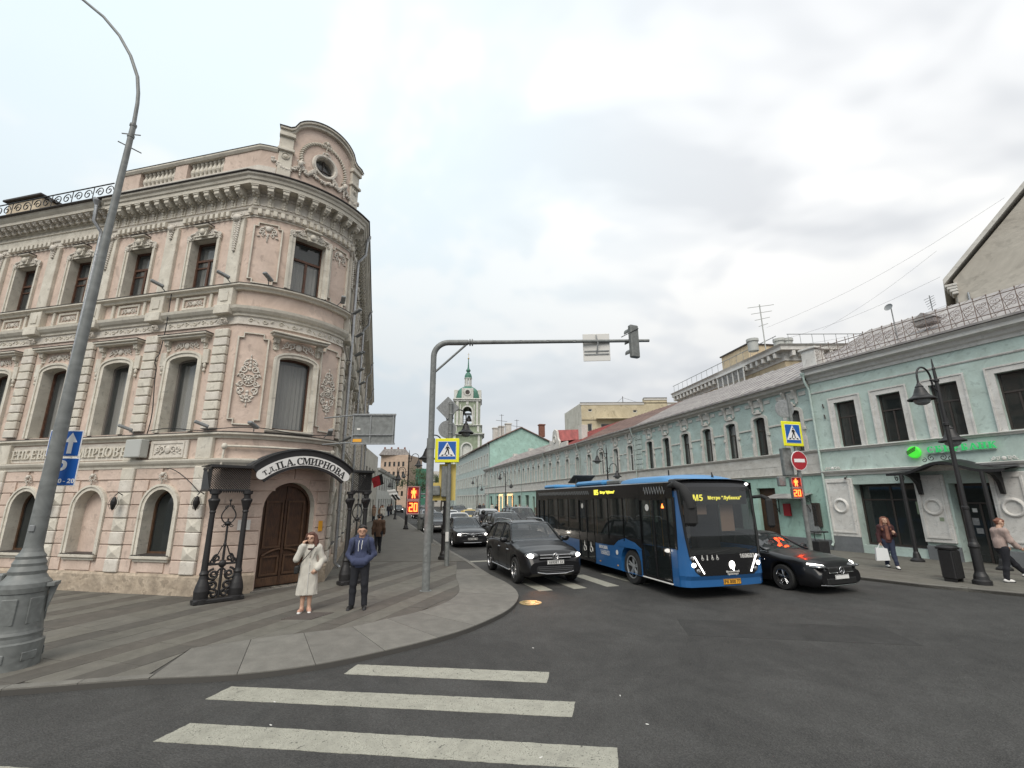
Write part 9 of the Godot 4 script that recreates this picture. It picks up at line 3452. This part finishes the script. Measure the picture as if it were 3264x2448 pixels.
	if q.has("bottom"):
		var tb := []
		for i in 2:
			tb.append_array(grow.call(legb[i],0.016))
			tb.append(B5(legs[i][1] + V3(0,0.10,0),legs[i][1] + V3(0,0.015,0),0.055,0.058))
		tb.append(B5(hip - V3(0,0.02,0),hip + V3(0,0.10,0),0.138,0.13,0.82))
		var tm := MB.new()
		skin_mesh(tm,tb,cell,0.03,-9.0,0.010 if fine else 0.0)
		obj("trousers",scaled(tm,X),q.bottom,o)
	for i in 2:
		var l = legs[i]
		var sm := MB.new()
		skin_mesh(sm,[B5(l[1] + V3(0,-0.035,-0.03),l[2] + V3(0,0.008,-0.03),0.046,0.040),B5(l[1] + V3(0,-0.05,-0.045),l[2] + V3(0,-0.004,0.01),0.038,0.032),B5(l[1] + V3(0,0.0,-0.005),l[1] + V3(0,-0.04,0),0.044,0.046)],0.011 if fine else 0.025,0.02)
		var sho := obj("shoe",scaled(sm,X),q.get("shoes",mats.cloth_dark),o)
		if fine:
			var so := MB.new()
			skin_mesh(so,[B5(l[1] + V3(0,-0.072,-0.045),l[2] + V3(0,-0.019,0.012),0.040,0.036,1.0),B5(l[1] + V3(0,-0.078,-0.05),l[2] + V3(0,-0.026,0.016),0.039,0.035,1.0)],0.011,0.01,maxf(0.0,minf(l[1].y - 0.085,l[2].y - 0.032)))
			obj("sole",scaled(so,X),q.get("sole",mats.cloth_dark),sho)
	var g := torso.duplicate()
	var by: float = q.get("loose",0.022)
	g = grow.call(g.slice(0,3),by)
	g.append(B5(chest + V3(0,0.10,0),neck - V3(0,0.055,0),0.10,0.074,0.95))
	var slv: float = q.get("sleeve",1.0)
	for i in 2:
		var ab: Array = grow.call(armb[i],by)
		ab[2] = [ab[2][0],(ab[2][0] as Vector3).lerp(ab[2][1],slv),ab[2][2],ab[2][3] + 0.012,1.0]
		g.append_array(ab)
	var hem: float = q.get("hem",0.80)
	var flare: float = q.get("flare",0.0)
	g.append(B5(hip + V3(0,0.12,0),V3(hip.x,maxf(hem + 0.02,0.3),hip.z),0.142 + by * 0.4,0.142 + by * 0.4 + flare * 0.3,0.82))
	if hem < 0.7:
		for e in [-1.0,1.0]: g.append(B5(hip + V3(e * 0.06,0.05,0),V3(hip.x + e * (0.085 + flare),hem,hip.z + 0.01),0.13,0.125 + flare * 0.4,0.95))
		g.append(B5(hip,V3(hip.x,hem,hip.z),0.14,0.14,0.95))
	var gm := MB.new()
	skin_mesh(gm,g,cell,0.035,hem,0.013 if fine else 0.0)
	obj(q.get("top_name","jacket"),scaled(gm,X),q.top,o)
	o.set_meta("head",HB)
	return o
func scaled(mb: MB,x: Transform3D) -> MB:
	var r := MB.new()
	r.v = x * mb.v
	r.n = mb.n
	return r
func stand_legs(w: float,z := 0.0) -> Array:
	return [[V3(-w * 0.9,0.50,0.02 + z),V3(-w,0.085,0.0),V3(-w - 0.035,0.032,0.15)],[V3(w * 0.9,0.50,0.02 - z),V3(w,0.085,0.0),V3(w + 0.035,0.032,0.15)]]
func walk_legs(a: float,w := 0.07) -> Array:
	return [[V3(-w,0.50,0.10 * a + 0.05),V3(-w,0.10,0.26 * a),V3(-w,0.05,0.26 * a + 0.14)],[V3(w,0.50,-0.08 * a + 0.04),V3(w,0.13,-0.34 * a),V3(w,0.035,-0.34 * a + 0.13)]]
func hang_arms(sw := 0.0) -> Array:
	return [[V3(-0.235,1.10,-0.02 + sw * 0.5),V3(-0.235,0.87,0.05 + sw),V3(0,-1,0.15),V3(1,0,0),0.35],[V3(0.235,1.10,-0.02 - sw * 0.5),V3(0.235,0.87,0.05 - sw),V3(0,-1,0.15),V3(-1,0,0),0.35]]
func people() -> void:
	var a := person("woman in a long white coat holding a phone to her ear beside the mansion door",W(-4.52,11.02),0.28,{"H": 1.64,"skin": mats.skin,"hair": "bob","hairm": mats.hair_brn,"lips": true,"look": -0.25,"sh": 0.165,
		"arms": [[V3(-0.27,1.14,0.09),V3(-0.15,1.42,0.115),V3(0.15,1,0.1),V3(0.9,0,-0.3),0.9],[V3(0.29,1.10,-0.03),V3(0.19,0.93,0.13),V3(-0.6,-0.7,0.2),V3(-0.4,0,-1),0.5]],
		"legs": stand_legs(0.075),"top": mats.coat_white,"top_name": "coat","hem": 0.36,"flare": 0.015,"loose": 0.026,"shoes": mats.shoe_pink,"sole": mats.shoe_white})
	var S := 1.64 / 1.7
	var lp := MB.new()
	lp.prism(T(0,0,0),PackedVector2Array([V(-0.05,1.37),V(0.06,1.37),V(0.015,1.12)]),0.08,0.120)
	obj("shirt_front",scaled(lp,Transform3D(Basis.from_scale(V3(S,S,S)),Vector3())),mats.jkt_maroon,a)
	for e in [-1.0,1.0]:
		var lv := MB.new()
		lv.prism(T(0,0,0) * RY(e * 14),PackedVector2Array([V(e * 0.06,1.39),V(e * 0.11,1.31),V(e * 0.085,1.28),V(e * 0.02,1.08),V(e * 0.01,1.12)]),0.118,0.132)
		obj("lapel",scaled(lv,Transform3D(Basis.from_scale(V3(S,S,S)),Vector3())),mats.coat_white,a)
	var sm := MB.new()
	sm.tube(I,[V3(0.02,1.06,0.150),V3(0.02,0.8,0.148),V3(0.02,0.38,0.15)],0.006,4)
	for y in [0.98,0.82]: sm.ball(I,V3(0.035,y,0.152),V3(0.012,0.012,0.006),8,4)
	obj("coat_front_edge",sm,mats.offwhite,a)
	var gls := MB.new()
	var HB: Transform3D = a.get_meta("head")
	a.remove_meta("head")
	for e in [-1.0,1.0]: gls.ball(HB,V3(e * 0.033,0.006,0.096),V3(0.020,0.015,0.006),10,5)
	gls.tube(HB,[V3(-0.09,0.015,0.0),V3(-0.06,0.015,0.09),V3(0.06,0.015,0.09),V3(0.09,0.015,0.0)],0.004,4)
	obj("glasses",scaled(gls,Transform3D(Basis.from_scale(V3(S,S,S)),Vector3())),mats.hair_brn,a)
	var ph := thing("phone","dark phone held to the ear of the woman in white","phone",a.global_transform * V3(-0.118,1.475,0.085))
	var pm := MB.new()
	pm.box(RY(20) * RZ(-12),Vector3(),V3(0.012,0.145,0.07),0.004)
	obj("phone_body",pm,mats.black,ph)
	var bg := thing("shoulder_bag","small black shoulder bag hanging at the hip of the woman in white","bag",a.global_transform * V3(-0.235,0.80,0.06),0.28)
	var bm := MB.new()
	bm.box(I,V3(0,0.08,0),V3(0.09,0.16,0.22),0.02)
	obj("pouch",bm,mats.black,bg)
	var bs := MB.new()
	bs.tube(bg.global_transform.affine_inverse() * a.global_transform,[V3(-0.215,0.95,0.08),V3(-0.13,1.06,0.170),V3(-0.02,1.20,0.158),V3(0.09,1.35,0.115),V3(0.115,1.41,0.04)],0.009,5)
	obj("strap",bs,mats.black,bg)
	var m := person("man in a blue hooded top and black jeans with both hands in his front pocket",W(-3.47,11.3),0.12,{"H": 1.77,"skin": mats.skin2,"hair": "short","look": 0.15,
		"arms": [[V3(-0.265,1.10,-0.04),V3(-0.12,0.97,0.13),V3(1,-0.2,0.05),V3(0,0,-1),0.4],[V3(0.265,1.10,-0.04),V3(0.12,0.97,0.13),V3(-1,-0.2,0.05),V3(0,0,-1),0.4]],
		"legs": stand_legs(0.13),"top": mats.hoodie,"top_name": "hooded_top","hem": 0.84,"loose": 0.024,"bottom": mats.jeans_blk,"shoes": mats.black,"hw": 0.10,"sh": 0.175})
	var SM := Transform3D(Basis.from_scale(Vector3.ONE * 1.77 / 1.7),Vector3())
	var pk := MB.new()
	skin_mesh(pk,[B5(V3(-0.10,0.96,0.125),V3(0.10,0.96,0.125),0.085,0.085,0.75)],0.016,0.02)
	obj("front_pocket",scaled(pk,SM),mats.hoodie,m)
	var hd := MB.new()
	skin_mesh(hd,[B5(V3(-0.085,1.435,0.045),V3(-0.10,1.47,-0.05),0.034,0.045),B5(V3(0.085,1.435,0.045),V3(0.10,1.47,-0.05),0.034,0.045),B5(V3(-0.08,1.45,-0.10),V3(0.08,1.45,-0.10),0.06,0.06),B5(V3(-0.05,1.41,0.085),V3(-0.085,1.435,0.045),0.02,0.03),B5(V3(0.05,1.41,0.085),V3(0.085,1.435,0.045),0.02,0.03)],0.012,0.02)
	obj("hood",scaled(hd,SM),mats.hoodie,m)
	var cd := MB.new()
	cd.tube(I,[V3(-0.035,1.40,0.11),V3(-0.04,1.30,0.150),V3(-0.038,1.18,0.150)],0.006,5)
	cd.tube(I,[V3(0.035,1.40,0.11),V3(0.03,1.30,0.150),V3(0.028,1.22,0.150)],0.006,5)
	obj("drawstring",scaled(cd,SM),mats.white,m)
	var mg := MB.new()
	var HM: Transform3D = m.get_meta("head")
	m.remove_meta("head")
	for e in [-1.0,1.0]:
		var rn := []
		for i in 13: rn.append(V3(e * 0.034 + 0.024 * cos(TAU * i / 12.0),0.006 + 0.017 * sin(TAU * i / 12.0),0.104))
		mg.tube(HM,rn,0.0018,4)
		mg.tube(HM,[V3(e * 0.058,0.012,0.10),V3(e * 0.09,0.012,0.0)],0.003,4)
	mg.tube(HM,[V3(-0.010,0.01,0.107),V3(0.010,0.01,0.107)],0.003,4)
	obj("glasses",scaled(mg,SM),mats.black,m)
	var bp := thing("backpack","dark backpack on the back of the man in the blue hooded top","backpack",m.global_transform * (SM * V3(0,0.98,-0.24)),0.12)
	var bpm := MB.new()
	bpm.box(I,V3(0,0.20,-0.02),V3(0.30,0.44,0.16),0.05)
	obj("pack",bpm,mats.jeans_navy,bp)
	for e in [-1.0,1.0]:
		var sp := MB.new()
		sp.tube(bp.global_transform.affine_inverse() * m.global_transform * SM,[V3(e * 0.13,1.40,-0.14),V3(e * 0.145,1.465,0.0),V3(e * 0.15,1.38,0.125),V3(e * 0.17,1.24,0.142),V3(e * 0.205,1.10,0.06),V3(e * 0.17,1.02,-0.12)],0.022,6)
		obj("strap",sp,mats.jeans_navy,bp)
	var gg := person("woman in a maroon jacket with long dark red hair walking past the bank window",W(12.95,17.0),-0.35,{"H": 1.68,"hair": "long","hairm": mats.hair_red,"sh": 0.165,"nod": -0.12,
		"arms": [[V3(-0.24,1.10,-0.02),V3(-0.25,0.86,0.04),V3(0,-1,0.1),V3(1,0,0),1.2],[V3(0.22,1.10,0.02),V3(0.16,1.15,0.24),V3(-0.2,0.5,0.6),V3(-0.6,0.3,-0.3),0.9]],
		"legs": walk_legs(-0.75),"top": mats.jkt_maroon,"hem": 0.84,"bottom": mats.jeans_navy,"shoes": mats.shoe_white})
	gg.remove_meta("head")
	var blz := MB.new()
	skin_mesh(blz,[B5(V3(0.0,1.36,0.10),V3(0.0,0.98,0.125),0.05,0.062,0.6)],0.014,0.02)
	obj("blouse",blz,mats.brick,gg)
	var cb := thing("carrier_bag","white plastic carrier bag held by the woman in the maroon jacket","bag",gg.global_transform * V3(-0.25,0.24,0.06),-0.35)
	var cbm := MB.new()
	cbm.prism(I,PackedVector2Array([V(-0.19,0.0),V(0.19,0.02),V(0.165,0.40),V(0.06,0.42),V(-0.06,0.41),V(-0.165,0.42)]),-0.06,0.06)
	obj("bag_body",cbm,mats.bag_white,cb)
	var cbh := MB.new()
	cbh.tube(I,[V3(-0.10,0.40,0.02),V3(-0.02,0.55,0.0),V3(0.0,0.56,0.0),V3(0.10,0.40,-0.02)],0.012,5)
	obj("handle",cbh,mats.bag_white,cb)
	var w2 := person("woman in a pale pink jumper and dark trousers striding past the bank entrance",W(14.05,14.2),deg_to_rad(82),{"H": 1.72,"hair": "bun","hairm": mats.hair_red,"sh": 0.165,"lean": V3(0,0,0.05),"nod": 0.35,
		"arms": [[V3(-0.22,1.12,0.10),V3(-0.20,0.93,0.28),V3(0,-0.4,1),V3(1,-0.3,0),0.6],[V3(0.22,1.12,0.06),V3(0.20,0.92,0.22),V3(0,-0.4,1),V3(-1,-0.3,0),0.6]],
		"legs": [[V3(-0.07,0.50,-0.02),V3(-0.07,0.09,-0.10),V3(-0.07,0.034,0.05)],[V3(0.07,0.56,0.22),V3(0.07,0.22,0.50),V3(0.07,0.17,0.64)]],"top": mats.top_pink,"top_name": "jumper","hem": 0.90,"loose": 0.03,"bottom": mats.jeans_blk,"shoes": mats.shoe_white})
	w2.remove_meta("head")
	var br := person("person in a brown jacket with dark pinned-up hair walking away down the left pavement",W(-6.15,22.4),deg_to_rad(188),{"H": 1.70,"hair": "bun","arms": hang_arms(0.06),"legs": walk_legs(0.6),"top": mats.coat_brown,"hem": 0.72,"loose": 0.03,"bottom": mats.jeans_blk,"shoes": mats.black})
	br.remove_meta("head")
	var kinds := [["beige coat",mats.coat_beige,mats.cloth_dark,0.55],["dark jacket",mats.cloth_dark,mats.jeans_navy,0.80],["grey jacket",mats.coat_grey,mats.jeans_blk,0.78],["pale coat",mats.coat_white,mats.cloth_dark,0.60],["brown coat",mats.coat_brown,mats.jeans_blk,0.62]]
	var protos := []
	for k in kinds.size():
		var kd = kinds[k]
		protos.append({"H": 1.68 + 0.02 * k,"fine": false,"hair": "short" if k % 2 else "bob","hairm": mats.hair_brn if k % 2 == 0 else mats.hair_blk,"arms": hang_arms(0.08 * (k - 2)),"legs": walk_legs(0.5 + 0.1 * k),"top": kd[1],"hem": kd[3],"bottom": kd[2]})
	var spots := [[-15.9,55.5,0,0],[-15.3,56.2,0,0],[-14.8,55.2,3,0],[-16.5,57.5,4,0],[-19.0,70.0,1,1],[-18.2,71.0,1,1],[-19.8,73.0,2,1],[-20.6,79.0,1,0],[-21.3,80.0,1,1],[-19.6,78.0,2,0],[-17.0,63.0,2,1],[-23.0,88.0,1,0],[-24.0,90.0,2,1],
		[-0.6,60.0,1,0],[0.4,57.0,2,1],[1.6,54.0,1,0],[2.6,51.0,4,1],[-2.2,66.0,1,0],[-3.0,71.0,3,1],[-4.6,76.0,2,0],[3.8,47.0,1,0],[5.2,44.5,2,1],[-5.6,82.0,1,0],[0.9,62.0,3,0]]
	var made := {}
	for i in spots.size():
		var s = spots[i]
		var lab := "distant pedestrian in a %s walking %s on the %s pavement" % [kinds[s[2]][0],"away" if s[3] else "this way","left" if i < 13 else "right"]
		var gp := "distant pedestrians on the %s pavement" % ("left" if i < 13 else "right")
		var tn := deg_to_rad(15.8 + (180 if s[3] else 0) + (i * 37 % 40) - 20)
		if not made.has(s[2]):
			made[s[2]] = person(lab,W(s[0],s[1]),tn,protos[s[2]],gp)
			made[s[2]].remove_meta("head")
		else:
			dup(made[s[2]],W(s[0],s[1]),tn,lab,gp)
	var rd := person("helmeted rider in black sitting on a scooter between the queuing cars",W(-1.9,31.4,ROAD + 0.02),heading(0.285,-0.958) + PI / 2,{"H": 1.72,"fine": false,"hip": V3(0,-0.12,-0.1),"hair": "short","arms": [[V3(-0.27,1.08,0.15),V3(-0.24,1.02,0.40),V3(0,0,1),V3(0,-1,0),0.8],[V3(0.27,1.08,0.15),V3(0.24,1.02,0.40),V3(0,0,1),V3(0,-1,0),0.8]],"legs": [[V3(-0.16,0.66,0.28),V3(-0.16,0.32,0.20),V3(-0.16,0.28,0.34)],[V3(0.16,0.66,0.28),V3(0.16,0.32,0.20),V3(0.16,0.28,0.34)]],"top": mats.cloth_dark,"hem": 0.80,"bottom": mats.jeans_blk})
	var HR: Transform3D = rd.get_meta("head")
	rd.remove_meta("head")
	var hel := MB.new()
	hel.ball(HR,V3(0,0.02,0),V3(0.135,0.145,0.15),12,8)
	obj("helmet",hel,mats.black,rd)
	var sc := thing("scooter","dark motor scooter with a lit headlight between the queuing cars","scooter",W(-1.9,31.4,ROAD),heading(0.285,-0.958))
	var sb := MB.new()
	sb.box(I,V3(-0.35,0.58,0),V3(0.85,0.26,0.30),0.10)
	sb.box(I,V3(0.15,0.28,0),V3(0.5,0.10,0.34),0.04)
	sb.box(T(0.50,0.62,0) * RZ(20),Vector3(),V3(0.16,0.75,0.40),0.07)
	obj("body",sb,mats.car_black,sc)
	var hb := MB.new()
	hb.tube(I,[V3(0.30,1.05,-0.32),V3(0.42,1.02,0),V3(0.30,1.05,0.32)],0.02,6)
	obj("handlebar",hb,mats.black,sc)
	for x in [-0.62,0.66]: wheel(sc,V3(x,0.25,0),0.25,0.12,1.0,mats.steel)
	var sl := MB.new()
	sl.ball(I,V3(0.58,0.86,0),V3(0.06,0.06,0.09),10,6)
	obj("headlight",sl,mats.lamp_white,sc)

func _ready() -> void:
	make_materials()
	setup_view()
	ground()
	corner_mansion()
	entrance_canopy()
	bank_house()
	right_row()
	far_buildings()
	street_furniture()
	vehicles()
	people()
